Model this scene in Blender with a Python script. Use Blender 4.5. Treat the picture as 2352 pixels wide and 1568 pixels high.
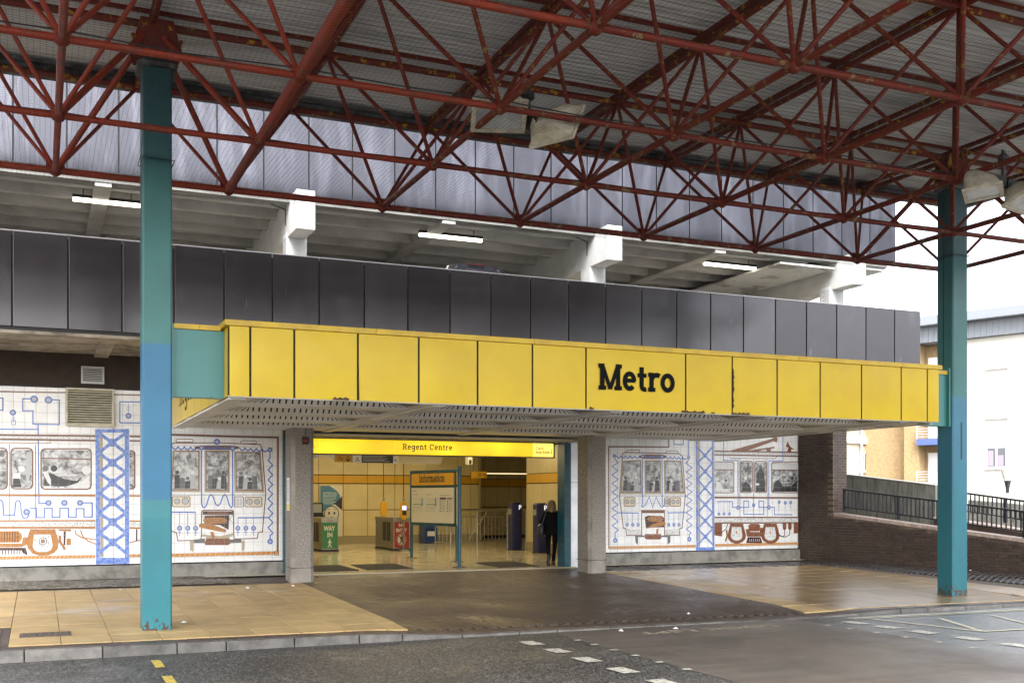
import bpy, bmesh, math, random
from mathutils import Vector, Matrix, Quaternion
random.seed(7)
R = math.radians
for o in list(bpy.data.objects): bpy.data.objects.remove(o)
S = bpy.context.scene
COL = S.collection

# ------------------------------------------------------------------ camera, sky, sun, exposure
CAM_T, CAM_H, CAM_F = 0.4125, 1.70, 2482.2 / 2352
cd = bpy.data.cameras.new('camera'); cam = bpy.data.objects.new('camera', cd); COL.objects.link(cam)
cam.location = (0, 0, CAM_H); cam.rotation_euler = (R(90), 0, -CAM_T)
cd.sensor_width = 36; cd.lens = 36 * CAM_F; cd.shift_y = (1140.8 - 784) / 2352
cd.clip_start = 0.1; cd.clip_end = 2000
S.camera = cam
SUN_EL, SUN_AZ = R(48), R(200)
w = bpy.data.worlds.new('World'); S.world = w; w.use_nodes = True
nt = w.node_tree; nt.nodes.clear()
sky = nt.nodes.new('ShaderNodeTexSky'); sky.sky_type = 'NISHITA'; sky.sun_disc = False
sky.sun_elevation = SUN_EL; sky.sun_rotation = SUN_AZ; sky.air_density = 1.0; sky.dust_density = 4.0; sky.ozone_density = 1.0
hs = nt.nodes.new('ShaderNodeHueSaturation'); hs.inputs['Saturation'].default_value = 0.26; hs.inputs['Value'].default_value = 1.0
bg = nt.nodes.new('ShaderNodeBackground'); bg.inputs['Strength'].default_value = 0.15
wo = nt.nodes.new('ShaderNodeOutputWorld')
nt.links.new(sky.outputs[0], hs.inputs['Color']); nt.links.new(hs.outputs[0], bg.inputs['Color']); nt.links.new(bg.outputs[0], wo.inputs['Surface'])
sl = bpy.data.lights.new('sun', 'SUN'); sl.energy = 0.6; sl.angle = R(25); sl.color = (1.0, 0.97, 0.92)
so = bpy.data.objects.new('sun', sl); COL.objects.link(so); so.location = (0, -20, 40)
so.rotation_euler = Vector((-math.sin(SUN_AZ) * math.cos(SUN_EL), -math.cos(SUN_AZ) * math.cos(SUN_EL), -math.sin(SUN_EL))).to_track_quat('-Z', 'Y').to_euler()
S.view_settings.view_transform = 'Standard'; S.view_settings.look = 'None'; S.view_settings.gamma = 1
S.view_settings.use_curve_mapping = False
S.view_settings.exposure = 2.45
S.render.engine = 'CYCLES'
S.cycles.max_bounces = 8; S.cycles.diffuse_bounces = 4; S.cycles.glossy_bounces = 3; S.cycles.transmission_bounces = 4

def project(p):
    x, y, z = p; d = x * math.sin(CAM_T) + y * math.cos(CAM_T); r = x * math.cos(CAM_T) - y * math.sin(CAM_T)
    if d < .5: return None
    return (.5 + CAM_F * r / d, (1140.8 / 2352 - CAM_F * (z - CAM_H) / d))
def inview(*ps, m=.06):
    q = [project(p) for p in ps]; q = [a for a in q if a]
    if not q: return False
    return max(a[0] for a in q) > -m and min(a[0] for a in q) < 1 + m and max(a[1] for a in q) > -m and min(a[1] for a in q) < .667 + m

# ------------------------------------------------------------------ materials
MATS = {}
def mat(name, col, rough=.6, metal=0., col2=None, scale=3., detail=4., lo=.4, hi=.62, bump=0., bscale=None, rough2=None, spec=.5, coat=0., emit=None, es=0., extra=None, stretch=None):
    """procedural surface: base colour, a second colour spread by noise (dirt, wear), bump and gloss variation"""
    if name in MATS: return MATS[name]
    m = bpy.data.materials.new(name); m.use_nodes = True; MATS[name] = m
    n, l = m.node_tree.nodes, m.node_tree.links
    b = n['Principled BSDF']
    b.inputs['Base Color'].default_value = (*col, 1); b.inputs['Roughness'].default_value = rough; b.inputs['Metallic'].default_value = metal
    b.inputs['Specular IOR Level'].default_value = spec; b.inputs['Coat Weight'].default_value = coat; b.inputs['Coat Roughness'].default_value = .08
    if emit: b.inputs['Emission Color'].default_value = (*emit, 1); b.inputs['Emission Strength'].default_value = es
    g = n.new('ShaderNodeNewGeometry'); src = g.outputs['Position']
    if stretch:
        mp = n.new('ShaderNodeMapping'); mp.inputs['Scale'].default_value = stretch; l.new(src, mp.inputs['Vector']); src = mp.outputs['Vector']
    if col2 is not None or rough2 is not None:
        t = n.new('ShaderNodeTexNoise'); t.inputs['Scale'].default_value = scale; t.inputs['Detail'].default_value = detail; t.inputs['Roughness'].default_value = .62
        l.new(src, t.inputs['Vector'])
        rp = n.new('ShaderNodeMapRange'); rp.inputs['From Min'].default_value = lo; rp.inputs['From Max'].default_value = hi
        l.new(t.outputs['Fac'], rp.inputs['Value'])
        if col2 is not None:
            mx = n.new('ShaderNodeMix'); mx.data_type = 'RGBA'; mx.inputs[6].default_value = (*col, 1); mx.inputs[7].default_value = (*col2, 1)
            l.new(rp.outputs[0], mx.inputs[0]); l.new(mx.outputs[2], b.inputs['Base Color'])
        if rough2 is not None:
            mr = n.new('ShaderNodeMapRange'); mr.inputs['To Min'].default_value = rough; mr.inputs['To Max'].default_value = rough2
            l.new(rp.outputs[0], mr.inputs['Value']); l.new(mr.outputs[0], b.inputs['Roughness'])
    if bump:
        t2 = n.new('ShaderNodeTexNoise'); t2.inputs['Scale'].default_value = bscale or scale * 4; t2.inputs['Detail'].default_value = 5
        l.new(src, t2.inputs['Vector'])
        bp = n.new('ShaderNodeBump'); bp.inputs['Strength'].default_value = bump; bp.inputs['Distance'].default_value = .01
        l.new(t2.outputs['Fac'], bp.inputs['Height']); l.new(bp.outputs[0], b.inputs['Normal'])
    if extra: extra(m, n, l, b, g)
    return m

def add_variation(amount=.25, scale=1.7, dark=(0, 0, 0)):
    """a second, broader layer of stain multiplied over whatever colour the surface has"""
    def f(m, n, l, b, g):
        inp = b.inputs['Base Color']
        t = n.new('ShaderNodeTexNoise'); t.inputs['Scale'].default_value = scale; t.inputs['Detail'].default_value = 6
        l.new(g.outputs['Position'], t.inputs['Vector'])
        rp = n.new('ShaderNodeMapRange'); rp.inputs['From Min'].default_value = .35; rp.inputs['From Max'].default_value = .7; rp.inputs['To Max'].default_value = amount
        l.new(t.outputs['Fac'], rp.inputs['Value'])
        mx = n.new('ShaderNodeMix'); mx.data_type = 'RGBA'; mx.inputs[7].default_value = (*dark, 1)
        if inp.links: l.new(inp.links[0].from_socket, mx.inputs[6])
        else: mx.inputs[6].default_value = inp.default_value
        l.new(rp.outputs[0], mx.inputs[0]); l.new(mx.outputs[2], inp)
    return f
def per_object(amount=.15):
    """each piece a little lighter or darker than its neighbour"""
    def f(m, n, l, b, g):
        inp = b.inputs['Base Color']
        oi = n.new('ShaderNodeObjectInfo')
        hsv = n.new('ShaderNodeHueSaturation')
        mr = n.new('ShaderNodeMapRange'); mr.inputs['To Min'].default_value = 1 - amount; mr.inputs['To Max'].default_value = 1 + amount
        l.new(oi.outputs['Random'], mr.inputs['Value']); l.new(mr.outputs[0], hsv.inputs['Value'])
        if inp.links: l.new(inp.links[0].from_socket, hsv.inputs['Color'])
        else: hsv.inputs['Color'].default_value = inp.default_value
        l.new(hsv.outputs[0], inp)
    return f
def per_island(amount=.2):
    def f(m, n, l, b, g):
        inp = b.inputs['Base Color']
        hsv = n.new('ShaderNodeHueSaturation')
        mr = n.new('ShaderNodeMapRange'); mr.inputs['To Min'].default_value = 1 - amount; mr.inputs['To Max'].default_value = 1 + amount
        l.new(g.outputs['Random Per Island'], mr.inputs['Value']); l.new(mr.outputs[0], hsv.inputs['Value'])
        if inp.links: l.new(inp.links[0].from_socket, hsv.inputs['Color'])
        else: hsv.inputs['Color'].default_value = inp.default_value
        l.new(hsv.outputs[0], inp)
    return f
def chain(*fs):
    def f(*a):
        for k in fs: k(*a)
    return f
def wet_roughness(dry, wet, scale, lo, hi, blow=0., x0=11., film=.8, film_rough=.08):
    """puddled patches: the film of water makes the stone smoother and a little darker"""
    def f(m, n, l, b, g):
        t = n.new('ShaderNodeTexNoise'); t.inputs['Scale'].default_value = scale; t.inputs['Detail'].default_value = 5; t.inputs['Roughness'].default_value = .55
        l.new(g.outputs['Position'], t.inputs['Vector'])
        rp = n.new('ShaderNodeMapRange'); rp.inputs['From Min'].default_value = lo; rp.inputs['From Max'].default_value = hi
        if blow:   # rain blows in at the open end, so the paving gets wetter towards +X
            sp = n.new('ShaderNodeSeparateXYZ'); l.new(g.outputs['Position'], sp.inputs[0])
            gr = n.new('ShaderNodeMapRange'); gr.inputs['From Min'].default_value = x0; gr.inputs['From Max'].default_value = x0 + 7; gr.inputs['To Max'].default_value = blow; l.new(sp.outputs['X'], gr.inputs['Value'])
            ad = n.new('ShaderNodeMath'); l.new(t.outputs['Fac'], ad.inputs[0]); l.new(gr.outputs[0], ad.inputs[1]); l.new(ad.outputs[0], rp.inputs['Value'])
        else: l.new(t.outputs['Fac'], rp.inputs['Value'])
        mr = n.new('ShaderNodeMapRange'); mr.inputs['To Min'].default_value = dry; mr.inputs['To Max'].default_value = wet
        l.new(rp.outputs[0], mr.inputs['Value']); l.new(mr.outputs[0], b.inputs['Roughness'])
        cw = n.new('ShaderNodeMath'); cw.operation = 'MULTIPLY'; cw.inputs[1].default_value = film; l.new(rp.outputs[0], cw.inputs[0]); l.new(cw.outputs[0], b.inputs['Coat Weight']); b.inputs['Coat Roughness'].default_value = film_rough; b.inputs['Coat IOR'].default_value = 1.33
        inp = b.inputs['Base Color']
        mx = n.new('ShaderNodeMix'); mx.data_type = 'RGBA'; mx.blend_type = 'MULTIPLY'; mx.inputs[7].default_value = (.8, .78, .76, 1)
        if inp.links: l.new(inp.links[0].from_socket, mx.inputs[6])
        else: mx.inputs[6].default_value = inp.default_value
        l.new(rp.outputs[0], mx.inputs[0]); l.new(mx.outputs[2], inp)
    return f

# ------------------------------------------------------------------ mesh helpers
class MB:
    def __init__(s): s.v = []; s.f = []; s.sm = False
    def quad(s, a, b, c, d): i = len(s.v); s.v += [a, b, c, d]; s.f.append((i, i + 1, i + 2, i + 3)); return s
    def poly(s, pts): i = len(s.v); s.v += list(pts); s.f.append(tuple(range(i, i + len(pts)))); return s
    def box(s, x0, x1, y0, y1, z0, z1):
        i = len(s.v); s.v += [(x0, y0, z0), (x1, y0, z0), (x1, y1, z0), (x0, y1, z0), (x0, y0, z1), (x1, y0, z1), (x1, y1, z1), (x0, y1, z1)]
        s.f += [(i, i + 3, i + 2, i + 1), (i + 4, i + 5, i + 6, i + 7), (i, i + 1, i + 5, i + 4), (i + 1, i + 2, i + 6, i + 5), (i + 2, i + 3, i + 7, i + 6), (i + 3, i, i + 4, i + 7)]; return s
    def hexa(s, b4, t4):
        i = len(s.v); s.v += list(b4) + list(t4)
        s.f += [(i, i + 3, i + 2, i + 1), (i + 4, i + 5, i + 6, i + 7), (i, i + 1, i + 5, i + 4), (i + 1, i + 2, i + 6, i + 5), (i + 2, i + 3, i + 7, i + 6), (i + 3, i, i + 4, i + 7)]; return s
    def cbox(s, x0, x1, y0, y1, z0, z1, c):
        """box with chamfered vertical edges and top edge"""
        ring = lambda e: [(x0 + c + e, y0 + e), (x1 - c - e, y0 + e), (x1 - e, y0 + c + e), (x1 - e, y1 - c - e), (x1 - c - e, y1 - e), (x0 + c + e, y1 - e), (x0 + e, y1 - c - e), (x0 + e, y0 + c + e)]
        i = len(s.v)
        for z, e in ((z0, 0), (z1 - c, 0), (z1, c * .9)): s.v += [(a, b, z) for a, b in ring(e)]
        for k in range(2):
            for j in range(8): s.f.append((i + 8 * k + j, i + 8 * k + (j + 1) % 8, i + 8 * k + 8 + (j + 1) % 8, i + 8 * k + 8 + j))
        s.f.append(tuple(i + 16 + j for j in range(8))); s.f.append(tuple(i + 7 - j for j in range(8))); return s
    def tube(s, p, q, r, n=8, r2=None, cap=True):
        p, q = Vector(p), Vector(q); d = (q - p)
        if d.length < 1e-6: return s
        d.normalize(); a = d.orthogonal().normalized(); b = d.cross(a); i = len(s.v); r2 = r if r2 is None else r2
        for c, rr in ((p, r), (q, r2)):
            for k in range(n):
                t = 2 * math.pi * k / n; s.v.append(tuple(c + (a * math.cos(t) + b * math.sin(t)) * rr))
        for k in range(n): s.f.append((i + k, i + (k + 1) % n, i + n + (k + 1) % n, i + n + k))
        if cap: s.f.append(tuple(i + n - 1 - k for k in range(n))); s.f.append(tuple(i + n + k for k in range(n)))
        return s
    def path(s, pts, r, n=6):
        for a, b in zip(pts, pts[1:]): s.tube(a, b, r, n)
        return s
    def bar(s, p, q, w, h, up=(0, 0, 1)):
        p, q = Vector(p), Vector(q); d = (q - p).normalized(); sd = d.cross(Vector(up))
        if sd.length < 1e-4: sd = d.cross(Vector((1, 0, 0)))
        sd.normalize(); u = sd.cross(d).normalized(); a, b = sd * w / 2, u * h / 2
        return s.hexa([tuple(c) for c in (p - a - b, p + a - b, q + a - b, q - a - b)], [tuple(c) for c in (p - a + b, p + a + b, q + a + b, q - a + b)])
    def lathe(s, c, prof, n=16, axis=(0, 0, 1)):
        ax = Vector(axis).normalized(); a = ax.orthogonal().normalized(); b = ax.cross(a); i = len(s.v); c = Vector(c)
        for r, h in prof:
            for k in range(n):
                t = 2 * math.pi * k / n; s.v.append(tuple(c + ax * h + (a * math.cos(t) + b * math.sin(t)) * r))
        for j in range(len(prof) - 1):
            for k in range(n): s.f.append((i + j * n + k, i + j * n + (k + 1) % n, i + (j + 1) * n + (k + 1) % n, i + (j + 1) * n + k))
        s.f.append(tuple(i + n - 1 - k for k in range(n))); s.f.append(tuple(i + (len(prof) - 1) * n + k for k in range(n))); return s
    def prism(s, pts, off):
        off = Vector(off); n = len(pts); i = len(s.v); s.v += [tuple(p) for p in pts] + [tuple(Vector(p) + off) for p in pts]
        s.f.append(tuple(range(i, i + n))); s.f.append(tuple(i + 2 * n - 1 - k for k in range(n)))
        for k in range(n): s.f.append((i + k, i + (k + 1) % n, i + n + (k + 1) % n, i + n + k))
        return s
    def mesh(s, name, m, smooth=False):
        me = bpy.data.meshes.new(name); me.from_pydata([tuple(v) for v in s.v], [], s.f); me.materials.append(m)
        bm = bmesh.new(); bm.from_mesh(me); bmesh.ops.recalc_face_normals(bm, faces=bm.faces); bm.to_mesh(me); bm.free()
        if smooth or s.sm:
            for p in me.polygons: p.use_smooth = True
        me.update(); return me
    def build(s, name, m, parent=None, smooth=False, bevel=0., **props):
        me = s.mesh(name, m, smooth)
        o = bpy.data.objects.new(name, me); COL.objects.link(o)
        if parent is not None: adopt(o, parent)
        if bevel:
            b = o.modifiers.new('bevel', 'BEVEL'); b.width = bevel; b.segments = 2; b.limit_method = 'ANGLE'
        for k, v in props.items(): o[k] = v
        return o
LOC = {}
def adopt(o, parent):
    o.parent = parent
    o.matrix_parent_inverse = parent.matrix_basis.inverted()
def dup(root, delta, label=None, group=None):
    """a copy of a thing with copies of its parts and sub-parts, moved by delta"""
    def cp(o, par):
        c = o.copy(); COL.objects.link(c); c.parent = par
        for ch in [k for k in bpy.data.objects if k.parent == o and k != c]: cp(ch, c)
        return c
    r = cp(root, None); r.location = Vector(root.location) + Vector(delta)
    if label: r['label'] = label
    if group: r['group'] = group
    return r
def thing(name, loc, label, category, group=None):
    o = bpy.data.objects.new(name, None); COL.objects.link(o); o.location = loc; o.empty_display_size = .2
    LOC[o.name] = Vector(loc); o['label'] = label; o['category'] = category
    if group: o['group'] = group
    return o
def tag(o, label, category, group=None):
    o['label'] = label; o['category'] = category
    if group: o['group'] = group
    return o
def inst(me, name, loc, parent, rot=None, scale=None):
    o = bpy.data.objects.new(name, me); COL.objects.link(o); o.location = loc
    if rot is not None: o.rotation_euler = rot
    if scale is not None: o.scale = scale
    if parent is not None: adopt(o, parent)
    return o

# ribbons: flat strokes on a plane given by origin o, axes u and v, normal n
def ribbon(mb, pts, w, P, closed=False):
    """mitred flat stroke; P maps (a, b) to a point in space"""
    n = len(pts)
    if n < 2: return
    if n > 2 and abs(pts[0][0] - pts[-1][0]) < 1e-6 and abs(pts[0][1] - pts[-1][1]) < 1e-6: pts = pts[:-1]; n -= 1; closed = True
    L = []; h = w / 2
    for i in range(n):
        a = pts[i - 1] if (i > 0 or closed) else None; b = pts[(i + 1) % n] if (i < n - 1 or closed) else None; p = pts[i]
        def un(q, r):
            dx, dy = r[0] - q[0], r[1] - q[1]; k = math.hypot(dx, dy) or 1; return dx / k, dy / k
        if a is None: d = un(p, b); nx, ny, k = -d[1], d[0], 1
        elif b is None: d = un(a, p); nx, ny, k = -d[1], d[0], 1
        else:
            d1, d2 = un(a, p), un(p, b); nx, ny = -(d1[1] + d2[1]), d1[0] + d2[0]; q = math.hypot(nx, ny)
            if q < .25: nx, ny, k = -d1[1], d1[0], 1
            else: nx, ny = nx / q, ny / q; k = min(1.6, 1 / max(.3, (-d1[1]) * nx + d1[0] * ny))
        L.append(((p[0] + nx * h * k, p[1] + ny * h * k), (p[0] - nx * h * k, p[1] - ny * h * k)))
    for i in range(n if closed else n - 1):
        a, b = L[i], L[(i + 1) % n]; mb.quad(P(*a[0]), P(*b[0]), P(*b[1]), P(*a[1]))

# a small slab serif alphabet drawn as strokes (cap height 1)
def glyph(ch, w):
    s = w * .82; h = w / 2
    def V(x, a, b): return ([(x, a), (x, b)], w)
    def Hh(a, b, y): return ([(a, y), (b, y)], s)
    def A(cx, cy, rx, ry, a0, a1, ww=None):
        n = max(4, int(abs(a1 - a0) / 15)); return ([(cx + rx * math.cos(R(a0 + (a1 - a0) * i / n)), cy + ry * math.sin(R(a0 + (a1 - a0) * i / n))) for i in range(n + 1)], ww or w * .95)
    x = .7; B = s / 2
    D = {
     'M': (1.1, [V(.18, 0, 1), V(.92, 0, 1), ([(.17, .98), (.55, .04)], w * .82), ([(.93, .98), (.55, .04)], w * .82), Hh(0, .36, B), Hh(.74, 1.1, B), Hh(0, .2, 1 - B), Hh(.9, 1.1, 1 - B)]),
     'e': (.68, [A(.33, .35, .33 - h, .35 - B, 0, 318), Hh(h, .66 - h * .5, .37)]),
     't': (.48, [V(.2, .17, .94), Hh(0, .44, x - B), A(.36, .18, .16, .18 - B, 180, 295)]),
     'r': (.58, [V(.17, 0, x), Hh(0, .36, B), Hh(0, .17, x - B), A(.43, .42, .24, .28 - B, 175, 55)]),
     'o': (.72, [A(.35, .35, .35 - h, .35 - B, 0, 360)]),
     'R': (.86, [V(.18, 0, 1), Hh(0, .46, 1 - B), Hh(.18, .46, .47), A(.44, .735, .24, .265 - B, 90, -90), ([(.44, .47), (.7, .04)], w), Hh(0, .36, B), Hh(.6, .86, B)]),
     'g': (.76, [A(.3, .37, .3 - h, .33 - B, 0, 360), V(.58, -.06, x), Hh(.58, .74, x - B), A(.33, -.06, .25, .2, 0, -150)]),
     'n': (.78, [V(.17, 0, x), Hh(0, .17, x - B), Hh(0, .34, B), A(.38, .42, .2, .28 - B, 180, 0), V(.58, 0, .42), Hh(.43, .75, B)]),
     'm': (1.16, [V(.17, 0, x), Hh(0, .17, x - B), Hh(0, .32, B), A(.36, .42, .19, .28 - B, 180, 0), V(.55, 0, .42), Hh(.44, .68, B), A(.75, .42, .2, .28 - B, 180, 0), V(.95, 0, .42), Hh(.82, 1.12, B)]),
     'C': (.9, [A(.44, .5, .44 - h, .5 - B, 48, 312), ([(.8, .66), (.8, .98)], s)]),
     'I': (.42, [V(.18, 0, 1), Hh(0, .36, B), Hh(0, .36, 1 - B)]),
     'f': (.48, [V(.2, 0, .8), A(.37, .8, .17, .2 - B, 180, 60), Hh(0, .44, x - B), Hh(.02, .38, B)]),
     'a': (.7, [A(.28, .22, .25, .22 - B, 0, 360), V(.53, 0, .48), A(.31, .46, .22, .24 - B, 0, 150), Hh(.48, .68, B)]),
     'i': (.4, [V(.18, 0, x), V(.18, .85, 1.0), Hh(0, .36, B), Hh(0, .18, x - B)]),
     's': (.56, [A(.27, .52, .19, .18 - B, 40, 270), A(.27, .19, .21, .19 - B, 90, -140)]),
     'h': (.78, [V(.17, 0, 1), Hh(0, .17, 1 - B), Hh(0, .34, B), A(.38, .42, .2, .28 - B, 180, 0), V(.58, 0, .42), Hh(.43, .75, B)]),
     'c': (.62, [A(.33, .35, .33 - h, .35 - B, 48, 312)]),
     'p': (.76, [V(.17, -.28, x), A(.4, .35, .27, .35 - B, 0, 360), Hh(0, .36, -.28 + B), Hh(0, .17, x - B)]),
     'L': (.7, [V(.18, 0, 1), Hh(0, .64, B), Hh(0, .36, 1 - B), ([(.61, 0), (.61, .26)], s)]),
     'S': (.7, [A(.33, .74, .26, .26 - B, 40, 270), A(.33, .26, .28, .26 - B, 90, -140)]),
     ' ': (.42, []),
    }
    return D[ch]
def slab_text(txt, height, weight, u0, v0, P, track=.06, maxw=None):
    """P(a, b, k): stroke plane point with a lift k; returns an MB"""
    mb = MB(); adv = sum(glyph(c, weight)[0] + track for c in txt) - track; sx = 1.
    if maxw: sx = maxw / (adv * height)
    x = 0; k = 0
    for c in txt:
        a, st = glyph(c, weight)
        for pts, ww in st:
            k += 1
            ribbon(mb, [(u0 + (x + p[0]) * height * sx, v0 + p[1] * height * (1.07 if c.islower() and c not in 'tf' else 1)) for p in pts], ww * height * min(1, (1 + sx) / 2), lambda a_, b_, k=k: P(a_, b_, .0002 * k))
        x += a + track
    return mb
def sans(txt, size, loc, rot, m, parent, name, width=None, bold=0.):
    c = bpy.data.curves.new(name, 'FONT'); c.body = txt; c.size = size; c.extrude = .001; c.offset = bold; c.align_x = 'LEFT'
    o = bpy.data.objects.new(name, c); COL.objects.link(o); bpy.context.view_layer.update()
    me = bpy.data.meshes.new_from_object(o.evaluated_get(bpy.context.evaluated_depsgraph_get())); bpy.data.objects.remove(o)
    me.materials.clear(); me.materials.append(m)
    xs = [v.co.x for v in me.vertices] or [0]
    sx = width / (max(xs) - min(xs)) if width else 1
    o = bpy.data.objects.new(name, me); COL.objects.link(o); o.location = loc; o.rotation_euler = rot; o.scale = (sx, 1, 1)
    if parent is not None: adopt(o, parent)
    return o
FACE = (R(90), 0, 0)   # text standing upright, read from -Y
# ------------------------------------------------------------------ surface library
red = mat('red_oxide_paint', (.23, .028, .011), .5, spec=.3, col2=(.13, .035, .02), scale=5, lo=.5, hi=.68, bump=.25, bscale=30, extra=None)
def flaking(col):
    def f(m, n, l, b, g):
        t = n.new('ShaderNodeTexNoise'); t.inputs['Scale'].default_value = 7; t.inputs['Detail'].default_value = 8; t.inputs['Roughness'].default_value = .7
        l.new(g.outputs['Position'], t.inputs['Vector'])
        rp = n.new('ShaderNodeMapRange'); rp.inputs['From Min'].default_value = .565; rp.inputs['From Max'].default_value = .60
        l.new(t.outputs['Fac'], rp.inputs['Value'])
        mx = n.new('ShaderNodeMix'); mx.data_type = 'RGBA'; mx.inputs[7].default_value = (*col, 1)
        inp = b.inputs['Base Color']; l.new(inp.links[0].from_socket, mx.inputs[6]); l.new(rp.outputs[0], mx.inputs[0]); l.new(mx.outputs[2], inp)
    return f
red_flake = mat('flaking_red_paint', (.125, .015, .008), .6, spec=.25, col2=(.09, .025, .016), scale=6, lo=.45, hi=.65, bump=.35, bscale=24, extra=flaking((.36, .20, .012)))
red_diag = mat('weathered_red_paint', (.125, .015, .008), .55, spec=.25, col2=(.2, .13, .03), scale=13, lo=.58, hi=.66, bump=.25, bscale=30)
deckm = mat('roof_sheet', (.50, .495, .48), .5, col2=(.27, .265, .255), scale=1.1, lo=.45, hi=.75, stretch=(.35, 2.5, 1), bump=.1, bscale=20)
gutterm = mat('gutter_metal', (.10, .10, .105), .6, col2=(.02, .02, .02), scale=2.5, lo=.45, hi=.6)
darkm = mat('dark_metal', (.018, .018, .02), .5)
blackm = mat('black_gap', (.006, .006, .006), .8)
def column_paint(stops):
    def f(m, n, l, b, g):
        sx = n.new('ShaderNodeSeparateXYZ'); l.new(g.outputs['Position'], sx.inputs[0])
        wob = n.new('ShaderNodeTexNoise'); wob.inputs['Scale'].default_value = 9; l.new(g.outputs['Position'], wob.inputs['Vector'])
        ad = n.new('ShaderNodeMath'); ad.operation = 'MULTIPLY_ADD'; ad.inputs[1].default_value = .014; l.new(wob.outputs['Fac'], ad.inputs[0]); l.new(sx.outputs['Z'], ad.inputs[2])
        cr = n.new('ShaderNodeValToRGB'); cr.color_ramp.interpolation = 'LINEAR'
        mr = n.new('ShaderNodeMapRange'); mr.inputs['From Min'].default_value = 0; mr.inputs['From Max'].default_value = 8; l.new(ad.outputs[0], mr.inputs['Value']); l.new(mr.outputs[0], cr.inputs['Fac'])
        e = cr.color_ramp.elements; e[0].position = stops[0][0] / 8; e[0].color = (*stops[0][1], 1); e[1].position = stops[-1][0] / 8; e[1].color = (*stops[-1][1], 1)
        for z, c in stops[1:-1]: q = e.new(z / 8); q.color = (*c, 1)
        t = n.new('ShaderNodeTexNoise'); t.inputs['Scale'].default_value = 1.5; t.inputs['Detail'].default_value = 6; l.new(g.outputs['Position'], t.inputs['Vector'])
        hs_ = n.new('ShaderNodeHueSaturation'); mv = n.new('ShaderNodeMapRange'); mv.inputs['To Min'].default_value = .75; mv.inputs['To Max'].default_value = 1.25
        l.new(t.outputs['Fac'], mv.inputs['Value']); l.new(mv.outputs[0], hs_.inputs['Value']); l.new(cr.outputs[0], hs_.inputs['Color'])
        # rust where the paint has gone: at the foot and in a few chips
        rn = n.new('ShaderNodeTexNoise'); rn.inputs['Scale'].default_value = 17; rn.inputs['Detail'].default_value = 8; l.new(g.outputs['Position'], rn.inputs['Vector'])
        ft = n.new('ShaderNodeMapRange'); ft.inputs['From Min'].default_value = -.22; ft.inputs['From Max'].default_value = .14; ft.inputs['To Min'].default_value = .25; ft.inputs['To Max'].default_value = -.03; l.new(sx.outputs['Z'], ft.inputs['Value'])
        sm = n.new('ShaderNodeMath'); sm.operation = 'ADD'; l.new(rn.outputs['Fac'], sm.inputs[0]); l.new(ft.outputs[0], sm.inputs[1])
        st = n.new('ShaderNodeMapRange'); st.inputs['From Min'].default_value = .69; st.inputs['From Max'].default_value = .72; l.new(sm.outputs[0], st.inputs['Value'])
        mx = n.new('ShaderNodeMix'); mx.data_type = 'RGBA'; mx.inputs[7].default_value = (.07, .03, .018, 1); l.new(hs_.outputs[0], mx.inputs[6]); l.new(st.outputs[0], mx.inputs[0])
        l.new(mx.outputs[2], b.inputs['Base Color'])
    return f
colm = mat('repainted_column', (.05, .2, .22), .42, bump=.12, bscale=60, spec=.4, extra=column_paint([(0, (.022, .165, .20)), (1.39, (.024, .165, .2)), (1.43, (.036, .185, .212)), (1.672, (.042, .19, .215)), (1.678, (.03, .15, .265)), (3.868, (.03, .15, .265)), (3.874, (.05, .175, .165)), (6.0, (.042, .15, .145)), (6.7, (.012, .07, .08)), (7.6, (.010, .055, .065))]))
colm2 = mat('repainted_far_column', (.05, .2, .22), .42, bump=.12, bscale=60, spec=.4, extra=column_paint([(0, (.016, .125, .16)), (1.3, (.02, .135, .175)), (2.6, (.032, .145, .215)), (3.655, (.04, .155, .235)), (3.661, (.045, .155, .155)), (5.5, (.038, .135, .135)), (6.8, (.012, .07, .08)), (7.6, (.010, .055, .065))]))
teal = mat('teal_paint', (.045, .19, .185), .4, col2=(.09, .05, .03), scale=9, detail=8, lo=.66, hi=.69, bump=.1)
tealdark = mat('dark_teal_paint', (.008, .085, .125), .35, col2=(.006, .05, .07), scale=3)
yellow = mat('yellow_enamel', (.59, .415, .006), .3, col2=(.53, .36, .005), scale=.9, lo=.35, hi=.75, spec=.3, extra=add_variation(.12, 2.2, (.25, .14, .02)))
yellowcap = mat('yellow_cap', (.55, .37, .015), .45, col2=(.45, .29, .02), scale=3)
soffitm = mat('soffit_enamel', (.62, .61, .57), .5, col2=(.48, .47, .43), scale=1.5, lo=.4, hi=.7)
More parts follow.
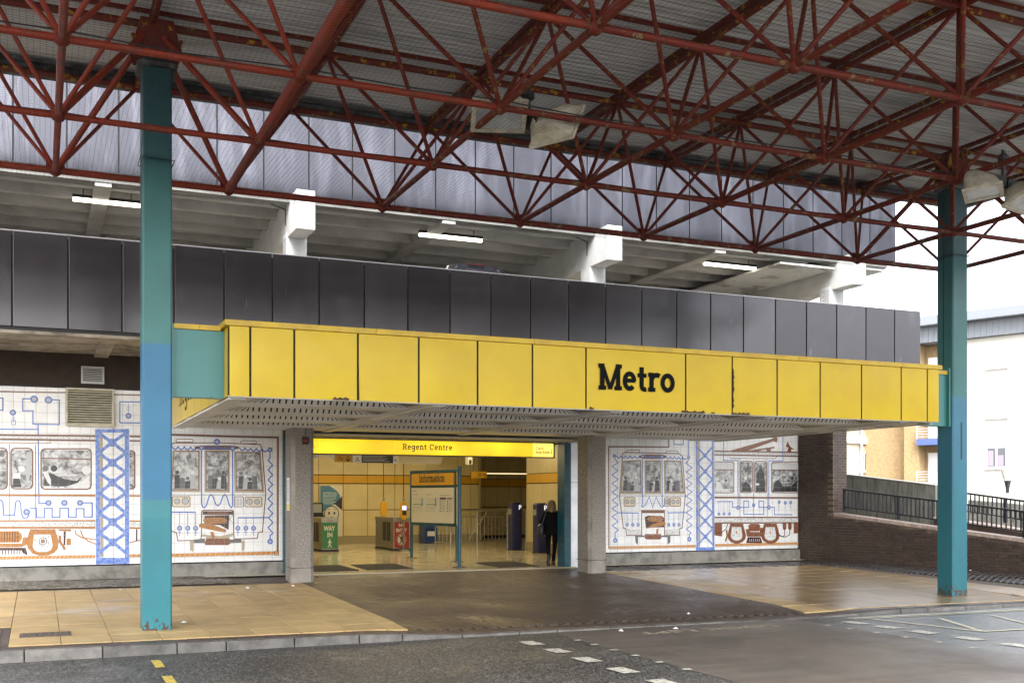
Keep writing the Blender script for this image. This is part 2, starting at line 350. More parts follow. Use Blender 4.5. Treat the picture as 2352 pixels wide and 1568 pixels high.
def panel_film(base=(.070, .067, .072), film=(.36, .36, .41), amt=.07, lo=.54, st=(1.3, 1, .8)):
    """milky patches of old film and dirt on the dark anodised panels, with drips"""
    def f(m, n, l, b, g):
        mp = n.new('ShaderNodeMapping'); mp.inputs['Scale'].default_value = st; l.new(g.outputs['Position'], mp.inputs[0])
        t = n.new('ShaderNodeTexNoise'); t.inputs['Scale'].default_value = 1.4; t.inputs['Detail'].default_value = 7; t.inputs['Roughness'].default_value = .65; l.new(mp.outputs[0], t.inputs['Vector'])
        rp = n.new('ShaderNodeMapRange'); rp.inputs['From Min'].default_value = lo; rp.inputs['From Max'].default_value = .75; rp.inputs['To Max'].default_value = amt; l.new(t.outputs['Fac'], rp.inputs['Value'])
        mp2 = n.new('ShaderNodeMapping'); mp2.inputs['Scale'].default_value = (14, 1, .9); l.new(g.outputs['Position'], mp2.inputs[0])
        t2 = n.new('ShaderNodeTexNoise'); t2.inputs['Scale'].default_value = 1.6; t2.inputs['Detail'].default_value = 3; l.new(mp2.outputs[0], t2.inputs['Vector'])
        r2 = n.new('ShaderNodeMapRange'); r2.inputs['From Min'].default_value = .73; r2.inputs['From Max'].default_value = .78; r2.inputs['To Max'].default_value = .6; l.new(t2.outputs['Fac'], r2.inputs['Value'])
        ad = n.new('ShaderNodeMath'); ad.operation = 'MAXIMUM'; l.new(rp.outputs[0], ad.inputs[0]); l.new(r2.outputs[0], ad.inputs[1])
        mx = n.new('ShaderNodeMix'); mx.data_type = 'RGBA'; mx.inputs[6].default_value = (*base, 1); mx.inputs[7].default_value = (*film, 1); b.inputs['Metallic'].default_value = .8
        l.new(ad.outputs[0], mx.inputs[0]); l.new(mx.outputs[2], b.inputs['Base Color'])
        rr = n.new('ShaderNodeMapRange'); rr.inputs['To Min'].default_value = .12; rr.inputs['To Max'].default_value = .3; l.new(t.outputs['Fac'], rr.inputs['Value']); l.new(rr.outputs[0], b.inputs['Roughness'])
    return f
cladm = mat('anodised_cladding', (.036, .033, .038), .3, spec=.6, extra=chain(panel_film(), per_object(.18)))
cladu = mat('hazed_cladding', (.2, .2, .23), .3, spec=.6, extra=chain(panel_film((.058, .058, .070), (.22, .22, .26), .4, .46, (2.4, 1, .42)), per_object(.12)))
whitec = mat('white_painted_concrete', (.60, .61, .60), .7, col2=(.47, .48, .47), scale=1.5, lo=.4, hi=.75, bump=.12, bscale=18)
def peeling(m, n, l, b, g):
    t = n.new('ShaderNodeTexNoise'); t.inputs['Scale'].default_value = .9; t.inputs['Detail'].default_value = 9; t.inputs['Roughness'].default_value = .6; l.new(g.outputs['Position'], t.inputs['Vector'])
    rp = n.new('ShaderNodeMapRange'); rp.inputs['From Min'].default_value = .55; rp.inputs['From Max'].default_value = .565; l.new(t.outputs['Fac'], rp.inputs['Value'])
    mx = n.new('ShaderNodeMix'); mx.data_type = 'RGBA'; mx.inputs[7].default_value = (.30, .30, .28, 1)
    inp = b.inputs['Base Color']; l.new(inp.links[0].from_socket, mx.inputs[6]); l.new(rp.outputs[0], mx.inputs[0]); l.new(mx.outputs[2], inp)
peelc = mat('peeling_white_soffit', (.55, .57, .56), .7, col2=(.48, .50, .49), scale=2, extra=peeling)
soffc = mat('deck_soffit', (.44, .44, .425), .75, col2=(.31, .31, .295), scale=1.2, lo=.4, hi=.7, extra=add_variation(.3, .35, (.1, .1, .1)))
beigec = mat('stained_beige_concrete', (.40, .35, .28), .8, col2=(.17, .145, .11), scale=2.2, lo=.42, hi=.68, bump=.2, bscale=20)
brownrib = mat('brown_ribbed_board', (.050, .030, .020), .7, col2=(.035, .02, .014), scale=4)
concm = mat('pier_concrete', (.30, .27, .235), .8, col2=(.17, .15, .125), scale=2.0, lo=.4, hi=.68, bump=.3, bscale=60)
aggm = mat('exposed_aggregate', (.33, .30, .265), .75, col2=(.14, .125, .11), scale=45, detail=2, lo=.42, hi=.6, bump=.9, bscale=55)
plinthm = mat('plinth_concrete', (.26, .25, .225), .85, col2=(.13, .125, .11), scale=3, lo=.42, hi=.66, bump=.25, bscale=25)
parapetm = mat('weathered_board_concrete', (.17, .17, .155), .85, col2=(.07, .07, .055), scale=2.2, lo=.4, hi=.66, stretch=(6, 6, .7), bump=.25, bscale=20)
tilem = mat('white_glazed_tile', (.88, .88, .88), .18, col2=(.82, .82, .81), scale=6, spec=.5, extra=per_object(.04))
groutm = mat('grout', (.5, .49, .47), .8)
brickd = mat('dark_brick', (.082, .055, .043), .5, col2=(.055, .038, .031), scale=9, lo=.4, hi=.65, bump=.3, bscale=70, extra=per_object(.22))
mortar = mat('brown_mortar', (.22, .17, .125), .85, col2=(.06, .048, .04), scale=1.2, lo=.42, hi=.6)
copem = mat('coping_brick', (.46, .36, .31), .45, col2=(.36, .28, .24), scale=8, bump=.2, extra=per_object(.15))
ironm = mat('black_painted_steel', (.012, .013, .018), .35)
slabm = mat('buff_paving', (.47, .33, .15), .42, col2=(.37, .25, .105), scale=2.4, lo=.38, hi=.68, bump=.16, bscale=50, extra=chain(add_variation(.22, .9, (.2, .14, .08)), per_object(.10), wet_roughness(.55, .25, .42, .56, .72, blow=.6, x0=11., film=1., film_rough=.3)))
jointm = mat('paving_bedding', (.085, .065, .045), .7)
paverm = mat('brown_paver', (.072, .046, .033), .5, col2=(.05, .034, .026), scale=5, lo=.4, hi=.65, bump=.25, bscale=60, extra=chain(per_island(.14), add_variation(.3, 1.3, (.02, .016, .012)), wet_roughness(.55, .35, .8, .45, .95, blow=.25, x0=9., film=.6, film_rough=.25)))
settm = mat('granite_sett', (.058, .052, .050), .42, col2=(.03, .028, .028), scale=16, bump=.6, bscale=40, extra=chain(per_object(.3), wet_roughness(.5, .2, 1.2, .4, .6)))
settj = mat('sandy_sett_joint', (.30, .26, .19), .9, col2=(.08, .07, .05), scale=5, lo=.4, hi=.6)
settm2 = mat('granite_sett_field', (.058, .052, .050), .42, col2=(.03, .028, .028), scale=16, bump=.6, bscale=40, extra=chain(per_island(.3), wet_roughness(.5, .2, 1.2, .4, .6)))
kerbm = mat('kerb_stone', (.15, .142, .13), .6, col2=(.075, .07, .065), scale=4, lo=.4, hi=.66, bump=.3, bscale=40, extra=per_object(.18))
def asphalt_speck(m, n, l, b, g):
    t = n.new('ShaderNodeTexVoronoi'); t.inputs['Scale'].default_value = 48; l.new(g.outputs['Position'], t.inputs['Vector'])
    rp = n.new('ShaderNodeMapRange'); rp.inputs['From Min'].default_value = .0; rp.inputs['From Max'].default_value = 1; l.new(t.outputs['Color'], rp.inputs['Value'])
    cr = n.new('ShaderNodeValToRGB'); e = cr.color_ramp.elements; e[0].position = .4; e[0].color = (.022, .021, .021, 1); e[1].position = .97; e[1].color = (.27, .265, .25, 1); l.new(rp.outputs[0], cr.inputs[0])
    big = n.new('ShaderNodeTexNoise'); big.inputs['Scale'].default_value = .5; big.inputs['Detail'].default_value = 5; l.new(g.outputs['Position'], big.inputs['Vector'])
    hs_ = n.new('ShaderNodeHueSaturation'); mv = n.new('ShaderNodeMapRange'); mv.inputs['From Min'].default_value = .3; mv.inputs['From Max'].default_value = .7; mv.inputs['To Min'].default_value = .65; mv.inputs['To Max'].default_value = 1.3
    l.new(big.outputs['Fac'], mv.inputs['Value']); l.new(mv.outputs[0], hs_.inputs['Value']); l.new(cr.outputs[0], hs_.inputs['Color']); l.new(hs_.outputs[0], b.inputs['Base Color'])
    bp = n.new('ShaderNodeBump'); bp.inputs['Strength'].default_value = .9; bp.inputs['Distance'].default_value = .008; l.new(t.outputs['Distance'], bp.inputs['Height']); l.new(bp.outputs[0], b.inputs['Normal']); l.new(bp.outputs[0], b.inputs['Coat Normal'])
def tyre_streaks(m, n, l, b, g):
    mp = n.new('ShaderNodeMapping'); mp.inputs['Scale'].default_value = (.22, 2.6, 1); l.new(g.outputs['Position'], mp.inputs[0])
    t = n.new('ShaderNodeTexNoise'); t.inputs['Scale'].default_value = 1.3; t.inputs['Detail'].default_value = 7; t.inputs['Roughness'].default_value = .7; l.new(mp.outputs[0], t.inputs['Vector'])
    rp = n.new('ShaderNodeMapRange'); rp.inputs['From Min'].default_value = .4; rp.inputs['From Max'].default_value = .72; rp.inputs['To Max'].default_value = .55; l.new(t.outputs['Fac'], rp.inputs['Value'])
    mx = n.new('ShaderNodeMix'); mx.data_type = 'RGBA'; mx.inputs[7].default_value = (.03, .028, .026, 1); inp = b.inputs['Base Color']; l.new(inp.links[0].from_socket, mx.inputs[6]); l.new(rp.outputs[0], mx.inputs[0]); l.new(mx.outputs[2], inp)
asph = mat('wet_asphalt', (.05, .05, .05), .42, spec=.5, extra=chain(asphalt_speck, tyre_streaks, wet_roughness(.5, .3, .6, .55, .75, blow=.5, x0=8.5, film=1., film_rough=.42)))
crossm = mat('worn_buff_surfacing', (.15, .122, .10), .5, col2=(.108, .092, .08), scale=1.1, lo=.38, hi=.66, bump=.5, bscale=140, extra=chain(add_variation(.25, 14, (.05, .04, .035)), tyre_streaks, wet_roughness(.6, .35, .4, .55, .78, blow=.45, x0=8., film=1., film_rough=.5)))
whitep = mat('worn_white_marking', (.58, .56, .49), .5, col2=(.16, .15, .13), scale=16, detail=8, lo=.5, hi=.62)
cream_p = mat('faded_letter_marking', (.45, .40, .28), .5, col2=(.17, .13, .09), scale=14, lo=.46, hi=.6)
yellowp = mat('worn_yellow_marking', (.58, .43, .07), .5, col2=(.2, .16, .06), scale=16, detail=8, lo=.52, hi=.64)
yellowp2 = mat('faded_yellow_marking', (.64, .61, .46), .5, col2=(.38, .36, .28), scale=10, lo=.48, hi=.66)

# ------------------------------------------------------------------ ground
def ground(X, Y):
    z = -.023 * max(0, 24.6 - Y) - .0067 * (X - 8.4) * max(0, min(1, (24.6 - Y) / 12))
    t = max(0, min(1, (X - 17.2) / 2.2)); t = t * t * (3 - 2 * t)
    z = z * (1 - t) + t * (-.02 - .004 * max(0, 24.6 - Y)) if Y > 15.5 else z * (1 - t) + t * (z * .6)
    d = max(0, min(1, (X - 4.3) / 1.2)) * max(0, min(1, (13.4 - X) / 1.2))
    return z - .07 * d * max(0, min(1, (15.8 - Y) / 1.2))
ROADZ = -.318
KY = 14.52
road = MB().quad((-400, -300, ROADZ), (400, -300, ROADZ), (400, 500, ROADZ), (-400, 500, ROADZ)).build('road', asph); road['kind'] = 'structure'
cs = MB()
cs.poly([(6.96, 14.5, ROADZ + .004), (11.36, 14.5, ROADZ + .004), (11.62, 9.0, ROADZ + .004), (11.8, -6, ROADZ + .004), (7.1, -6, ROADZ + .004), (6.95, 9, ROADZ + .004)])
cs = cs.build('crossing_surface', crossm); cs['kind'] = 'structure'
# painted markings (sheets on the road)
def sheet(name, pts, m, parent=road, z=ROADZ + .008): return MB().poly([(x, y, z) for x, y in pts]).build(name, m, parent)
for y in (13.75, 12.95, 12.1, 11.2, 10.3, 9.4): sheet('crossing_dash', [(6.1, y), (6.33, y), (6.35, y - .4), (6.12, y - .4)], whitep)
for i, y in enumerate((13.85, 13.2, 12.5, 11.7, 10.9)): sheet('crossing_dash', [(11.85 + .05 * i, y), (12.1 + .05 * i, y), (12.13 + .05 * i, y - .4), (11.88 + .05 * i, y - .4)], whitep)
for i, y in enumerate((13.6, 13.1, 12.55, 12.0, 11.4, 10.8)):
    sheet('crossing_stud', [(6.88, y), (6.99, y), (6.99, y - .1), (6.88, y - .1)], whitep, z=ROADZ + .011)
    sheet('crossing_stud', [(11.28 + .02 * i, y), (11.39 + .02 * i, y), (11.39 + .02 * i, y - .1), (11.28 + .02 * i, y - .1)], whitep, z=ROADZ + .011)
for y in (13.98, 12.7, 11.45): sheet('bay_dash', [(1.26, y), (1.37, y), (1.37, y - .62), (1.26, y - .62)], yellowp)
def stripe(a, b, w, m, name='box_line', z=ROADZ + .008):
    dx, dy = b[0] - a[0], b[1] - a[1]; k = math.hypot(dx, dy); nx, ny = -dy / k * w / 2, dx / k * w / 2
    sheet(name, [(a[0] + nx, a[1] + ny), (b[0] + nx, b[1] + ny), (b[0] - nx, b[1] - ny), (a[0] - nx, a[1] - ny)], m, z=z)
stripe((12.3, 14.2), (20, 13.95), .1, yellowp2, 'edge_line', ROADZ + .008); stripe((12.3, 14.05), (20, 13.8), .06, yellowp2, 'edge_line', ROADZ + .009)
for a, b, i in (((12.6, 13.95), (12.95, 12.0), 0), ((12.95, 12.0), (15.2, 11.9), 1), ((13.7, 13.6), (12.95, 12.02), 2), ((14.85, 13.55), (14.2, 12.0), 3), ((15.2, 11.9), (16.2, 13.5), 4), ((13.3, 11.4), (15.6, 11.3), 5), ((16.2, 13.6), (15.3, 11.9), 6)): stripe(a, b, .09, yellowp2, 'box_line', ROADZ + .0085 + .0006 * i)
lk = sans('LOOK LEFT', .34, (10.6, 13.98, ROADZ + .009), (0, 0, R(180)), cream_p, road, 'look_left_lettering', width=2.45)
# pavement bed, following the falls
pv = MB(); nx, ny = 44, 26
gx = [-6 + 34 * i / nx for i in range(nx + 1)]; gy = [KY + (24.3 - KY) * j / ny for j in range(ny + 1)]
for x in gx:
    for y in gy: pv.v.append((x, y, ground(x, y) - .022))
for i in range(nx):
    for j in range(ny): a = i * (ny + 1) + j; pv.f.append((a, a + ny + 1, a + ny + 2, a + 1))
pavement = pv.build('pavement', jointm, smooth=True); pavement['kind'] = 'structure'
def tilt(x, y): return (math.atan((ground(x, y + .2) - ground(x, y - .2)) / .4), -math.atan((ground(x + .2, y) - ground(x - .2, y)) / .4), 0)
slab_me = MB().cbox(-.307, .307, -.313, .313, -.03, 0, .006).mesh('paving_slab', slabm)
n_slab = 0
for i in range(-3, 40):
    x = -.36 + .622 * (i + .5)
    for j in range(12):
        y = 15.02 + .634 * (j + .5)
        left = -2.0 < x < 4.62 and y < 22.35 and not (x < -.36 and y < 16.9)
        right = 12.1 < x < 18.4 - (y - 15) * .02 and y < 22.35
        if y > 22.2 and left: continue
        if (left or right) and inview((x, y, -.1), m=.05):
            n_slab += 1
            if left and x > 4.3: inst(slab_me, 'paving_slab', (4.772, y, ground(4.772, y)), pavement, tilt(4.772, y), (.49, 1, 1))
            inst(slab_me, 'paving_slab', (x, y, ground(x, y) + random.uniform(-.002, .002)), pavement, tilt(x, y))
# brown brick pavers
def paver(mb, x, y, lx, ly, h=0):
    a, b = lx / 2 - .004, ly / 2 - .004; dz = random.uniform(-.002, .002) + h
    g = [(x - a, y - b), (x + a, y - b), (x + a, y + b), (x - a, y + b)]
    i = len(mb.v); mb.v += [(p, q, ground(p, q) - .03) for p, q in g] + [(p, q, ground(p, q) + dz) for p, q in g]
    mb.f += [(i + 4, i + 5, i + 6, i + 7), (i, i + 1, i + 5, i + 4), (i + 1, i + 2, i + 6, i + 5), (i + 2, i + 3, i + 7, i + 6), (i + 3, i, i + 4, i + 7)]
pm = MB()
for i in range(70):
    x = 4.93 + .102 * (i + .5)
    for j in range(46):
        y = 14.95 + .205 * (j + .5) + (.1 if i % 2 else 0)
        if y < 23.6 and not (x < 5.5 and y > 23.1): paver(pm, x, y, .102, .205)
for i in range(-12, 100): paver(pm, -.36 + .205 * i, 14.82, .205, .19)
for i in range(20):
    x = -.36 - .102 * (i + .5)
    for j in range(9): paver(pm, x, 14.97 + .205 * (j + .5), .102, .205)
for i in range(6):
    for j in range(9): paver(pm, 4.85 - .205 * (i + .5), 22.5 + .1 * (j + .5), .205, .1)
pm.build('brick_pavers', paverm, pavement, kind='stuff')
# setts by the walls
MB().poly([(-3, 22.35, ground(-3, 22.35) - .0), (3.7, 22.35, ground(3.7, 22.35) - .0), (3.7, 24.2, ground(3.7, 24.2) - .0), (-3, 24.2, ground(-3, 24.2) - .0)]).build('sett_bedding', settj, pavement)
sett_me = MB().cbox(-.071, .071, -.122, .122, -.05, 0, .014).mesh('sett', settm)
for i in range(-10, 22):
    for j in range(6):
        x = .17 * (i + .5) + (.085 if j % 2 else 0); y = 22.48 + .285 * (j + .5)
        if x < 3.65 and y < 24.1 and inview((x, y, 0), m=.03): inst(sett_me, 'sett', (x + random.uniform(-.008, .008), y, ground(x, y) + .004 + random.uniform(-.002, .002)), pavement, (tilt(x, y)[0] + random.uniform(-.006, .006), random.uniform(-.008, .008), random.uniform(-.05, .05)), (random.uniform(.92, 1.03), random.uniform(.9, 1.02), 1))
sf = MB()
for i in range(90):
    for j in range(66):
        x = 12.55 + .125 * (i + .5); y = 14.9 + .17 * (j + .5) + (.08 if i % 2 else 0)
        wx = 19.24 + (24.2 - y) * .1905
        if x > wx - .02 or y > 24.12: continue
        if y < 22.45 and x < 18.55: continue
        if y < 22.45 and x < 18.75 - (y - 15) * .02: continue
        a, b = .057, .079; dz = random.uniform(-.003, .004) + .004; gz = ground(x, y)
        i0 = len(sf.v); sf.v += [(x - a, y - b, gz - .03), (x + a, y - b, gz - .03), (x + a, y + b, gz - .03), (x - a, y + b, gz - .03), (x - a * .78, y - b * .8, ground(x - a, y - b) + dz), (x + a * .78, y - b * .8, ground(x + a, y - b) + dz), (x + a * .78, y + b * .8, ground(x + a, y + b) + dz), (x - a * .78, y + b * .8, ground(x - a, y + b) + dz)]
        sf.f += [(i0 + 4, i0 + 5, i0 + 6, i0 + 7), (i0, i0 + 1, i0 + 5, i0 + 4), (i0 + 1, i0 + 2, i0 + 6, i0 + 5), (i0 + 2, i0 + 3, i0 + 7, i0 + 6), (i0 + 3, i0, i0 + 4, i0 + 7)]
sf.build('setts', settm2, pavement, kind='stuff')
# kerb
x = -3.2; k = 0
while x < 22:
    L_ = .9 if k % 3 else .62; x1 = x + L_ - .012; mb = MB()
    za, zb = ground(x, KY + .1) + .004, ground(x1, KY + .1) + .004
    f0, f1 = KY - .02, KY + .135
    mb.hexa([(x, f0, ROADZ - .1), (x1, f0, ROADZ - .1), (x1, f1, ROADZ - .1), (x, f1, ROADZ - .1)], [(x, f0 + .012, za), (x1, f0 + .012, zb), (x1, f1, zb), (x, f1, za)])
    mb.build('kerb_stone', kerbm, pavement, bevel=.012); x += L_; k += 1
# drain cover let into the slabs
dc = thing('drain_cover', (.08, 15.95, ground(.08, 15.95)), 'small cast iron drain cover set in the buff paving left of the nearer column', 'drain cover')
z = ground(.08, 15.95)
MB().box(-.24, .4, 15.72, 16.16, z - .02, z + .006).build('frame', mat('rusty_iron', (.10, .075, .06), .6, col2=(.05, .04, .035), scale=20, bump=.4), dc)
rb = MB()
for i in range(9):
    for j in range(6): rb.box(-.21 + .066 * i, -.165 + .066 * i, 15.75 + .066 * j, 15.79 + .066 * j, z + .005, z + .012)
rb.build('tread', MATS['rusty_iron'], dc, kind='stuff')
# ------------------------------------------------------------------ bus station roof: columns, space frame, deck
X0, YA, BAY, ZB, ZT = .2214, 17.345, 2.508, 6.5216, 8.381
ROOF_X0, ROOF_X1, ROOF_Y0, ROOF_Y1 = -4.5, 19.6, 1.5, 18.62
roof = thing('space_frame_roof', (8, 10, ZB), 'corrugated bus station roof on a red tubular space frame', 'roof')
dk = MB(); y = ROOF_Y0; prof = []
while y < ROOF_Y1 - .16:
    prof += [(y, 8.60), (y + .05, 8.60), (y + .075, 8.64), (y + .125, 8.64), (y + .15, 8.60)]; y += .15
for (a, za), (b, zb) in zip(prof, prof[1:]):
    if b - a > 1e-6: dk.quad((ROOF_X0, a, za), (ROOF_X1, a, za), (ROOF_X1, b, zb), (ROOF_X0, b, zb))
dk.build('roof_sheet', deckm, roof)
MB().box(ROOF_X0, ROOF_X1, ROOF_Y0, ROOF_Y1, 8.66, 8.74).build('light_block_sheet', gutterm, roof)  # unseen top sheet, added to block light above the deck
ge = MB(); ge.box(ROOF_X0, ROOF_X1, ROOF_Y1 + .03, ROOF_Y1 + .2, 8.36, 8.78); ge.box(ROOF_X0, ROOF_X1, ROOF_Y1 - .1, ROOF_Y1 + .03, 8.52, 8.58); ge.build('gutter', gutterm, roof)
ge = MB(); ge.box(ROOF_X1, ROOF_X1 + .15, ROOF_Y0, ROOF_Y1 + .2, 8.40, 8.78); ge.box(ROOF_X0 - .15, ROOF_X0, ROOF_Y0, ROOF_Y1 + .2, 8.40, 8.78); ge.box(ROOF_X0, ROOF_X1, ROOF_Y0 - .15, ROOF_Y0, 8.40, 8.78); ge.build('verge', gutterm, roof)
def bnode(i, j): return Vector((X0 + i * BAY, YA - j * BAY, ZB))
def tnode(i, j): return Vector((X0 + (i + .5) * BAY, YA - (j - .5) * BAY, ZT))   # j = 0 is the eaves row
cyl = {}
def unit(m, n=10):
    key = (m.name, n)
    if key not in cyl:
        mb = MB(); prof = [(.62, 0), (1, .035), (1, .965), (.62, 1)]; mb.lathe((0, 0, 0), prof, n)
        cyl[key] = mb.mesh('tube', m, True)
    return cyl[key]
def member(name, p, q, r, m):
    if not inview(p, q, (p + q) / 2, m=.12): return
    d = q - p; o = bpy.data.objects.new(name, unit(m)); COL.objects.link(o)
    o.location = p; o.rotation_mode = 'QUATERNION'; o.rotation_quaternion = d.to_track_quat('Z', 'Y'); o.scale = (r, r, d.length)
    adopt(o, roof)
red_mid = mat('shaded_red_paint', (.15, .018, .009), .5, col2=(.07, .014, .010), scale=7, lo=.48, hi=.66, bump=.25, bscale=30, spec=.3, extra=flaking((.22, .14, .06)))  # red with flakes, darkened to paint in shade away from the left end
NI, NJ = range(-4, 8), range(0, 6)
ballme = MB().lathe((0, 0, 0), [(.03, -.085), (.075, -.05), (.085, 0), (.075, .05), (.03, .085)], 12).mesh('node', red_diag, True)
for i in NI:
    for j in NJ:
        b = bnode(i, j)
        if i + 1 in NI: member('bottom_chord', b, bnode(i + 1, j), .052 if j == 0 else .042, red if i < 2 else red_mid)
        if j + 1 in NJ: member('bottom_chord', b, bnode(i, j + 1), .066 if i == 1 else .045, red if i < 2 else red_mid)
        if inview(b, m=.05): inst(ballme, 'node', b, roof)
        t = tnode(i, j)
        if i + 1 in NI: member('top_chord', t, tnode(i + 1, j), .055, red_flake)
        if j + 1 in NJ: member('top_chord', t, tnode(i, j + 1), .05, red_flake)
        if inview(t, m=.05): inst(ballme, 'node', t, roof, scale=(.8, .8, .8))
        if inview(t, m=.05): member('purlin_post', t, t + Vector((0, 0, .2)), .02, red_diag)
        # the four bottom nodes round each top node
        for di in (0, 1):
            for dj in (-1, 0):
                if i + di in NI and j + dj in NJ:
                    col_node = (j == 1 and i in (0, 6))
                    member('diagonal', t, bnode(i + di, j + dj), .045 if col_node else .03, red if i < 1 else red_diag)  # left diagonals in brighter red, painting in light from the open end
for j in range(-1, 6):      # purlins just under the deck
    yy = YA - (j + .5) * BAY
    pu = MB()
    for i in NI:
        a, b = tnode(i, j + 1), tnode(i + 1, j + 1)
    pu.box(ROOF_X0, ROOF_X1, yy - .03, yy + .03, 8.545, 8.598)
    pu.build('purlin', red_diag, roof)
for i in NI:
    xx = tnode(i, 0).x
    MB().box(xx - .04, xx + .04, ROOF_Y0, ROOF_Y1, 8.47, 8.543).build('rafter', red_flake, roof)
# service cables clipped along the frame
for j, dy in ((1, .06), (2, -.05)):
    pts = []
    for i in range(-3, 8):
        b_ = bnode(i, j); pts += [b_ + Vector((0, dy, .07)), b_ + Vector((BAY / 2, dy, .03 + .02 * (i % 2)))]
    MB().path([tuple(q) for q in pts], .009, 5).build('cable', darkm, roof)
# gusset plates where the eaves row meets the diagonals
for i in range(-3, 8):
    b_ = bnode(i, 0)
    if inview(b_, m=.02): MB().box(b_.x - .13, b_.x + .13, b_.y - .008, b_.y + .008, b_.z - .02, b_.z + .14).build('gusset_plate', red_diag, roof)
# columns
def column(cx, label, slot, m):
    cy = YA - BAY / 2; z0 = ground(cx, cy) - .03; a = .198
    t = thing('steel_column', (cx, cy, z0), label, 'column', 'columns carrying the bus station roof')
    MB().cbox(cx - a, cx + a, cy - a - .01, cy + a + .01, z0, 7.74, .022).build('shaft', m, t)
    # welded seam plates on the sides
    MB().box(cx - a - .006, cx - a + .002, cy + .02, cy + .035, 4.3, 7.5).build('seam', darkm, t)
    col = MB(); col.cbox(cx - a - .07, cx + a + .07, cy - a - .08, cy + a + .08, 7.72, 7.84, .06); col.build('collar', gutterm, t)
    h = MB(); h.prism([(cx - .30, cy - .17, 7.84), (cx + .30, cy - .17, 7.84), (cx + .34, cy - .17, 7.99), (cx + .22, cy - .17, 8.42), (cx - .22, cy - .17, 8.42), (cx - .34, cy - .17, 7.99)], (0, .02, 0))
    h.prism([(cx - .30, cy + .15, 7.84), (cx + .30, cy + .15, 7.84), (cx + .34, cy + .15, 7.99), (cx + .22, cy + .15, 8.42), (cx - .22, cy + .15, 8.42), (cx - .34, cy + .15, 7.99)], (0, .02, 0))
    h.box(cx - .2, cx + .2, cy - .15, cy + .15, 7.84, 8.4); h.build('head', red_flake, t)
    pr = MB()
    for s in (-1, 1):
        for q in (-1, 1): pr.bar((cx + s * .2, cy + q * .16, 7.84), (cx + s * .33, cy + q * .19, 8.15), .06, .04)
    pr.build('gusset', red_flake, t)
    pts = []
    ring = MB()
    for s in range(18):
        an = 2 * math.pi * s / 18
    ring.path([(cx - a - .03, cy - a - .04, 6.44), (cx + a + .03, cy - a - .04, 6.43), (cx + a + .03, cy + a + .04, 6.44), (cx - a - .03, cy + a + .04, 6.44), (cx - a - .03, cy - a - .04, 6.44)], .006, 5); ring.build('net_wire', darkm, t)
    if slot:
        MB().box(cx + .01, cx + .045, cy - a - .014, cy - a - .005, 2.44, 3.16).build('slot', darkm, t)
    return t
column(1.521, 'teal and blue painted steel column nearest the camera, left of the yellow canopy', False, colm)
column(16.545, 'teal and blue painted steel column at the right end of the yellow canopy', True, colm2)
# bird netting slung under the bottom chords
net = MB()
def strand(p, q):
    p, q = Vector(p), Vector(q); d = (q - p).normalized(); s = d.cross(Vector((0, 0, 1))).normalized() * .0012; u = Vector((0, 0, .0014)); i = len(net.v)
    for c in (p, q): net.v += [tuple(c - s - u * .5), tuple(c + s - u * .5), tuple(c + u)]
    for k in range(3): net.f.append((i + k, i + (k + 1) % 3, i + 3 + (k + 1) % 3, i + 3 + k))
def nz(x, y): return ZB - .085 - .03 * (1 + math.sin(x * 1.25 + .7) * math.sin(y * 1.25)) - .012 * math.sin(x * 3.1) * math.cos(y * 2.7)
ny0, ny1, nx0, nx1 = 8.2, YA + .03, -3.4, 17.9
step = .062; a = nx0
while a < nx1:
    ys = [ny0 + (ny1 - ny0) * k / 9 for k in range(10)]
    for u, v in zip(ys, ys[1:]): strand((a, u, nz(a, u)), (a, v, nz(a, v)))
    a += step
a = ny0
while a < ny1:
    xs = [nx0 + (nx1 - nx0) * k / 24 for k in range(25)]
    for u, v in zip(xs, xs[1:]): strand((u, a, nz(u, a)), (v, a, nz(v, a)))
    a += step
tag(net.build('bird_net', mat('net_twine', (.012, .012, .012), .8)), 'fine dark bird netting slung under the red space frame', 'net')['kind'] = 'stuff'

